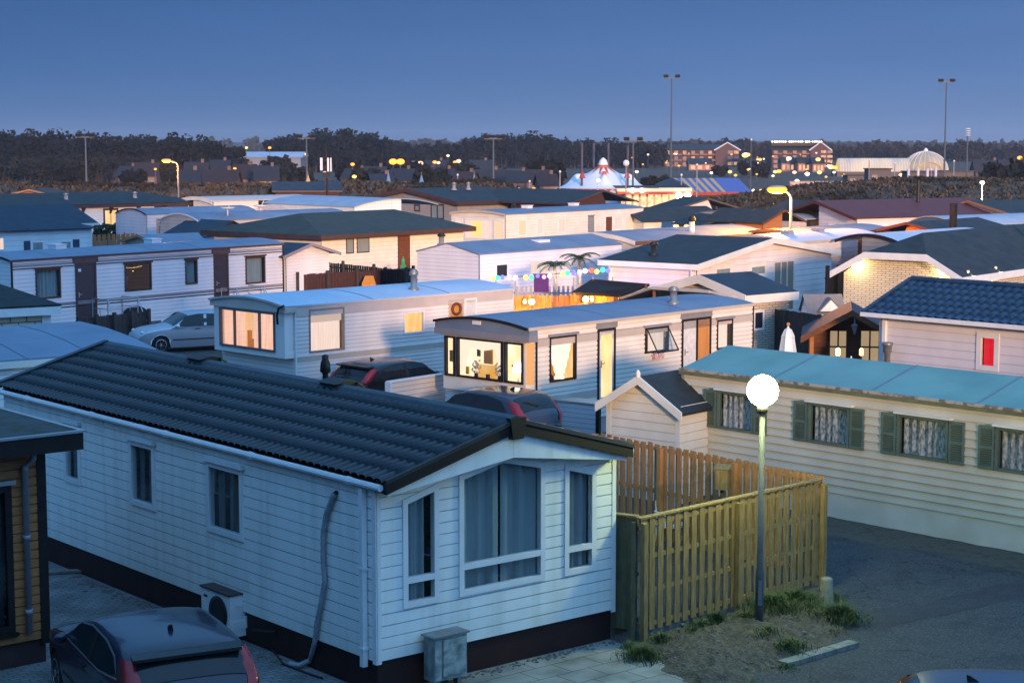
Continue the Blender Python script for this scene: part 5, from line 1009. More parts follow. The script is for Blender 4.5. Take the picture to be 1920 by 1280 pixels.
for px, lab in ((984, 'small fence lamp at the left end of the glowing fence'), (997, 'bright fence lamp on the left half of the glowing fence'), (1098, 'bright fence lamp on the right half of the glowing fence'), (1110, 'small fence lamp right of the brightest one on the glowing fence')):
    big = px in (997, 1098); P = at_depth(px, 566 if px < 1050 else 561, 66.55); t = thing('fence_lamp', lab, 'lamp', P); b = MB(); b.box(-.05, .1, -.12, .05, .5, .12); b.build('bracket', M['black'], t); b = MB(); b.ball((0, 0, 0), .11 if big else .06, 12, 8); b.build('bulb', em('fence_bulb', (1, .55, .12), 40), t, True)

def seams(h, xs, pr, axis='x'):
    for x in xs:
        n_ = len(pr); mb = MB(); mb.add([h.pt(axis, x, t, z + .008) for t, z in pr] + [h.pt(axis, x + .045, t, z + .008) for t, z in pr], [(i, i + 1, i + n_ + 1, i + n_) for i in range(n_ - 1)]); h.P(mb, 'roof_seam', MATS['seam'])
seams(Lh, (2.2, 4.7, 7.4, 10.1, 12.8), prL); seams(C3, (2.4, 4.9, 7.4), C3.pr); seams(C2, (3.1, 6.2), pr2); seams(C1, (2.9, 6.0), pr1); seams(Mh, (4, 8, 12), Mh.pr); seams(B, (2.4, 4.9, 7.3, 9.8), prB)
for h_, pts_ in ((Lh, ((3.5, 1.6), (9, 1.9))), (Mh, ((5, 2), (11, 2.4)))):
    for x, y in pts_: mb = MB(); z_ = 3.3 if h_ is not B else 2.95; mb.box(x, y, z_ - .2, x + .55, y + .55, z_ + .09); mb.box(x - .04, y - .04, z_ + .09, x + .59, y + .59, z_ + .12); h_.P(mb, 'roof_vent', M[WHT])
# ================================================================ TERRAIN
def ss(a, b, x): t = min(1, max(0, (x - a) / (b - a))); return t * t * (3 - 2 * t)
def sheet(name, fn, nu, nv, mat): return tag(MB().grid(fn, nu, nv).build(name, mat, None, True), None, None, None, 'structure')
def ground_mat(name, cols, scale, bump=.4, bscale=40, rough=.95, fine=0):
    m, nt, b = nodes(name); L = nt.links; b.inputs['Roughness'].default_value = rough
    tc = N(nt, 'ShaderNodeTexCoord'); no = N(nt, 'ShaderNodeTexNoise'); no.inputs['Scale'].default_value = scale; no.inputs['Detail'].default_value = 9; no.inputs['Roughness'].default_value = .65
    L.new(tc.outputs['Object'], no.inputs['Vector']); rp = N(nt, 'ShaderNodeValToRGB'); cr = rp.color_ramp
    while len(cr.elements) < len(cols): cr.elements.new(.5)
    for i, c in enumerate(cols): cr.elements[i].position = .32 + .38 * i / (len(cols) - 1); cr.elements[i].color = rgb(c)
    L.new(no.outputs['Fac'], rp.inputs[0]); out = rp.outputs[0]
    if fine:
        vo = N(nt, 'ShaderNodeTexVoronoi'); vo.inputs['Scale'].default_value = fine; L.new(tc.outputs['Object'], vo.inputs['Vector'])
        mx = N(nt, 'ShaderNodeMix', data_type='RGBA', blend_type='MULTIPLY'); mx.inputs[0].default_value = .7
        r2 = N(nt, 'ShaderNodeValToRGB'); r2.color_ramp.elements[0].color = (2.1, 2.1, 2.0, 1); r2.color_ramp.elements[1].color = (.5, .5, .52, 1); r2.color_ramp.elements[1].position = .5; L.new(vo.outputs['Distance'], r2.inputs[0])
        L.new(out, mx.inputs[6]); L.new(r2.outputs[0], mx.inputs[7]); out = mx.outputs[2]
    L.new(out, b.inputs['Base Color'])
    n2 = N(nt, 'ShaderNodeTexNoise'); n2.inputs['Scale'].default_value = bscale; n2.inputs['Detail'].default_value = 6; L.new(tc.outputs['Object'], n2.inputs['Vector'])
    bp = N(nt, 'ShaderNodeBump'); bp.inputs['Strength'].default_value = bump; bp.inputs['Distance'].default_value = .04; L.new(n2.outputs['Fac'], bp.inputs['Height']); L.new(bp.outputs[0], b.inputs['Normal'])
    return m
heath = ground_mat('heath', [(.022, .024, .016), (.045, .042, .028), (.03, .035, .02)], .08, .5, 2)
def cracks(m):
    nt = m.node_tree; L = nt.links; b = nt.nodes['Principled BSDF']; src = b.inputs['Base Color'].links[0].from_socket; tc = N(nt, 'ShaderNodeTexCoord'); no = N(nt, 'ShaderNodeTexNoise'); no.inputs['Scale'].default_value = 1.3; no.inputs['Detail'].default_value = 6; L.new(tc.outputs['Object'], no.inputs['Vector'])
    ad = N(nt, 'ShaderNodeMix', data_type='RGBA', blend_type='LINEAR_LIGHT'); ad.inputs[0].default_value = .5; L.new(tc.outputs['Object'], ad.inputs[6]); L.new(no.outputs['Color'], ad.inputs[7]); vo = N(nt, 'ShaderNodeTexVoronoi', feature='DISTANCE_TO_EDGE'); vo.inputs['Scale'].default_value = .42; L.new(ad.outputs[2], vo.inputs['Vector'])
    lt = N(nt, 'ShaderNodeMath', operation='LESS_THAN'); lt.inputs[1].default_value = .006; L.new(vo.outputs['Distance'], lt.inputs[0]); mx = N(nt, 'ShaderNodeMix', data_type='RGBA', blend_type='MULTIPLY'); L.new(lt.outputs[0], mx.inputs[0]); L.new(src, mx.inputs[6]); mx.inputs[7].default_value = (.45, .45, .45, 1); L.new(mx.outputs[2], b.inputs['Base Color']); return m
asph = ground_mat('asphalt', [(.04, .044, .048), (.075, .08, .083), (.052, .056, .06)], 1.1, .7, 60, .9, 26)
mb = MB(); mb.grid(lambda u, v: ((u - .5) * 6000, -800 + v * 6000, 0), 30, 30); tag(mb.build('ground', heath), None, None, None, 'structure')
# park roads and yards: one sheet of asphalt, the paved yard of the chalet laid on it
mb = MB(); mb.grid(lambda u, v: (-70 + u * 130, 2 + v * 164, .004), 20, 20); cracks(asph); tag(mb.build('asphalt_road', asph), None, None, None, 'structure')
def brick_floor(name, c, c2, mortar, bw, bh, rot=0):
    m, nt, b = nodes(name); L = nt.links; tc = N(nt, 'ShaderNodeTexCoord'); mp = N(nt, 'ShaderNodeMapping'); mp.inputs['Rotation'].default_value = (0, 0, rot); L.new(tc.outputs['Object'], mp.inputs[0])
    br = N(nt, 'ShaderNodeTexBrick'); br.inputs['Scale'].default_value = 1; br.inputs['Brick Width'].default_value = bw; br.inputs['Row Height'].default_value = bh; br.inputs['Mortar Size'].default_value = .008; br.inputs['Color1'].default_value = rgb(c); br.inputs['Color2'].default_value = rgb(c2); br.inputs['Mortar'].default_value = rgb(mortar)
    L.new(mp.outputs[0], br.inputs['Vector']); no = N(nt, 'ShaderNodeTexNoise'); no.inputs['Scale'].default_value = 1.8; no.inputs['Detail'].default_value = 8; L.new(tc.outputs['Object'], no.inputs['Vector'])
    mx = N(nt, 'ShaderNodeMix', data_type='RGBA', blend_type='MULTIPLY'); mx.inputs[0].default_value = .75; rp = N(nt, 'ShaderNodeValToRGB'); rp.color_ramp.elements[0].position = .3; rp.color_ramp.elements[0].color = (.45, .45, .42, 1); rp.color_ramp.elements[1].position = .62; rp.color_ramp.elements[1].color = (1.1, 1.1, 1.1, 1)
    L.new(no.outputs['Fac'], rp.inputs[0]); L.new(br.outputs['Color'], mx.inputs[6]); L.new(rp.outputs[0], mx.inputs[7]); L.new(mx.outputs[2], b.inputs['Base Color']); b.inputs['Roughness'].default_value = .9
    bp = N(nt, 'ShaderNodeBump'); bp.inputs['Strength'].default_value = .7; bp.inputs['Distance'].default_value = .02; bp.invert = True; L.new(br.outputs['Fac'], bp.inputs['Height']); L.new(bp.outputs[0], b.inputs['Normal']); return m
t = brick_floor('paver', (.2, .21, .215), (.16, .17, .175), (.07, .07, .07), .21, .105, math.radians(-39.6))
a, b_ = A.ux, A.uy
def quad(name, P, z, mat): m = MB(); m.poly([(p.x, p.y, z) for p in P]); return tag(m.build(name, mat), None, None, None, 'structure')
O = A.o; quad('paved_yard', [O - a * 9 - b_ * 9, O + a * .0 - b_ * 9, O + a * .0 + b_ * 16, O - a * 9 + b_ * 16], .008, t)
t2 = brick_floor('slab', (.27, .27, .25), (.22, .225, .21), (.05, .06, .045), .62, .46, math.radians(-39.6))
quad('paved_path', [O + a * .002 - b_ * 3.5, gp(1290, 1281), gp(1215, 1222), gp(1168, 1208), O + a * 4.4 + b_ * .2, O + a * .002 + b_ * .2], .009, t2)
# sandy verge below the cream caravan and the mound round the lamp
sand = ground_mat('sand', [(.035, .03, .022), (.115, .098, .07), (.05, .043, .033), (.15, .125, .09)], 7, 1, 26, 14)
c0, c1 = B.world((0, -.02, 0)), B.world((11.5, -.02, 0)); nB = -B.uy
mb = MB(); 
def vf(u, v):
    p = c0.lerp(c1, u) + nB * (v * (1.15 + .35 * noise.noise((u * 9, 3, 0)))); return (p.x, p.y, .006 + .07 * (1 - v) ** 2 * (1 - ss(.93, 1, v)) + .02 * noise.noise((p.x * 3, p.y * 3, 0)) * (1 - v) - (.012 if v > .97 else 0))
mb.grid(vf, 60, 10); tag(mb.build('sand_verge', ground_mat('verge', [(.045, .042, .036), (.1, .085, .065), (.06, .055, .045)], 3.5, .8, 30, 1), None, True), None, None, None, 'structure')
mp_ = [gp(*q) for q in ((1160, 1205), (1205, 1190), (1345, 1148), (1535, 1090), (1600, 1140), (1612, 1185), (1560, 1215), (1480, 1258), (1380, 1290), (1300, 1300), (1235, 1262), (1175, 1222))]
cx = sum((q.x for q in mp_)) / len(mp_); cy = sum((q.y for q in mp_)) / len(mp_)
def inside_d(x, y):
    d = 9; ins = False; n = len(mp_)
    for i in range(n):
        p, q = mp_[i], mp_[(i + 1) % n]
        if (p.y > y) != (q.y > y) and x < p.x + (y - p.y) / (q.y - p.y) * (q.x - p.x): ins = not ins
        e = q - p; t_ = max(0, min(1, ((x - p.x) * e.x + (y - p.y) * e.y) / e.length_squared)); d = min(d, math.hypot(x - p.x - e.x * t_, y - p.y - e.y * t_))
    return d if ins else -d
def mound(x, y):
    d = inside_d(x, y) + .12 * noise.noise((x * 2.2, y * 2.2, 1)); return -.03 + .2 * ss(-.15, .9, d) + (.07 * noise.noise((x * 3, y * 3, 4)) + .05 * noise.noise((x * 8, y * 8, 2)) + .035 * noise.noise((x * 17, y * 17, 9))) * ss(0, .4, d)
x0, x1, y0, y1 = min(q.x for q in mp_) - .4, max(q.x for q in mp_) + .4, min(q.y for q in mp_) - .4, max(q.y for q in mp_) + .4
sheet('sand_mound', lambda u, v: (x0 + (x1 - x0) * u, y0 + (y1 - y0) * v, mound(x0 + (x1 - x0) * u, y0 + (y1 - y0) * v)), 150, 130, sand)
# kerb stones at its edge
ka, kb = gp(1478, 1252), gp(1612, 1212); kd = (kb - ka) / 3
for k in range(3):
    m = MB(); n_ = Vector((-kd.y, kd.x, 0)).normalized(); m.obox((0, 0, -.05), kd * .97, n_ * .2, (0, 0, .125)); tag(m.build('kerb_stone', pm('kerb_concrete', (.24, .25, .22), (.13, .14, .12), .9, scale=7, bump=.3), loc=ka + kd * k), ('left', 'middle', 'right')[k] + ' of three pale kerb stones between sand mound and road', 'kerb stone', 'kerb stones of the mound')
# tyre-worn patch lines in the road
m = MB(); pa, pb = gp(1640, 1180), gp(1990, 1105); m.grid(lambda u, v: tuple(pa.lerp(pb, u) + Vector((0, .9 + .25 * noise.noise((u * 5, 0, 0)) if v > .5 else .12 * noise.noise((u * 7, 2, 0)), .009))), 30, 1); tag(m.build('asphalt_patch', ground_mat('patch', [(.035, .037, .04), (.06, .062, .066)], 1.5, .5, 60, .85, 40)), None, None, None, 'structure')
# grass tufts on the mound (one mass of blades) and pebbles
def blades(mb, x, y, z, n, r, h, rnd):
    for k in range(n):
        a_ = rnd.random() * 2 * PI; d = r * min(1.4, abs(rnd.gauss(0, .6))); bx, by = x + d * math.cos(a_), y + d * math.sin(a_); hh = h * rnd.uniform(.25, .95) * (1.15 - .6 * d / r); la = rnd.random() * 2 * PI; ln = hh * rnd.uniform(.3, 1.4); w = rnd.uniform(.004, .009)
        px_, py_ = math.cos(la), math.sin(la); q = Vector((bx, by, z)); sd = Vector((-py_, px_, 0)) * w; md = q + Vector((px_ * ln * .35, py_ * ln * .35, hh * .7)); tp = q + Vector((px_ * ln, py_ * ln, hh))
        mb.add([q - sd, q + sd, md + sd * .7, md - sd * .7, tp], [(0, 1, 2, 3), (3, 2, 4)])
rnd = random.Random(3); gr = MB(); dry = MB()
for px, py, n, r, h in ((1205, 1222, 420, .28, .22), (1240, 1205, 120, .15, .14), (1320, 1178, 160, .22, .15), (1342, 1170, 180, .16, .2), (1400, 1165, 110, .2, .13), (1450, 1150, 520, .42, .24), (1492, 1138, 420, .35, .22), (1520, 1150, 300, .3, .18), (1576, 1158, 620, .3, .28), (1482, 1215, 240, .25, .16), (1440, 1195, 100, .2, .12), (1300, 1190, 80, .2, .12), (1410, 1272, 120, .3, .08), (1470, 1240, 60, .2, .08), (1180, 1205, 90, .12, .15), (1560, 1120, 160, .15, .2)):
    P = gp(px, py, .1); blades(gr, P.x, P.y, max(0, mound(P.x, P.y)) - .01, int(n * 2.2), r * 1.25, h * 1.15, rnd)
for px, py, n, r, h in ((1470, 1150, 500, .6, .14), (1530, 1160, 300, .35, .12), (1430, 1200, 200, .5, .1), (1560, 1180, 150, .4, .1)):
    P = gp(px, py, .1); blades(dry, P.x, P.y, max(0, mound(P.x, P.y)) - .01, n, r, h, rnd)
tag(gr.build('grass', pm('grass_blade', (.11, .14, .04), (.06, .085, .025), .7, scale=3)), 'green grass tufts growing on the sandy mound round the lamp', 'grass', None, 'stuff')
tag(dry.build('dry_grass', pm('dry_blade', (.2, .18, .09), (.13, .12, .06), .8, scale=3)), 'straw coloured dry grass on the mound near the bollard', 'grass', None, 'stuff')
pb_ = MB()
for k in range(420):
    x, y = rnd.uniform(x0, x1), rnd.uniform(y0, y1)
    if inside_d(x, y) > .05: pb_.ball((x, y, mound(x, y)), rnd.uniform(.012, .045), 6, 4, 1, rnd.uniform(.6, 1), .6)
for k in range(260): 
    q = A.world((-.1 - abs(rnd.gauss(0, .12)), rnd.uniform(2, 9), .012)); pb_.ball(q, rnd.uniform(.012, .05), 6, 4, 1, .8, .6)
for k in range(200): 
    q = A.world((rnd.uniform(.3, 4.4), -.06 - abs(rnd.gauss(0, .09)), .014)); pb_.ball(q, rnd.uniform(.01, .035), 6, 4, 1, .8, .6)
tag(pb_.build('rubble', pm('rubble_stone', (.2, .19, .17), (.11, .105, .1), .9, scale=9)), 'loose rubble on the mound and along the chalet skirting', 'rubble', None, 'stuff')
pl = MB(); P = gp(140, 1076); pl.obox((-.6, -.15, .01), (1.5, .35, 0), (-.04, .16, 0), (0, 0, .04)); tag(pl.build('plank', pm('grey_plank', (.22, .2, .17), (.15, .13, .11), .85, scale=6), loc=(P.x, P.y, .01)), 'grey plank lying on the paving between cabin and chalet', 'plank')
# ---- dune ridge behind the park
dmat = ground_mat('marram', [(.04, .034, .026), (.075, .062, .045), (.055, .046, .034), (.085, .07, .05)], .2, .9, 3)
def dune_h(x, y):
    w = 1 - ss(-2, 5, x) * (1 - ss(17, 24, x)); top = 3.05 if x < 8 else 1.5 + 1.9 * ss(22, 42, x)
    prof = ss(168 if x > 8 else 176, 192, y) * (1 - ss(206, 232, y)); n_ = .8 * noise.noise((x * .045, y * .05, 0)) + .5 * noise.noise((x * .14, y * .14, 2)) + .16 * noise.noise((x * .5, y * .5, 5))
    return top * prof * w * (1 + .12 * noise.noise((x * .03, 7, 0))) + n_ * prof * w - .05
sheet('dune', lambda u, v: (-150 + 320 * u, 160 + 78 * v, dune_h(-150 + 320 * u, 160 + 78 * v)), 300, 70, dmat)
mg = [MB(), MB(), MB()]; rnd = random.Random(11)
for k in range(9500):
    y = rnd.uniform(172, 212); x = rnd.uniform(-.31, .31) * y + rnd.gauss(0, 2); z = dune_h(x, y)
    if z < .35: continue
    m = mg[rnd.choice((0, 0, 1, 2))] if noise.noise((x * .09, y * .09, 8)) > -.1 else mg[1]
    for j in range(4):
        a_ = rnd.random() * 2 * PI; h = rnd.uniform(.16, .46); w = rnd.uniform(.05, .16); q = Vector((x + rnd.gauss(0, .25), y + rnd.gauss(0, .25), z - .05)); d = Vector((math.cos(a_) * w, math.sin(a_) * w, 0)); tp = Vector((rnd.gauss(0, .2), rnd.gauss(0, .2), h))
        m.poly([q - d * .6, q + d * .6, q + d + tp, q + tp * 1.15, q - d * .9 + tp * .9])
for m, c, nm, lb in ((mg[0], (.085, .068, .05), 'marram_grass', 'brownish marram grass covering the dune ridge'), (mg[1], (.032, .03, .022), 'low_scrub', 'dark low scrub patches on the dune ridge'), (mg[2], (.11, .09, .066), 'dead_grass', 'pale dead grass tufts among the marram on the dune')):
    tag(m.build(nm, pm('blade_' + nm, c, tuple(v * .6 for v in c), .9, scale=.8)), lb, 'grass', None, 'stuff')
# ---- woods
def wood(name, label, top, xs, Y, depth, n, leafc, hmin=3, per=70, sz=1.1, base=0, seed=1, cat='woodland', kind='stuff', wide=.32):
    rnd = random.Random(seed); f = MB(); t = thing(name, label, cat); tr = MB()
    if kind: t['kind'] = kind
    for k in range(n):
        px = rnd.uniform(*xs); y = Y + depth * rnd.random() ** 1.5; zt = at_depth(px, top(px), y).z * rnd.uniform(.55, 1.0) if k > n * .3 else at_depth(px, top(px), Y).z * rnd.uniform(.8, 1.06); zt = max(hmin, zt); y = Y + (y - Y) * (1 if k > n * .3 else .3); X = ray(px, 300)[0] / ray(px, 300)[1] * y
        r = zt * wide * rnd.uniform(.75, 1.3); cz = base + (zt - base) * .58; rz = (zt - base) * .45; ns = rnd.randint(3, 6); subs = [(rnd.gauss(0, .5) * r, rnd.gauss(0, .35) * r, rnd.uniform(-.7, .62) * rz, rnd.uniform(.35, .6)) for _ in range(ns)]
        tr.tube([(X, y, base), (X + rnd.gauss(0, .3), y, cz)], [.22, .1], 5, False)
        for j in range(per):
            sx, sy, szz, sr = subs[j % ns]; d = Vector((rnd.gauss(0, 1), rnd.gauss(0, 1), rnd.gauss(0, 1))).normalized() * rnd.uniform(.55, 1) ; c = Vector((X + sx + d.x * r * sr, y + sy + d.y * r * sr, min(zt, cz + szz + d.z * rz * sr))); s_ = sz * rnd.uniform(.5, 1.1); u = Vector((rnd.gauss(0, 1), rnd.gauss(0, 1), rnd.gauss(0, 1))).normalized(); v = u.orthogonal().normalized(); w = u.cross(v)
            f.poly([c + v * s_ * .5, c + w * s_ * .42, c - v * s_ * .5 + w * .1, c - w * s_ * .4])
    f.build('foliage', pm('leaf_' + leafc, LEAF[leafc], tuple(v * .5 for v in LEAF[leafc]), .9, scale=.25), t); tr.build('trunk', pm('far_bark', (.05, .04, .035), None, .9), t); return t
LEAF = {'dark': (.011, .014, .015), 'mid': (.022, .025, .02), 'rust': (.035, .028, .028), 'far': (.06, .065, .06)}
def interp(pts):
    def f(x):
        for (a0, b0), (a1, b1) in zip(pts, pts[1:]):
            if x <= a1: return b0 + (b1 - b0) * max(0, (x - a0) / (a1 - a0))
        return pts[-1][1]
    return f
wood('woodland', 'dark wood rising beyond the dune at left', interp([(-60, 242), (150, 242), (170, 252), (250, 252), (330, 251), (400, 258), (440, 272)]), (-60, 440), 400, 90, 280, 'dark', per=230, sz=.95, seed=2)
wood('undergrowth', 'low dark bushes in front of the left wood', interp([(-60, 285), (120, 292), (230, 285), (300, 300), (420, 300), (560, 305)]), (-60, 560), 350, 40, 190, 'mid', hmin=1.2, per=150, sz=.7, seed=3, wide=.55, cat='bushes')
wood('woodland', 'wood rising behind the telecom mast, left of the bright twin lamps', interp([(515, 262), (540, 246), (565, 262), (590, 244), (605, 238), (640, 240), (700, 246), (722, 250), (735, 262)]), (515, 735), 480, 60, 160, 'dark', per=230, sz=1.0, seed=4)
wood('woodland', 'broad wood filling the skyline behind the circus tent', interp([(690, 266), (800, 267), (850, 264), (870, 256), (905, 252), (1000, 250), (1040, 256), (1080, 261), (1150, 262), (1215, 268)]), (690, 1240), 560, 80, 340, 'dark', per=220, sz=1.1, seed=5)
wood('woodland', 'brown tinted trees behind and around the apartment blocks', interp([(1190, 270), (1300, 263), (1390, 258), (1450, 262), (1600, 268), (1640, 262), (1700, 266), (1760, 268), (1815, 262), (1850, 266), (1960, 272)]), (1190, 1980), 760, 120, 340, 'rust', per=200, sz=1.4, seed=6)
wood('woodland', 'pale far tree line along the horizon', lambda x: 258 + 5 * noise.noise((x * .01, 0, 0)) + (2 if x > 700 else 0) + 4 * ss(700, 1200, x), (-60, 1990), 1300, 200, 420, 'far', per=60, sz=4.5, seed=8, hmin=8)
def hill(name, Y, zf, c): return sheet(name, lambda u, v: ((u - .5) * 2600, Y + 500 * v, zf(u) * math.sin(PI * min(1, v * 1.2 + .02)) - .1), 120, 8, c)
hill('hills', 1500, lambda u: 9 + 3 * noise.noise((u * 6, 0, 0)), heath)
# individual shrubs and trees between the far bungalows
shl = None
spots = [(690, 322, 300, 3.5), (715, 330, 290, 3.0), (770, 318, 330, 4.5), (808, 326, 300, 3.6), (652, 316, 340, 4), (845, 332, 285, 2.6), (868, 318, 330, 4), (1028, 330, 300, 5), (1010, 322, 330, 4), (1232, 330, 280, 2.6), (1216, 333, 280, 2.4), (945, 326, 310, 3.2), (905, 334, 285, 2.4), (1405, 315, 420, 3.6), (1430, 322, 400, 3.4), (1350, 320, 420, 2.6), (1880, 345, 260, 5), (1905, 340, 260, 4), (560, 312, 320, 3.4), (470, 318, 310, 3), (505, 322, 300, 2.6), (520, 300, 360, 5), (250, 300, 320, 3), (120, 300, 330, 3.5)]
for i, (px, py, Y, h) in enumerate(spots):
    X = ray(px, 300)[0] / ray(px, 300)[1] * Y
    if i < 3:
        t = thing('shrub', None, 'shrub', (X, Y, 0)); f = MB(); rnd = random.Random(i + 50)
        for j in range(420):
            d = Vector((rnd.gauss(0, 1), rnd.gauss(0, 1), rnd.gauss(0, 1))).normalized() * rnd.uniform(.5, 1); k_ = j % 5; c = Vector(((k_ - 2) * .22 + d.x * .34, .2 * math.sin(k_ * 2.1) + d.y * .34, .52 + .16 * math.cos(k_ * 1.9) + d.z * .36)); s_ = rnd.uniform(.08, .2); u = Vector((rnd.gauss(0, 1), rnd.gauss(0, 1), rnd.gauss(0, 1))).normalized(); v = u.orthogonal().normalized(); w = u.cross(v); f.poly([c + v * s_, c + w * s_ * .8, c - v * s_, c - w * s_ * .8])
        f.build('foliage', pm('leaf_dark'if i else 'leaf_mid', LEAF['dark']), t); tr = MB(); tr.tube([(0, 0, 0), (.02, 0, .5)], [.05, .03], 6); tr.build('trunk', MATS['far_bark'], t); protos = (protos if i else []) + [t]; t.scale = (h * 1.1, h * 1.1, h)
    else: t = copy_thing(protos[i % 3], (X, Y, 0), scale=(h * 1.1, h * 1.1, h), rz=i)
    t['label'] = 'dark round shrub in the low ground beyond the dune'; t['group'] = 'dark shrubs beyond the dune'
# hedge by the lilac caravan
hd = thing('hedge', 'clipped dark hedge in front of the lilac caravan end', 'hedge', gp(240, 440, 1.2) * 1); hd.location.z = 0; f = MB(); rnd = random.Random(77)
for j in range(1500):
    c = Vector((rnd.uniform(-2.4, 2.6), rnd.uniform(-.5, .5), rnd.uniform(.9, 1.9) + .2 * noise.noise((j * .1, 0, 0)))); s_ = rnd.uniform(.08, .16); u = Vector((rnd.gauss(0, 1), rnd.gauss(0, 1), rnd.gauss(0, 1))).normalized(); v = u.orthogonal().normalized(); w = u.cross(v); f.poly([c + v * s_, c + w * s_, c - v * s_, c - w * s_])
f.build('foliage', pm('leaf_hedge', (.03, .06, .03), (.018, .035, .018), .8, scale=4), hd)
# ================================================================ FAR PLACE
def floor_at(px, Y): return Vector((ray(px, 300)[0] / ray(px, 300)[1] * Y, Y, 0))
# ---- poles and lamps
def flood(label, px, ptop, Y, wide=True):
    o = floor_at(px, Y); h = at_depth(px, ptop, Y).z; t = thing('floodlight_mast', label, 'mast', o); b = MB(); b.tube([(0, 0, 0), (0, 0, h * .5), (0, 0, h)], [.16, .12, .09], 8); b.build('pole', M['mast'], t)
    b = MB(); b.box(-1.1 if wide else -.5, -.08, h - .1, 1.1 if wide else .5, .08, h + .08); b.build('crossarm', M['mast'], t)
    for s in (-1, 1): b = MB(); x = s * (.85 if wide else .4); b.obox((x - .35, -.3, h + .05), (.7, 0, 0), (0, .5, .12), (0, -.08, .3)); b.build('floodlight', M['darktrim'], t)
flood('slim floodlight mast above the left wood', 161, 257, 230); flood('floodlight mast left of the telecom mast', 575, 259, 230); flood('floodlight mast before the middle wood left of the circus tent', 925, 260, 215); flood('floodlight mast just right of the circus tent', 1187, 264, 228)
flood('tallest floodlight mast standing alone against the sky', 1258, 146, 262); flood('tall floodlight mast in front of the glass dome', 1771, 154, 262)
o = floor_at(1813, 262); h = at_depth(1813, 240, 262).z; t = thing('siren_mast', 'siren mast with stacked discs right of the glass dome', 'mast', o); b = MB(); b.tube([(0, 0, 0), (0, 0, h)], [.16, .1], 8); b.build('pole', M['mast'], t)
b = MB()
for k in range(4): b.lathe([(.1, h - 1.2 + k * .32), (.42, h - 1.12 + k * .32), (.42, h - 1.05 + k * .32), (.1, h - .98 + k * .32)], (0, 0, 0), 14)
b.build('siren', M['whitetrim'], t)
o = floor_at(612, 150); t = thing('telecom_mast', 'telecom mast with white panel antennas above the caravans', 'mast', o); h = at_depth(612, 272, 150).z; b = MB(); b.tube([(0, 0, 0), (0, 0, h * .62), (0, 0, h * .63), (0, 0, h)], [.11, .1, .05, .04], 8); b.build('pole', M['darktrim'], t)
z0, z1 = at_depth(612, 324, 150).z, at_depth(612, 296, 150).z
for dx, w in ((-.42, .1), (.2, .13), (.33, .1)): b = MB(); b.box(dx - w, -.1, z0 + (.1 if dx > 0 else .2), dx + w, .1, z1); b.build('panel_antenna', M['whitetrim'], t)
b = MB(); b.box(-.45, -.03, z1 - .3, .4, .03, z1 - .24); b.box(-.45, -.03, z0 + .4, .4, .03, z0 + .46); b.box(-.3, -.2, z0 - .35, .25, .2, z0); b.build('bracket', M['black'], t); b = MB(); b.lathe([(.16, 0), (.12, .05), (.02, .08)], (-.15, -.22, z0 + .05), 10); b.build('dish', M['whitetrim'], t)
def glow(parent, P, c, watt, r=.15):
    l = bpy.data.lights.new('lamp_light', 'POINT'); l.energy = watt; l.color = c; l.shadow_soft_size = r; o = bpy.data.objects.new('lamp_light', l); col.objects.link(o); o.parent = parent; o.location = P; return o
def street(label, px, py, Y, side, c, st, pole='pole', r=.14, arm=.9, tilt=0, matn='sodium'):
    """street lamp: pole, curved arm, lit head"""
    o = floor_at(px + side * arm * FPX / Y, Y); h = at_depth(px, py, Y).z; t = thing('street_lamp', label, 'street lamp', o); b = MB()
    pts = [(0, 0, 0), (0, 0, h - .5)] + [(-side * arm * (1 - math.cos(a_)), 0, h - .5 + .5 * math.sin(a_)) for a_ in [PI / 2 * k / 6 for k in range(1, 7)]] if arm else [(0, 0, 0), (0, 0, h - .1)]
    b.tube(pts, [.085, .075] + [.05] * (len(pts) - 2) if arm else [.07, .05], 8); b.build('pole', M['pipe'] if arm or Y < 210 else M['mast'], t, True)
    b = MB(); b.ball((-side * arm, 0, h - .02), r, 12, 8, 1.8 if arm else 1, 1, .7); b.build('lamp_head', em('lamp_%s' % matn, c, st), t, True)
    if arm: b = MB(); b.ball((-side * arm, 0, h + r * .42), r * .8, 10, 6, 1.9, 1.1, .35); b.build('lamp_cover', M['pipe'], t, True)
    return t
SOD = (1, .36, .035); WAR = (1, .66, .3); COOL = (1, .9, .72)
glow(street('big sodium street lamp among the roofs at right centre', 1458, 355, 94, 1, SOD, 2.0, r=.3, arm=.75, matn='sodium_near'), (-.75, 0, at_depth(1458, 355, 94).z - .45), SOD, 6500)
glow(street('sodium street lamp with hooked pole before the dune at left', 312, 301, 172, 1, SOD, 2.0, r=.26, arm=1.1, matn='sodium'), (1.1 * -1 * 1, 0, at_depth(312, 301, 172).z - .5), SOD, 5000)
glow(street('pale street lamp on a straight pole before the dune at right', 1843, 342, 160, 0, (1, .85, .5), 12, r=.2, arm=0, matn='white'), (0, -.3, at_depth(1843, 342, 160).z), (1, .8, .45), 2500)
glow(street('white lamp on a pole in front of the circus tent', 1122, 338, 200, 0, (1, .85, .6), 12, r=.2, arm=0, matn='white_tent'), (0, .4, at_depth(1122, 338, 200).z), (1, .85, .6), 500)
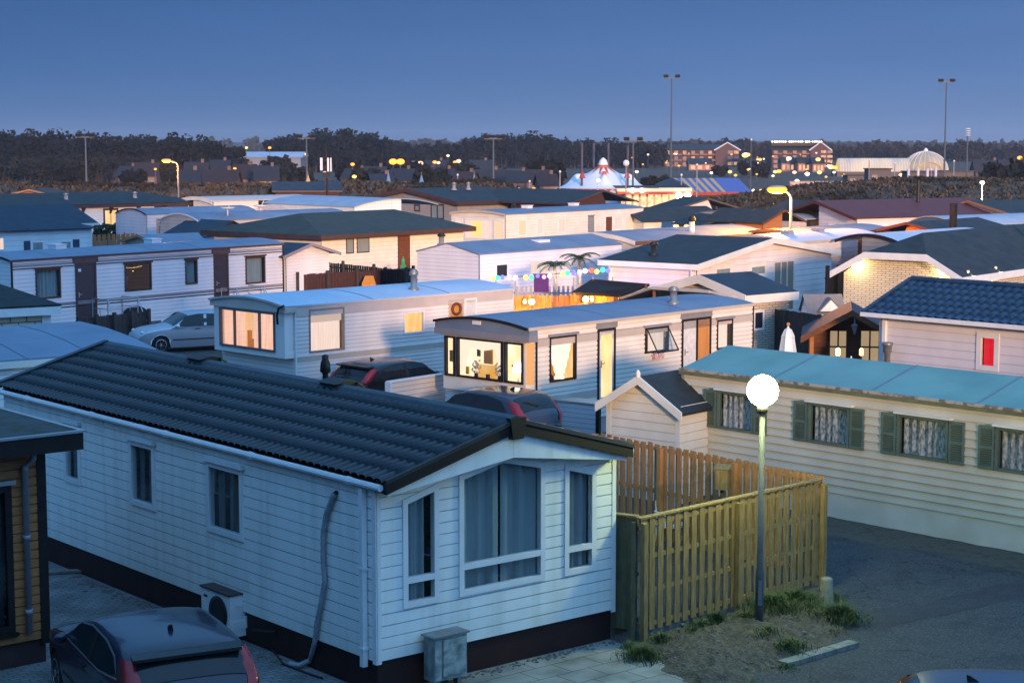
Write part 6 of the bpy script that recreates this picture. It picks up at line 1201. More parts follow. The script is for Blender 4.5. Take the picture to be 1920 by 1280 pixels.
for k, (px, py, Y, c, r, lab) in enumerate((
    (737, 303, 320, 'o', .42, 'left of the two bright orange lamps before the middle wood'), (751, 303, 320, 'o', .42, 'right of the two bright orange lamps before the middle wood'), (661, 308, 320, 'o', .22, 'small orange lamp left of the bright pair, right of the telecom mast'), (664, 331, 270, 'w', .2, 'yellow lamp low between dark bungalows right of the telecom mast'),
    (291, 317, 300, 'o', .14, 'tiny orange lamp just left of the hooked street lamp'), (440, 316, 300, 'o', .16, 'small orange lamp among dark roofs below the pale glasshouse'), (574, 289, 300, 'w', .14, 'small white lamp on the mast side left of the telecom mast'), (506, 277, 420, 'o', .22, 'orange lamp above the right end of the pale glasshouse'), (462, 277, 420, 'w', .22, 'warm lamp above the middle of the pale glasshouse'),
    (1001, 354, 200, 'o', .14, 'orange lamp left of a pair near the dark gable left of the circus tent'), (972, 354, 210, 'o', .13, 'tiny orange lamp above the dark roof before the middle wood'), (788, 306, 330, 'p', .3, 'pinkish lamp group right of the bright twin lamps'), (815, 304, 330, 'o', .22, 'orange lamp above a round shrub in the middle distance'), (822, 305, 340, 'p', .2, 'pale pink lamp beside it in the middle distance'), (853, 304, 330, 'o', .2, 'orange lamp left of the pale house lights before the middle wood'), (860, 302, 340, 'p', .26, 'pink white house lamp before the middle wood'), (840, 292, 380, 'p', .2, 'uppermost pink lamp before the middle wood'),
    (1375, 344, 235, 'c', .24, 'brilliant white lamp at the right end of the striped tent'), (1319, 349, 225, 'o', .28, 'orange lamp in front of the striped tent'), (1369, 322, 300, 'w', .2, 'yellow lamp above the striped tent'), (1334, 324, 300, 'c', .13, 'small white lamp above the striped tent'), (1397, 291, 520, 'w', .55, 'left of two yellow lamps beside the left flats'), (1402, 290, 520, 'w', .4, 'right of two yellow lamps beside the left flats'),
    (1425, 299, 480, 'o', .3, 'orange lamp in the dark trees between the flats'), (1419, 306, 480, 'c', .25, 'white lamp in the dark trees between the flats'), (1454, 322, 380, 'w', .26, 'left of two yellow lamps above the big sodium lamp'), (1461, 321, 380, 'o', .3, 'right of two yellow lamps above the big sodium lamp'), (1479, 297, 480, 'p', .42, 'starry lamp on a pole before the right flats'), (1534, 299, 480, 'w', .38, 'yellow lamp before the gable of the right flats'), (1514, 326, 380, 'c', .28, 'whitish starry lamp in the car park below the right flats'), (1537, 323, 380, 'w', .3, 'yellow lamp by the trees below the right flats'), (1490, 323, 390, 'p', .26, 'pink lamp in the car park below the right flats'), (1558, 313, 420, 'w', .4, 'left bright lamp of the pair left of the glasshouse tunnel'), (1566, 314, 420, 'o', .32, 'right lamp of the pair left of the glasshouse tunnel'), (1583, 329, 380, 'w', .26, 'yellow lamp before the left end of the glasshouse tunnel'), (1495, 339, 300, 'c', .2, 'white lamp at the left end of the pink sports wall'),
    (1832, 341, 250, 'o', .24, 'orange lamp left of the pale street lamp at right'), (1862, 341, 250, 'o', .26, 'orange lamp right of the pale street lamp at right'), (1856, 324, 300, 'p', .28, 'pink white lamp above the pale street lamp at right'), (1912, 296, 420, 'o', .36, 'orange lamp on the house at the right edge'), (1743, 343, 240, 'c', .14, 'small white lamp between the pillars below the dome'), (1917, 331, 300, 'c', .12, 'tiny white lamp at the extreme right edge'), (1690, 328, 330, 'p', .24, 'pink lamp on the dark kiosk left of the pillars'), (1414, 357, 215, 'c', .12, 'small white lamp left of the big sodium lamp'), (1428, 357, 215, 'w', .13, 'small yellow lamp just left of the big sodium lamp'))):
    c, nm, st = {'o': ((1, .34, .04), 'far_orange', 2.3), 'w': ((1, .55, .14), 'far_yellow', 2.4), 'p': ((1, .5, .3), 'far_pink', 2.5), 'c': (COOL, 'far_white', 6)}[c]
    street(lab, px, py, Y, 0, c, st, r=r * 1.75, arm=0, matn=nm)
rnd = random.Random(90)
for k in range(30):
    px, py = rnd.uniform(1185, 1575), rnd.uniform(284, 332); Y = 330 + (332 - py) * 4.2; c, nm, st = rnd.choice((((1, .34, .04), 'far_orange', 2.3), ((1, .34, .04), 'far_orange', 2.3), ((1, .5, .3), 'far_pink', 2.5), (COOL, 'far_white', 6)))
    street('tiny lit lamp in the distant town around the brick flats', px, py, Y, 0, c, st, r=rnd.uniform(.16, .34), arm=0, matn=nm)['group'] = 'tiny lamps of the distant town'
# twin orange lamps on house eaves, bulkhead lamps of the entrance hall
for px, lab in ((1268, 'left of the twin orange lamps over the cream fascia'), (1287, 'right of the twin orange lamps over the cream fascia')):
    P = at_depth(px, 426, 110); t = thing('wall_lamp', lab, 'lamp', (P.x, P.y, P.z - .3)); b = MB(); b.tube([(0, 0, -1.9), (0, 0, .2)], .04, 6); b.build('post', M['black'], t); b = MB(); b.ball((0, 0, .3), .16, 10, 8); b.build('bulb', em('twin_lamp', (1, .4, .06), 8), t, True); glow(t, (0, -.3, .3), (1, .4, .08), 500)
# ---- circus tent, entrance hall, striped tent
YT = 236; o = floor_at(1131, YT); t = thing('circus_tent', 'white circus tent with red fringed crown and four masts', 'tent', o); sc_ = YT / FPX
ze_, zt_ = at_depth(1131, 352, YT).z, at_depth(1131, 312, YT).z; rt = 86 * sc_
b = MB(); n = 24
def tent(u, v):
    a_ = 2 * PI * u; r = rt * (1 - v) + 9 * sc_ * v; z = ze_ + (zt_ - ze_) * (v ** 1.25); k = max(0, math.cos(4 * a_ + PI / 2 * 0)) ** 6; z += .75 * k * math.exp(-((v - .45) / .16) ** 2); return (r * math.cos(a_), r * math.sin(a_), z)
b.grid(tent, 96, 16); b.build('canvas', pm('tent_white', (.74, .77, .82), (.66, .7, .76), .6, scale=.5), t, True)
b = MB(); b.grid(lambda u, v: (rt * .98 * math.cos(2 * PI * u), rt * .98 * math.sin(2 * PI * u), ze_ * v), 48, 1); b.build('side_wall', pm('tent_wall', (.42, .45, .55), (.36, .4, .5), .7, scale=.6), t)
b = MB()
for k in range(40):
    a_ = 2 * PI * k / 40; a2 = 2 * PI * (k + 1) / 40; r_ = rt * 1.0; b.poly([(r_ * math.cos(a_), r_ * math.sin(a_), ze_), (r_ * math.cos(a2), r_ * math.sin(a2), ze_), (r_ * math.cos((a_ + a2) / 2) * 1.0, r_ * math.sin((a_ + a2) / 2), ze_ - .35)])
b.build('valance', pm('tent_red', (.4, .06, .05), None, .7), t)
b = MB(); b.lathe([(9.2 * sc_, zt_ + .02), (9 * sc_, zt_ + .35), (6.5 * sc_, zt_ + .8), (2 * sc_, zt_ + 1.1), (.02, zt_ + 1.15)], (0, 0, 0), 20); b.build('crown', MATS['tent_white'], t, True)
b = MB()
for k in range(12):
    a_, a2 = 2 * PI * k / 12, 2 * PI * (k + 1) / 12
    P = lambda a, v: Vector(tent(a / (2 * PI), v)) + Vector((math.cos(a) * .05, math.sin(a) * .05, .07)); b.poly([P(a_, .97), P(a2, .97), P((a_ + a2) / 2, .68)])
b.lathe([(9.4 * sc_, zt_ - .05), (9.6 * sc_, zt_ + .18)], (0, 0, 0), 20); b.build('crown_fringe', pm('tent_orange', (.5, .1, .05), None, .7), t)
for dx, dy in ((-42, -4), (42, -4), (-14, 6), (14, 6)):
    b = MB(); x = dx * sc_; b.tube([(x, dy, 0), (x, dy, at_depth(1131, 268, YT).z)], .16, 8); b.build('mast', pm('mast_dark', (.09, .09, .12), None, .5), t)
for s in (-1, 1):
    b = MB(); x = 41 * s * sc_; zz = at_depth(1131, 326, YT - 4).z; b.lathe([(.4, zz - .55), (.25, zz - .1), (.22, zz + .2)], (x, -4.1, 0), 12); b.build('mast_sleeve', MATS['tent_red'], t)
b = MB(); P = Vector(tent(.75, .6)); b.box(-.3, P.y - .2, P.z - .8, .3, P.y - .1, P.z + .4); b.build('banner', MATS['tent_orange'], t)
YH = 205; o = floor_at(1165, YH); s_ = YH / FPX; t = thing('entrance_hall', 'brightly lit low entrance hall with red band beside the circus tent', 'hall', o); Lh_ = 122 * s_
zb_ = lambda py: at_depth(1225, py, YH).z
b = MB(); b.box(0, 0, 0, Lh_, 6, zb_(352)); b.build('wall', pm('hall_wall', (.5, .45, .42), None, .6), t)
b = MB(); b.box(-.5, -2.4, zb_(361), Lh_ + .4, -.0, zb_(352)); b.build('lit_fascia', em('hall_fascia', (1, .72, .5), .8), t)
b = MB(); b.box(-.6, -2.5, zb_(363), Lh_ + .5, .05, zb_(358.4)); b.build('canopy_band', MATS['tent_red'], t)
b = MB()
for k in range(9): x = .6 + k * Lh_ / 9; b.box(x, -.05, .4, x + Lh_ / 9 - .25, -.01, zb_(365))
b.build('shop_window', em('hall_window', (1, .66, .36), 1.4, (.5, .25, .12), 2.5), t)
for x in (18, 36, 104, 120): b = MB(); b.ball((x * s_, -2.6, zb_(356 if x < 100 else 366)), .22 if x < 100 else .36, 10, 8); b.build('lamp', em('hall_lamp', (1, .75, .45), 60), t, True)
b = MB(); b.prism([(-.8, -2.6, zb_(352)), (Lh_ * .55, -2.6, zb_(352)), (Lh_ * .55, 3, zb_(352) + .1), (-.8, 3, zb_(352) + .1)], (0, 0, .08)); b.prism([(Lh_ * .56, -.5, zb_(352)), (Lh_ + .4, -.5, zb_(352)), (Lh_ * .86, 3, zb_(340))], (0, 5, .3)); b.build('roof', M['darktrim'], t)
YS = 222; o = floor_at(1286, YS); s_ = YS / FPX; t = thing('striped_tent', 'long tent roof striped in blue and sandy yellow', 'tent', o); Ls = 124 * s_
zb_ = lambda py: at_depth(1345, py, YS).z
bl, ye = MB(), MB(); ns = 18
for k in range(ns):
    x0_, x1_ = Ls * k / ns, Ls * (k + 1) / ns; (ye if k % 2 == 0 and k < 12 else bl).add([(x0_, 0, zb_(360)), (x1_, 0, zb_(360)), (x1_ - 1.3, 3.4, zb_(335)), (x0_ - 1.3, 3.4, zb_(335)), (x1_ - 1.3, 7, zb_(350)), (x0_ - 1.3, 7, zb_(350))], [(0, 1, 2, 3), (3, 2, 4, 5)])
bl.build('blue_stripes', pm('tent_blue', (.07, .13, .38), None, .6), t); ye.build('yellow_stripes', pm('tent_yellow', (.42, .32, .14), None, .6), t)
b = MB(); b.box(-.1, -.12, zb_(366), Ls * .8, .0, zb_(360)); b.build('valance', MATS['tent_red'], t); b = MB(); b.box(0, .05, 0, Ls, 6.9, zb_(361)); b.build('side_wall', M['darktrim'], t)
# ---- flag poles
for px, p0, p1, Y, lab in ((993, 340, 362, 210, 'thin white pole beside the dark gable left of the tent'), (1050, 322, 362, 200, 'tall thin white pole at the left edge of the circus tent'), (858, 328, 352, 215, 'leaning white pole before the middle wood'), (1307, 309, 362, 208, 'white flag pole left in front of the striped tent'), (1278, 328, 372, 206, 'white flag pole beside the entrance hall'), (1174, 306, 378, 190, 'white pole with round lamp right before the tent'), (1630, 300, 345, 236, 'white flag pole before the glasshouse tunnel'), (1678, 306, 345, 236, 'white flag pole between tunnel and pillars'), (1789, 302, 353, 236, 'white flag pole right of the tall mast'), (1747, 318, 350, 236, 'thin pole between the pillars'), (1408, 262, 358, 236, 'thin grey pole above the big sodium lamp')):
    o = floor_at(px, Y); h = at_depth(px, p0, Y).z; t = thing('flag_pole', lab, 'pole', o); b = MB(); b.tube([(0, 0, 0), (.0, 0, h)], [.09, .06], 6); b.build('shaft', M['mast'] if px == 1408 else M['pipe'], t); b = MB(); b.ball((0, 0, h), .35 if px == 1174 else .13, 10, 6); b.build('finial', M['whitetrim'], t)
# ---- flats
def flats(label, x0, x1, ytop, ybot, Y, gx, floors, seed):
    s_ = Y / FPX; o = floor_at(x0, Y); L_ = (x1 - x0) * s_; zt = at_depth(x0, ytop, Y).z; t = thing('apartment_block', label, 'flats', o); rnd = random.Random(seed); b = MB(); b.box(0, 0, 0, L_, 12, zt); b.build('wall', pm('flat_brick', (.10, .05, .042), (.075, .04, .035), .85, scale=.3), t)
    b = MB(); b.prism([(-.5, -.6, zt), (L_ + .5, -.6, zt), (L_ + .5, 6, zt + 1.6), (-.5, 6, zt + 1.6)], (0, 0, .2)); b.build('roof', M['felt'], t)
    g0, g1 = (gx - x0) * s_, L_ + .4; b = MB(); b.prism([(g0, -1.2, 0), (g1, -1.2, 0), (g1, -1.2, zt), ((g0 + g1) / 2, -1.2, zt + 2.2), (g0, -1.2, zt)], (0, 8, 0)); b.build('gable', pm('flat_gable', (.12, .07, .07), None, .85), t)
    b = MB(); b.tube([(g0 - .5, -1.5, zt - .2), ((g0 + g1) / 2, -1.5, zt + 2.4), (g1 + .5, -1.5, zt - .2)], .22, 4); b.build('barge_board', M['whitetrim'], t)
    fh = zt / floors; n = int((g0) / 2.6)
    def win(on, *q): b = MB(); b.box(*q); b.build('window', em('flat_lit', (1, .6, .35), .7, (.4, .16, .08), .9) if on else pm('flat_window', (.2, .16, .18), None, .4), t)
    for fl in range(floors):
        for k in range(n):
            x = .6 + k * g0 / n; z = fl * fh + fh * .3; win(rnd.random() < .42, x, -.06, z, x + 1.2, .02, z + fh * .52); bal = MB(); bal.box(x - .1, -.9, fl * fh + .1, x + g0 / n - .35, -.8, fl * fh + fh * .3); bal.build('balcony', pm('balcony_pink', (.3, .17, .14), (.22, .12, .1), .7, scale=.4), t)
        z = fl * fh + fh * .3; x = (g0 + g1) / 2
        for dx in (.2, 2.2): win(rnd.random() < .5, x + dx, -1.28, z, x + dx + 1.6, -1.2, z + fh * .55)
    return t, L_, zt
flats('left block of brick flats with white gable edge above the striped tent', 1245, 1382, 281, 330, 600, 1340, 3, 5)
t, L_, zt = flats('right block of brick flats with a row of lights along its roof', 1447, 1552, 281, 332, 560, 1518, 4, 9)
b = MB()
for k in range(22): x = L_ * (.02 + .92 * k / 22) + .6 * noise.noise((k * 3.1, 0, 0)); b.ball((x, 2, zt + 2.5 + .3 * noise.noise((k, 5, 0))), .18 + .2 * abs(noise.noise((k * 1.7, 3, 0))), 6, 4)
b.build('roof_lights', em('roof_lights', (1, .8, .55), 9), t)
b = MB(); b.box(0, 1.5, zt + 1.2, L_ * .95, 6, zt + 2.3); b.build('roof_terrace', M['darktrim'], t)
# low lit terrace houses and cars below the flats
for k, (px, w, py, Y, lab) in enumerate(((1465, 26, 306, 500, 'pink lit terrace house left below the right flats'), (1496, 24, 306, 495, 'pink lit terrace house in the middle below the right flats'), (1524, 22, 307, 490, 'pink lit terrace house right below the right flats'), (1291, 44, 308, 520, 'orange lit terrace house below the left flats'))):
    s_ = Y / FPX; o = floor_at(px, Y); zt = at_depth(px, py, Y).z; t = thing('terrace_house', lab, 'house', o); w *= s_; b = MB(); b.box(0, 0, 0, w, 6, zt); b.build('wall', pm('terrace_wall', (.4, .22, .17), (.28, .15, .12), .8, scale=.8), t); b = MB(); b.prism([(-.2, -.3, zt), (-.2, 6.2, zt), (-.2, 3, zt + 1.7)], (w + .4, 0, 0)); b.build('roof', M['felt'], t); b = MB()
    for j in range(3): b.box(w * (.1 + .3 * j), -.05, zt * .2, w * (.28 + .3 * j), .01, zt * .8)
    b.build('window', em('terrace_lit', (1, .5, .3), .8), t)
# pink sports wall with strip lights
o = floor_at(1482, 262); s_ = 262 / FPX; t = thing('sports_wall', 'long low pinkish wall catching the lamp light', 'wall', o); b = MB(); b.box(0, 0, 0, 118 * s_, .3, at_depth(1540, 341, 262).z); b.build('panel', pm('pink_render', (.62, .46, .42), (.5, .38, .34), .8, scale=.6), t); b = MB()
for k in range(4): b.box(38 * s_ + k * .95, -.1, at_depth(1540, 352.8, 262).z, 38 * s_ + k * .95 + .7, -.02, at_depth(1540, 350.6, 262).z)
b.build('strip_light', em('strip_light', (1, .7, .25), 5), t); b = MB(); b.box(-.1, -.1, at_depth(1540, 341, 262).z, 118 * s_ + .1, .4, at_depth(1540, 341, 262).z + .1); b.build('coping', M['pipe'], t)
# ---- glasshouse tunnel and dome
YG = 420; s_ = YG / FPX; o = floor_at(1577, YG); zb = at_depth(1640, 322, YG).z; t = thing('glasshouse', 'glowing barrel roofed glasshouse tunnel joined to the round dome', 'glasshouse', (o.x, o.y, 0)); zr = at_depth(1640, 297, YG).z - zb; Lt = 140 * s_
gm = em('lit_glass', (1, .76, .5), .62, (.4, .4, .43), .3, (1, .4, .4))
b = MB(); b.grid(lambda u, v: (u * Lt, 3.4 * math.cos(PI * v) * -1 + 3.4, zb + zr * math.sin(PI * v)), 40, 12); b.build('glass_vault', gm, t)
b = MB()
for k in range(29): x = Lt * k / 28; b.tube([(x, 3.4 - 3.45 * math.cos(PI * j / 10), zb + (zr + .04) * math.sin(PI * j / 10)) for j in range(11)], .07, 4)
b.build('rib', M['whitetrim'], t); b = MB(); b.poly([(-.01, 3.4 - 3.4 * math.cos(PI * j / 10), zb + zr * math.sin(PI * j / 10)) for j in range(11)]); b.build('end_wall', em('lit_glass_end', (1, .7, .35), .6), t)
b = MB(); b.box(-1, -.5, 0, Lt + 1, 7, zb); b.build('plinth', pm('plinth_dark', (.14, .12, .12), None, .8), t)
rd = 42 * s_; zd = at_depth(1741, 284, YG).z - zb; o = floor_at(1741, YG); t = thing('glass_dome', 'glowing round glass dome with white ribs behind the tall mast', 'glasshouse', (o.x, o.y + 3, 0))
b = MB(); b.grid(lambda u, v: (rd * math.cos(PI / 2 * v) * math.cos(2 * PI * u), rd * math.cos(PI / 2 * v) * math.sin(2 * PI * u), zb + zd * math.sin(PI / 2 * v)), 40, 12); b.build('glass_shell', em('dome_glass', (.9, .7, .5), .42, (.36, .33, .33), .3), t)
b = MB()
for k in range(24): a_ = 2 * PI * k / 24; b.tube([(rd * 1.01 * math.cos(PI / 2 * j / 9) * math.cos(a_), rd * 1.01 * math.cos(PI / 2 * j / 9) * math.sin(a_), zb + zd * 1.01 * math.sin(PI / 2 * j / 9)) for j in range(10)], .06, 4)
b.build('rib', M['whitetrim'], t); b = MB(); b.lathe([(.6, zb + zd), (.5, zb + zd + .4), (.1, zb + zd + .8)], (0, 0, 0), 10); b.build('cap', M['whitetrim'], t); b = MB(); b.lathe([(rd * 1.02, 0), (rd * 1.02, zb)], (0, 0, 0), 32); b.build('plinth', MATS['plinth_dark'], t)
b = MB(); b.grid(lambda u, v: (-.2 + 2.6 * math.cos(PI * v) * 1.2, -rd - .8 + u * 3, zb + 2.2 * math.sin(PI * v)), 4, 10); b.build('porch', em('porch_glass', (1, .62, .3), .6), t)
for k, px in enumerate((1704, 1722, 1739.5, 1755)):
    o = floor_at(px, 250); h = at_depth(px, 317, 250).z; b = MB(); b.lathe([(.2, 0), (.2, h), (.17, h + .05)], (0, 0, 0), 12); tag(b.build('pillar', pm('lilac_pillar', (.6, .58, .7), None, .6), None, True, o), ('leftmost', 'second from left', 'third from left', 'rightmost')[k] + ' of four lilac pillars below the glass dome', 'pillar', 'pillars below the dome')
for x0, x1, p0, Y, lab, c in ((1632, 1671, 316, 300, 'dark square kiosk before the glasshouse tunnel', 'plinth_dark'), (1705, 1768, 321, 275, 'dark low building behind the lilac pillars', 'plinth_dark'), (1768, 1826, 320, 300, 'dark low building between tall mast and siren mast', 'plinth_dark'), (1590, 1632, 328, 320, 'low dark roof left of the square kiosk', 'plinth_dark')):
    s_ = Y / FPX; o = floor_at(x0, Y); zt = at_depth(x0, p0, Y).z; t = thing('kiosk', lab, 'building', o); w = (x1 - x0) * s_; b = MB(); b.box(0, 0, 0, w, 5, zt - .15); b.build('wall', MATS[c], t); b = MB(); b.box(-.2, -.3, zt - .15, w + .2, 5.2, zt); b.build('roof', M['darktrim'], t); b = MB(); b.box(w * .1, -.04, .9, w * .35, .01, zt * .7); b.build('window', pm('flat_window', (.2, .16, .18)), t)
# ---- pale glasshouse roofs at left, far houses
o = floor_at(428, 430); s_ = 430 / FPX; t = thing('glasshouse', 'long pale flat glasshouse before the wood at left', 'glasshouse', o); zt = at_depth(430, 289, 430).z; b = MB(); b.box(0, 0, 0, 135 * s_, 14, zt - .6); b.build('wall', pm('pale_glass_wall', (.2, .24, .3), None, .4), t); b = MB(); b.prism([(-.3, -.4, zt - .9), (-.3, 8, zt + .5), (-.3, 14.4, zt - .6)], (135 * s_ + .6, 0, 0)); b.build('roof', pm('pale_glass_roof', (.42, .5, .62), (.34, .42, .54), .35, scale=.3), t)
rnd = random.Random(21)
hs = [(215, 246, 311, 330), (252, 292, 305, 320), (345, 385, 304, 300), (390, 425, 300, 330), (430, 470, 308, 300), (478, 520, 311, 290), (335, 372, 318, 260), (375, 440, 318, 270), (682, 720, 312, 300), (728, 770, 316, 300), (742, 775, 306, 360), (780, 815, 312, 330), (815, 850, 316, 310), (848, 884, 322, 280), (890, 950, 318, 300), (950, 985, 320, 290), (980, 1025, 318, 290), (640, 680, 316, 320), (700, 740, 326, 270), (1012, 1046, 326, 270), (885, 925, 300, 400), (800, 836, 300, 390), (1885, 1925, 300, 400), (1830, 1882, 300, 380), (1150, 1190, 283, 640), (1205, 1235, 280, 640)]
proto = None
adj = ['grey', 'brown', 'dark', 'steep', 'low', 'wide', 'narrow']
hl = {0: 'leftmost dark bungalow below the left wood', 1: 'dark bungalow left of the hooked street lamp', 2: 'dark bungalow just right of the hooked street lamp', 3: 'dark bungalow left below the pale glasshouse', 4: 'dark bungalow below the middle of the pale glasshouse', 5: 'dark bungalow below the right end of the pale glasshouse', 6: 'nearer dark bungalow right behind the hooked street lamp', 7: 'nearer wide dark bungalow below the pale glasshouse', 22: 'bungalow with orange lamp at the extreme right edge', 23: 'pinkish bungalow with lit window right of the siren mast', 24: 'far red house above the right slope of the circus tent', 25: 'far pale gabled house left of the left flats'}
for i, (x0, x1, py, Y) in enumerate(hs):
    s_ = Y / FPX; w = (x1 - x0) * s_; o = floor_at(x0, Y); zr = max(2.6, at_depth(x0, py, Y).z); ze_ = zr * .48; t = thing('far_bungalow', hl.get(i, 'dark roofed bungalow in the low ground before the middle wood'), 'bungalow', o, rnd.uniform(-.25, .25), None if i in hl else 'dark bungalows before the middle wood')
    b = MB(); b.box(0, 0, 0, w, 6, ze_); 
    b.prism([(.02, 0, ze_), (.02, 6, ze_), (.02, 3, zr - .1)], (w - .04, 0, 0)); b.build('wall', pm('bung_wall%d' % (i % 3), ((.06, .055, .065), (.08, .05, .045), (.09, .08, .085))[i % 3], None, .8), t)
    b = MB(); b.prism([(-.3, -.4, ze_ - .1), (-.3, 3, zr), (-.3, 3, zr - .2), (-.3, -.4, ze_ - .25)], (w + .6, 0, 0)); b.prism([(-.3, 6.4, ze_ - .1), (-.3, 3, zr), (-.3, 3, zr - .2), (-.3, 6.4, ze_ - .25)], (w + .6, 0, 0)); b.build('roof', pm('bung_roof%d' % (i % 3), ((.026, .027, .036), (.04, .024, .024), (.032, .03, .034))[i % 3], None, .7, scale=1), t)
    f = MB(); f.box(w * .2, -.05, ze_ * .3, w * .2 + 1.1, .0, ze_ * .8); f.box(w * .6, -.05, ze_ * .3, w * .6 + 1.1, .0, ze_ * .8); f.build('window', em('bung_lit', (1, .55, .25), .7) if i % 5 == 3 or i in (23,) else pm('flat_window', (.2, .16, .18)), t)
    b = MB(); b.box(w * .7, 2.8, zr - .3, w * .7 + .5, 3.3, zr + .5); b.build('chimney', pm('bung_wall1', (.16, .1, .09)), t)
# small pale yurts and windsurf-like canvas cones
for px, py, Y, w, lab, lit in ((577, 338, 230, 14, 'small lit yellow tent at the foot of a floodlight mast', True), (889, 336, 235, 9, 'small pale blue cone tent in the low ground', False), (728, 334, 250, 10, 'small blue canvas shelter before the round shrubs', False), (790, 338, 245, 12, 'tiny blue gabled shelter before the middle wood', False), (925, 345, 225, 10, 'blue footing tent at the middle floodlight mast', False)):
    o = floor_at(px, Y); s_ = Y / FPX; h = max(1.2, at_depth(px, py - 10, Y).z); t = thing('small_tent', lab, 'tent', o); b = MB(); b.lathe([(w * s_, 0), (w * s_ * .8, h * .35), (.05, h)], (0, 0, 0), 8); b.build('canvas', em('lit_canvas', (1, .6, .25), .4) if lit else pm('blue_canvas', (.16, .27, .42), None, .7), t); b = MB(); b.tube([(0, 0, h - .1), (0, 0, h + .4)], .03, 5); b.build('pole', M['pipe'], t)

_x = bpy.data.objects
for nm_, k_, c_, w_ in (('string_lights', 1, (.2, .25, 1), 40), ('string_lights', 3, (1, .35, .6), 30), ('string_lights', 6, (.15, 1, .5), 25), ('string_lights', 7, (.25, .25, 1), 50), ('string_lights', 9, (1, .7, .5), 50), ('string_lights', 11, (.15, 1, .5), 35), ('string_lights', 12, (.15, .15, 1), 60), ('string_lights', 14, (1, .7, .5), 50), ('string_lights', 16, (1, .4, .1), 30), ('string_lights', 18, (.25, .2, 1), 60)):
    pp = at_depth(*string[k_][:2], YL + .25); glow(_x[nm_], pp - Vector(_x[nm_].location), c_, w_ * 1.3, .06)
for o in [o for o in _x if o.name.startswith('fence_lamp')]: glow(o, (0, -.12, .0), (1, .5, .1), 260 if 'bright' in o['label'] else 80, .08)
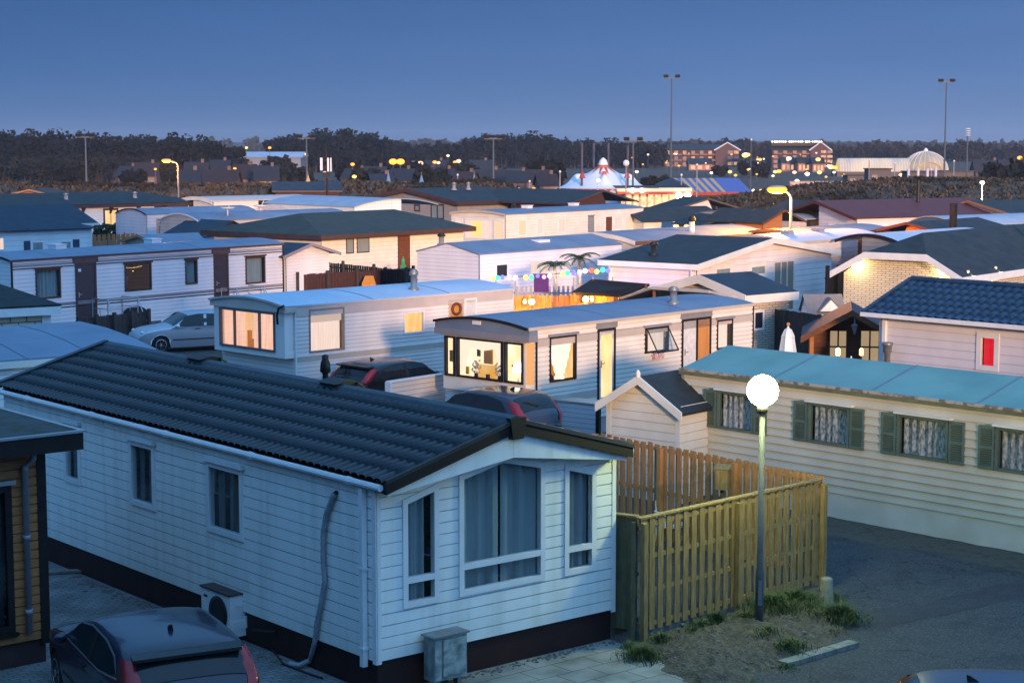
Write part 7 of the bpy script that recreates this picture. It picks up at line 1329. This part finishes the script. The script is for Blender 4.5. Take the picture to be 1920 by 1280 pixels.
# ================================================================ CARS
def catmull(pts, x):
    n = len(pts)
    if x <= pts[0][0]: return pts[0][1]
    if x >= pts[-1][0]: return pts[-1][1]
    for i in range(n - 1):
        if x <= pts[i + 1][0]:
            x0, y0 = pts[i]; x1, y1 = pts[i + 1]; t = (x - x0) / (x1 - x0)
            m0 = (y1 - (pts[i - 1][1] if i else y0)) / (x1 - (pts[i - 1][0] if i else x0)) * (x1 - x0)
            m1 = ((pts[i + 2][1] if i + 2 < n else y1) - y0) / ((pts[i + 2][0] if i + 2 < n else x1) - x0) * (x1 - x0)
            return (2 * t**3 - 3 * t * t + 1) * y0 + (t**3 - 2 * t * t + t) * m0 + (-2 * t**3 + 3 * t * t) * y1 + (t**3 - t * t) * m1
def car(name, label, loc, rz, paint, L=4.1, wid=1.75, hgt=1.46, spec=None, trim=None, rim='alu', spoiler=True, antenna=True, mirror=None):
    """x forward, nose at +L/2.  Side profile, plan outline and tumblehome define the skin; glass sits on it."""
    s = dict(top=[(-.5, .64), (-.47, .70), (-.44, .74), (-.37, .93), (-.30, .985), (-.12, 1.0), (.03, .96), (.20, .70), (.30, .665), (.42, .60), (.48, .50), (.5, .42)], belt=.64,
             side=[(.155, .675), (.06, .90), (-.05, .945), (-.2, .93), (-.31, .88), (-.39, .70), (-.2, .665)])
    if spec: s.update(spec)
    t = thing(name, label, 'car', loc, rz); hb = .2 / hgt
    top = lambda u: catmull(s['top'], u) * hgt
    def wp(u):
        e = abs(u) / .5; return wid / 2 * (1 - .16 * max(0, (e - .55) / .45) ** 2.2 - .12 * max(0, (e - .9) / .1) ** 2)
    def half(u, z):
        b = s['belt'] * hgt; w = wp(u); tz = top(u)
        if z < b: q = (z - .2) / (b - .2); w *= .95 + .05 * math.sin(PI * min(1, max(0, q * .8 + .1)))
        else: w *= .996 - .2 * ((z - b) / (hgt - b)) ** 1.15
        return w
    NV = 26
    def sect(u, k):
        zt = top(u); zs = [.2 + (min(zt, 9) - .2) * j / 15 for j in range(16)]
        w0 = half(u, zt); rr = min(.16 + .0 * u, w0 * .4)
        if k <= 14:  # side up to the rounded shoulder
            z = .2 + (zt - .07 - .2) * k / 14; return (half(u, z), z)
        a_ = (k - 14) / 11 ; y = half(u, zt - .07) * (1 - a_); crown = 1 - abs(1 - a_) ** 3.2
        return (y, zt - .07 + .07 * crown)
    us = sorted(set([round(-.5 + i / 60, 4) for i in range(61)] + [p[0] for p in s['top']] + [-.498, .498]))
    # wheel arches: pull the skin up over the wheels
    wr = .315; wx = (.305 * L if 'wx' not in s else s['wx'] * L); axles = (-wx + .02 * L, wx)
    V = []; ring = 2 * NV - 1
    for u in us:
        R = [sect(u, k) for k in range(NV)]; x = u * L; low = .2
        for ax in axles:
            d = abs(x - ax)
            if d < wr + .05: low = max(low, wr + math.sqrt(max(0, (wr + .05) ** 2 - d * d)) * .98)
        R = [(y if z > low else half(u, low), max(z, low)) for y, z in R]
        V += [(x, y, z) for y, z in R] + [(x, -y, z) for y, z in R[-2::-1]]
    F = [(i * ring + k, i * ring + k + 1, (i + 1) * ring + k + 1, (i + 1) * ring + k) for i in range(len(us) - 1) for k in range(ring - 1)]
    F += [tuple(range(ring)), tuple(range((len(us) - 1) * ring, len(us) * ring))]
    mb = MB(); mb.add(V, F); body = mb.build('body', paint, t, True)
    fl = MB(); fl.box(-.46 * L, -wid / 2 * .86, .19, .46 * L, wid / 2 * .86, .5); fl.build('underbody', M['black'], t)
    gls = pm('car_glass', (.012, .016, .02), None, .06, spec=.4)
    # side windows clipped from the side profile polygon
    def side_panel(poly, sg, off, nm, mat, grow=0, n=26):
        if grow: 
            cx_ = sum(p[0] for p in poly) / len(poly); cz_ = sum(p[1] for p in poly) / len(poly); poly = [(p[0] + math.copysign(grow / L, p[0] - cx_), p[1] + math.copysign(grow / hgt, p[1] - cz_)) for p in poly]
        m = MB(); xs = [p[0] for p in poly]; a0, a1 = min(xs), max(xs); VV = []; prevn = None
        for i in range(n + 1):
            u = a0 + (a1 - a0) * (i / n) * .9996 + 1e-5; v = vspan(poly, u)
            if not v: continue
            col_ = []
            for j in range(7):
                z = (v[0] + (v[1] - v[0]) * j / 6) * hgt; col_.append((u * L, sg * (half(u, min(z, top(u) - .03)) + off), z))
            if prevn is not None: m.add(prevn + col_, [(k, k + 1, k + 8, k + 7) for k in range(6)])
            prevn = col_
        return m.build(nm, mat, t, True)
    sp = s['side']
    for sg in (-1, 1):
        side_panel(sp, sg, .004, 'window_surround', trim or M['black'], .022); side_panel(sp, sg, .009, 'side_window', gls)
        bp = MB(); u0 = s.get('bpill', -.1)
        v = vspan(sp, u0)
        if v: bp.poly([((u0 - .012) * L, sg * (half(u0, v[0] * hgt) + .013), v[0] * hgt), ((u0 + .012) * L, sg * (half(u0, v[0] * hgt) + .013), v[0] * hgt), ((u0 + .006) * L, sg * (half(u0, v[1] * hgt) + .013), v[1] * hgt), ((u0 - .02) * L, sg * (half(u0, v[1] * hgt) + .013), v[1] * hgt)]); bp.build('door_pillar', M['black'] if s.get('dark_pillar', 1) else paint, t)
        mi = MB(); mx = s.get('mirror', .155); mi.ball((mx * L, sg * (wid / 2 + .07), s['belt'] * hgt + .06), .1, 10, 8, .7, 1.1, .75); mi.build('mirror', mirror or paint, t, True)
        ln = MB(); ln.box(-.32 * L, sg * wid / 2 * .99 - .012, .46, .2 * L, sg * wid / 2 * .99 + .012, .5); ln.build('rub_strip', M['black'], t)
        for u in (-.03, -.23): hd = MB(); y_ = sg * half(u, .85); hd.box(u * L - .09, y_ - .02, .84, u * L + .09, y_ + .02, .87); hd.build('door_handle', M['black'], t)
    def top_panel(u0, u1, f, nm, mat, off=.006, n=14, m_=16, taper=0):
        g = MB()
        def fn(a, b):
            u = u0 + (u1 - u0) * b; w = half(u, top(u) - .07) * (f - taper * b); y = w * (2 * a - 1); aa = 1 - abs(y) / half(u, top(u) - .07); z = top(u) - .07 + .07 * (1 - abs(1 - aa) ** 3.2)
            e = 1e-3; dx, dz = 2 * e * L, top(u + e) - top(u - e); nn = math.hypot(dx, dz); return (u * L - dz / nn * off, y, z + dx / nn * off)
        g.grid(fn, m_, n); return g.build(nm, mat, t, True)
    ws = s.get('wind', (.045, .19)); top_panel(ws[0], ws[1], .93, 'windscreen', gls)
    rw = s.get('rear', (-.435, -.345)); top_panel(rw[0], rw[1], .88, 'rear_window', gls, .01)
    if s.get('wiper', 1): wp_ = MB(); ur = rw[0] + .012; wp_.tube([(ur * L - .03, 0, top(ur) + .03), ((ur + .03) * L - .03, .42, top(ur + .03) + .02)], .012, 5); wp_.build('rear_wiper', M['black'], t)
    red = pm('tail_red', (.35, .01, .02), (.25, .008, .015), .2, coat=.5)
    for sg in (-1, 1):
        tl = MB(); zz = s.get('tail', (.55, .74)); VV = []
        for j in range(9):
            z = (zz[0] + (zz[1] - zz[0]) * j / 8) * hgt
            # rear corner: find the station where the skin reaches this height
            uu = -.497
            while top(uu) < z + .05 and uu < -.3: uu += .003
            VV += [(uu * L - .03, sg * half(uu, z) * .84, z), (uu * L - .035, sg * (half(uu, z) * .97 + .01), z), (uu * L + .07, sg * (half(uu + .02, z) + .022), z), (uu * L + .16, sg * (half(uu + .04, z) + .012), z)]
        tl.add(VV, [(j * 4 + k, j * 4 + k + 1, j * 4 + k + 5, j * 4 + k + 4) for j in range(8) for k in range(3)]); tl.build('tail_light', red, t, True)
        if s.get('lights', 1): hl_ = MB(); hl_.ball((.452 * L, sg * wid * .33, .53 * hgt), .085, 10, 8, .9, 1.2, .7); hl_.build('headlight', pm('lamp_glass', (.75, .8, .85), (.5, .55, .6), .1, scale=20), t, True)
    if spoiler:
        u = rw[1] - .005; g = MB(); w = half(u, top(u) - .07) * .9; g.prism([(u * L + .06, -w, top(u) + .012), (u * L - .2, -w * .96, top(u) - .005), (u * L - .2, -w * .96, top(u) - .045), (u * L - .02, -w, top(u) - .05)], (0, 2 * w, 0)); g.build('spoiler', paint if spoiler is True else spoiler, t)
    if antenna:
        g = MB(); u = s.get('ant', -.24); g.prism([(u * L + .07, -.02, top(u)), (u * L - .07, -.02, top(u)), (u * L - .08, -.005, top(u) + .075), (u * L - .03, -.005, top(u) + .06)], (0, .04, 0)); g.build('antenna', M['black'], t)
    for ax in axles:
        for sg in (-1, 1):
            w = MB(); y = sg * (wid / 2 - .11); prof = [(.19, -.1), (.27, -.1), (.308, -.07), (.315, 0), (.308, .07), (.27, .1), (.19, .1)]; n = 28
            w.lathe(prof, (0, 0, 0), n); o = w.build('wheel', pm('tyre', (.015, .015, .016), None, .85), t, True); o.location = (ax, y, wr); o.rotation_euler = (-sg * PI / 2, 0, 0)
            r = MB(); r.lathe([(.2, .06), (.205, .1), (.19, .104), (.18, .08)], (0, 0, 0), n)
            for k in range(9):
                a_ = 2 * PI * k / 9; d = Vector((math.cos(a_), math.sin(a_), 0)); e = Vector((-d.y, d.x, 0)); r.obox(d * .03 - e * .018 + Vector((0, 0, .075)), d * .16, e * .036, (0, 0, .025))
            r.lathe([(.05, .07), (.05, .108), (.01, .112)], (0, 0, 0), 12); q = r.build('rim', M[rim] if isinstance(rim, str) else rim, o, False)
            dk = MB(); dk.lathe([(.19, .05), (.01, .055)], (0, 0, 0), 16); dk.build('brake_disc', M['darktrim'], o)
    return t
def paint(name, c, rough=.28, metal=.0): return pm('paint_' + name, c, tuple(v * .92 for v in c), rough, metal, scale=40, coat=.35, spec=.4)
mod = dict(tail=(.56, .88), top=[(-.5, .50), (-.485, .66), (-.46, .735), (-.40, .90), (-.33, .975), (-.14, 1.0), (.02, .965), (.20, .70), (.30, .655), (.42, .58), (.48, .48), (.5, .40)], rear=(-.455, -.375), side=[(.15, .69), (.06, .885), (-.05, .935), (-.2, .925), (-.30, .87), (-.36, .745), (-.2, .69)])
# dark car bottom left: pointing up-left, rear cut by the frame
P = gp(262, 1318, 0) + Vector((.16, -.1, 0)); car('parked_car', 'dark navy hatchback with chrome window line parked beside the air unit', (P.x + .06, P.y - .4, 0), math.radians(117), paint('navy', (.010, .016, .036), .25), 4.75, 1.82, 1.47, spec=dict(mod, wiper=0, lights=0, tail=(.6, .9)), trim=M['alu'], spoiler=M['black'])
P = Vector((-.75, 44.1, 0)); car('parked_car', 'grey blue hatchback parked below the bright lit bay', (P.x, P.y, 0), math.radians(140), paint('greyblue', (.035, .042, .065), .25), 4.1, 1.72, 1.62, spec=mod, spoiler=False)
P = Vector((-3.3, 51.6, 0)); car('parked_car', 'black hatchback with spoiler behind the low white wall', (P.x, P.y, 0), math.radians(46), paint('black', (.008, .009, .012), .22), 4.2, 1.76, 1.46, spec=dict(mod), spoiler=M['black'])
P = gp(352, 655, 0); car('parked_car', 'silver compact car parked before the long striped caravan', (P.x, P.y, 0), math.radians(208), paint('silver', (.42, .45, .5), .3, .5), 4.15, 1.73, 1.45, spec=dict(dark_pillar=0), spoiler=False, antenna=False, mirror=M['whitetrim'])
P = Vector((6.3, 19.75, 0)); car('parked_car', 'blue car whose roof shows at the bottom right corner', (P.x, P.y, 0), math.radians(-8), paint('blue', (.008, .028, .08), .5), 4.3, 1.78, 1.5, spec=mod, spoiler=False)
P = gp(601, 745, .55); b = MB(); b.lathe([(.11, 0), (.11, .7), (.13, .74), (.13, .84), (.06, .95), (.02, 1.0)], (0, 0, 0), 10); tag(b.build('hydrant_post', pm('red_paint', (.55, .03, .02), None, .4), None, True, (P.x, P.y, 0)), 'small red post beside the pale caravan wall', 'post')
# ================================================================ AIR, SKY, SUN, CAMERA
import os
for o in bpy.data.objects:
    if o.parent is None and o.type == 'EMPTY' and not o.get('label'): o['label'] = o.name
w = bpy.data.worlds.new('World'); sc.world = w; w.use_nodes = True; nt = w.node_tree; L = nt.links; bg = nt.nodes['Background']
sky = N(nt, 'ShaderNodeTexSky', sky_type='NISHITA'); sky.sun_disc = False; SUN_EL, SUN_AZ = math.radians(7.5), math.radians(165)
sky.sun_elevation = math.radians(-2.5); sky.sun_rotation = SUN_AZ; sky.ozone_density = 3
tc = N(nt, 'ShaderNodeTexCoord'); sx = N(nt, 'ShaderNodeSeparateXYZ'); L.new(tc.outputs['Generated'], sx.inputs[0])
rp = N(nt, 'ShaderNodeValToRGB'); cr = rp.color_ramp
# twilight by height above the horizon (sine of elevation)
stops = [(.0, (.108, .185, .365)), (.012, (.108, .195, .40)), (.04, (.08, .17, .39)), (.085, (.052, .132, .335)), (.25, (.125, .34, .70)), (1.0, (.23, .55, 1.06))]
while len(cr.elements) < len(stops): cr.elements.new(.5)
for e, (p_, c) in zip(cr.elements, stops): e.position = p_; e.color = rgb(c)
L.new(sx.outputs[2], rp.inputs[0])
# brighter afterglow on the side behind the camera
dt = N(nt, 'ShaderNodeMapRange'); dt.inputs['From Min'].default_value = .25; dt.inputs['From Max'].default_value = -.9; dt.inputs['To Min'].default_value = 1; dt.inputs['To Max'].default_value = 2.0; L.new(sx.outputs[1], dt.inputs[0])
xr = N(nt, 'ShaderNodeMapRange'); xr.inputs['From Min'].default_value = -.28; xr.inputs['From Max'].default_value = .28; xr.inputs['To Min'].default_value = 0; xr.inputs['To Max'].default_value = 1; L.new(sx.outputs[0], xr.inputs[0])
tn = N(nt, 'ShaderNodeMix', data_type='RGBA'); tn.inputs[6].default_value = (.86, .97, 1.0, 1); tn.inputs[7].default_value = (1.12, 1.04, .98, 1); L.new(xr.outputs[0], tn.inputs[0])
m1 = N(nt, 'ShaderNodeVectorMath', operation='MULTIPLY'); L.new(rp.outputs[0], m1.inputs[0]); L.new(tn.outputs[2], m1.inputs[1])
cm = N(nt, 'ShaderNodeMapping'); cm.inputs['Scale'].default_value = (6, 6, 42); cn = N(nt, 'ShaderNodeTexNoise'); cn.inputs['Scale'].default_value = 1.0; cn.inputs['Detail'].default_value = 4; L.new(tc.outputs['Generated'], cm.inputs[0]); L.new(cm.outputs[0], cn.inputs['Vector'])
cl = N(nt, 'ShaderNodeMapRange'); cl.inputs['From Min'].default_value = .3; cl.inputs['From Max'].default_value = .7; cl.inputs['To Min'].default_value = .965; cl.inputs['To Max'].default_value = 1.035; L.new(cn.outputs['Fac'], cl.inputs[0])
cmul = N(nt, 'ShaderNodeMath', operation='MULTIPLY'); lx = N(nt, 'ShaderNodeMapRange'); lx.inputs['From Min'].default_value = -.9; lx.inputs['From Max'].default_value = .5; lx.inputs['To Min'].default_value = .56; lx.inputs['To Max'].default_value = 1.08; L.new(sx.outputs[0], lx.inputs[0]); lm = N(nt, 'ShaderNodeMath', operation='MULTIPLY'); L.new(dt.outputs[0], lm.inputs[0]); L.new(lx.outputs[0], lm.inputs[1]); L.new(lm.outputs[0], cmul.inputs[0]); L.new(cl.outputs[0], cmul.inputs[1])
m2 = N(nt, 'ShaderNodeVectorMath', operation='SCALE'); L.new(m1.outputs[0], m2.inputs[0]); L.new(cmul.outputs[0], m2.inputs['Scale'])
ms = N(nt, 'ShaderNodeVectorMath', operation='SCALE'); ms.inputs['Scale'].default_value = .3; L.new(sky.outputs[0], ms.inputs[0])
ad = N(nt, 'ShaderNodeVectorMath', operation='ADD'); L.new(m2.outputs[0], ad.inputs[0]); L.new(ms.outputs[0], ad.inputs[1]); L.new(ad.outputs[0], bg.inputs[0]); bg.inputs[1].default_value = 1.0
# added warm sun stands in for street lamps; unseen bank and block give shade
sl = bpy.data.lights.new('sun', 'SUN'); sl.energy = 4.2; sl.angle = math.radians(4.5); sl.color = (1, .60, .34); so = bpy.data.objects.new('sun', sl); col.objects.link(so)
dirv = Vector((-math.sin(math.radians(14.7)) * math.cos(SUN_EL), math.cos(math.radians(14.7)) * math.cos(SUN_EL), -math.sin(SUN_EL))); so.rotation_euler = dirv.to_track_quat('-Z', 'Y').to_euler()
def shade_bank(u, v):
    x = -90 + 190 * u; y = -40 + 46 * v; h = (5.8 * (1 - ss(-3, 5.5, y)) + 3.1 * (1 - ss(-14, -7, y))) * (1 - .0 * x); return (x, y, h - .05 + .1 * noise.noise((x * .3, y * .3, 0)))
sheet('shade_bank', shade_bank, 160, 80, heath)  # unseen bank behind the camera, added and shaped to shade the foreground
t = thing('shade_block', 'long unseen brick block added behind the viewpoint for its shade', 'shade_block', (-60, -26, 0)); b = MB(); b.box(0, 0, 0, 72.8, 15, 24); b.build('wall', pm('flat_brick', (.17, .09, .075)), t); b = MB(); b.box(-.3, -.3, 24.003, 73.1, 15.3, 24.4); b.build('roof', M['felt'], t)  # unseen block added to keep the warm sun off the left rows
b = MB()
for fl in range(4, 8):
    for k in range(18): b.box(2 + k * 3.9, 15.0, fl * 3 + .8, 4 + k * 3.9, 15.06, fl * 3 + 2.3)
b.build('window', pm('flat_window', (.2, .16, .18)), t)
cam = bpy.data.cameras.new('camera'); co = bpy.data.objects.new('camera', cam); col.objects.link(co); sc.camera = co
cam.sensor_width = 36; cam.lens = FPX / 1920 * 36; cam.clip_start = .1; cam.clip_end = 6000
co.location = (0, 0, EYE); co.rotation_euler = (PI / 2 - PITCH, 0, 0)
HAZE = .00015
if HAZE:
    hm = bpy.data.materials.new('haze_air'); hm.use_nodes = True; t_ = hm.node_tree; t_.nodes.clear(); o_ = N(t_, 'ShaderNodeOutputMaterial'); pv = N(t_, 'ShaderNodeVolumePrincipled'); pv.inputs['Color'].default_value = (.62, .78, 1, 1); pv.inputs['Density'].default_value = HAZE; pv.inputs['Anisotropy'].default_value = .0; t_.links.new(pv.outputs[0], o_.inputs['Volume'])
    mb = MB(); mb.box(-1600, -900, -1.2, 1600, 2500, 26); tag(mb.build('haze', hm), 'thin blue evening haze over the whole park', 'haze', None, 'stuff')
sc.view_settings.view_transform = 'Standard'; sc.view_settings.look = 'None'; sc.view_settings.gamma = 1; sc.view_settings.exposure = .28; sc.view_settings.use_curve_mapping = False
sc.render.engine = 'CYCLES'; sc.cycles.use_denoising = True; sc.cycles.max_bounces = 8; sc.cycles.diffuse_bounces = 3; sc.cycles.transparent_max_bounces = 12; sc.cycles.volume_bounces = 0; sc.cycles.caustics_reflective = False; sc.cycles.caustics_refractive = False; sc.cycles.sample_clamp_indirect = 4
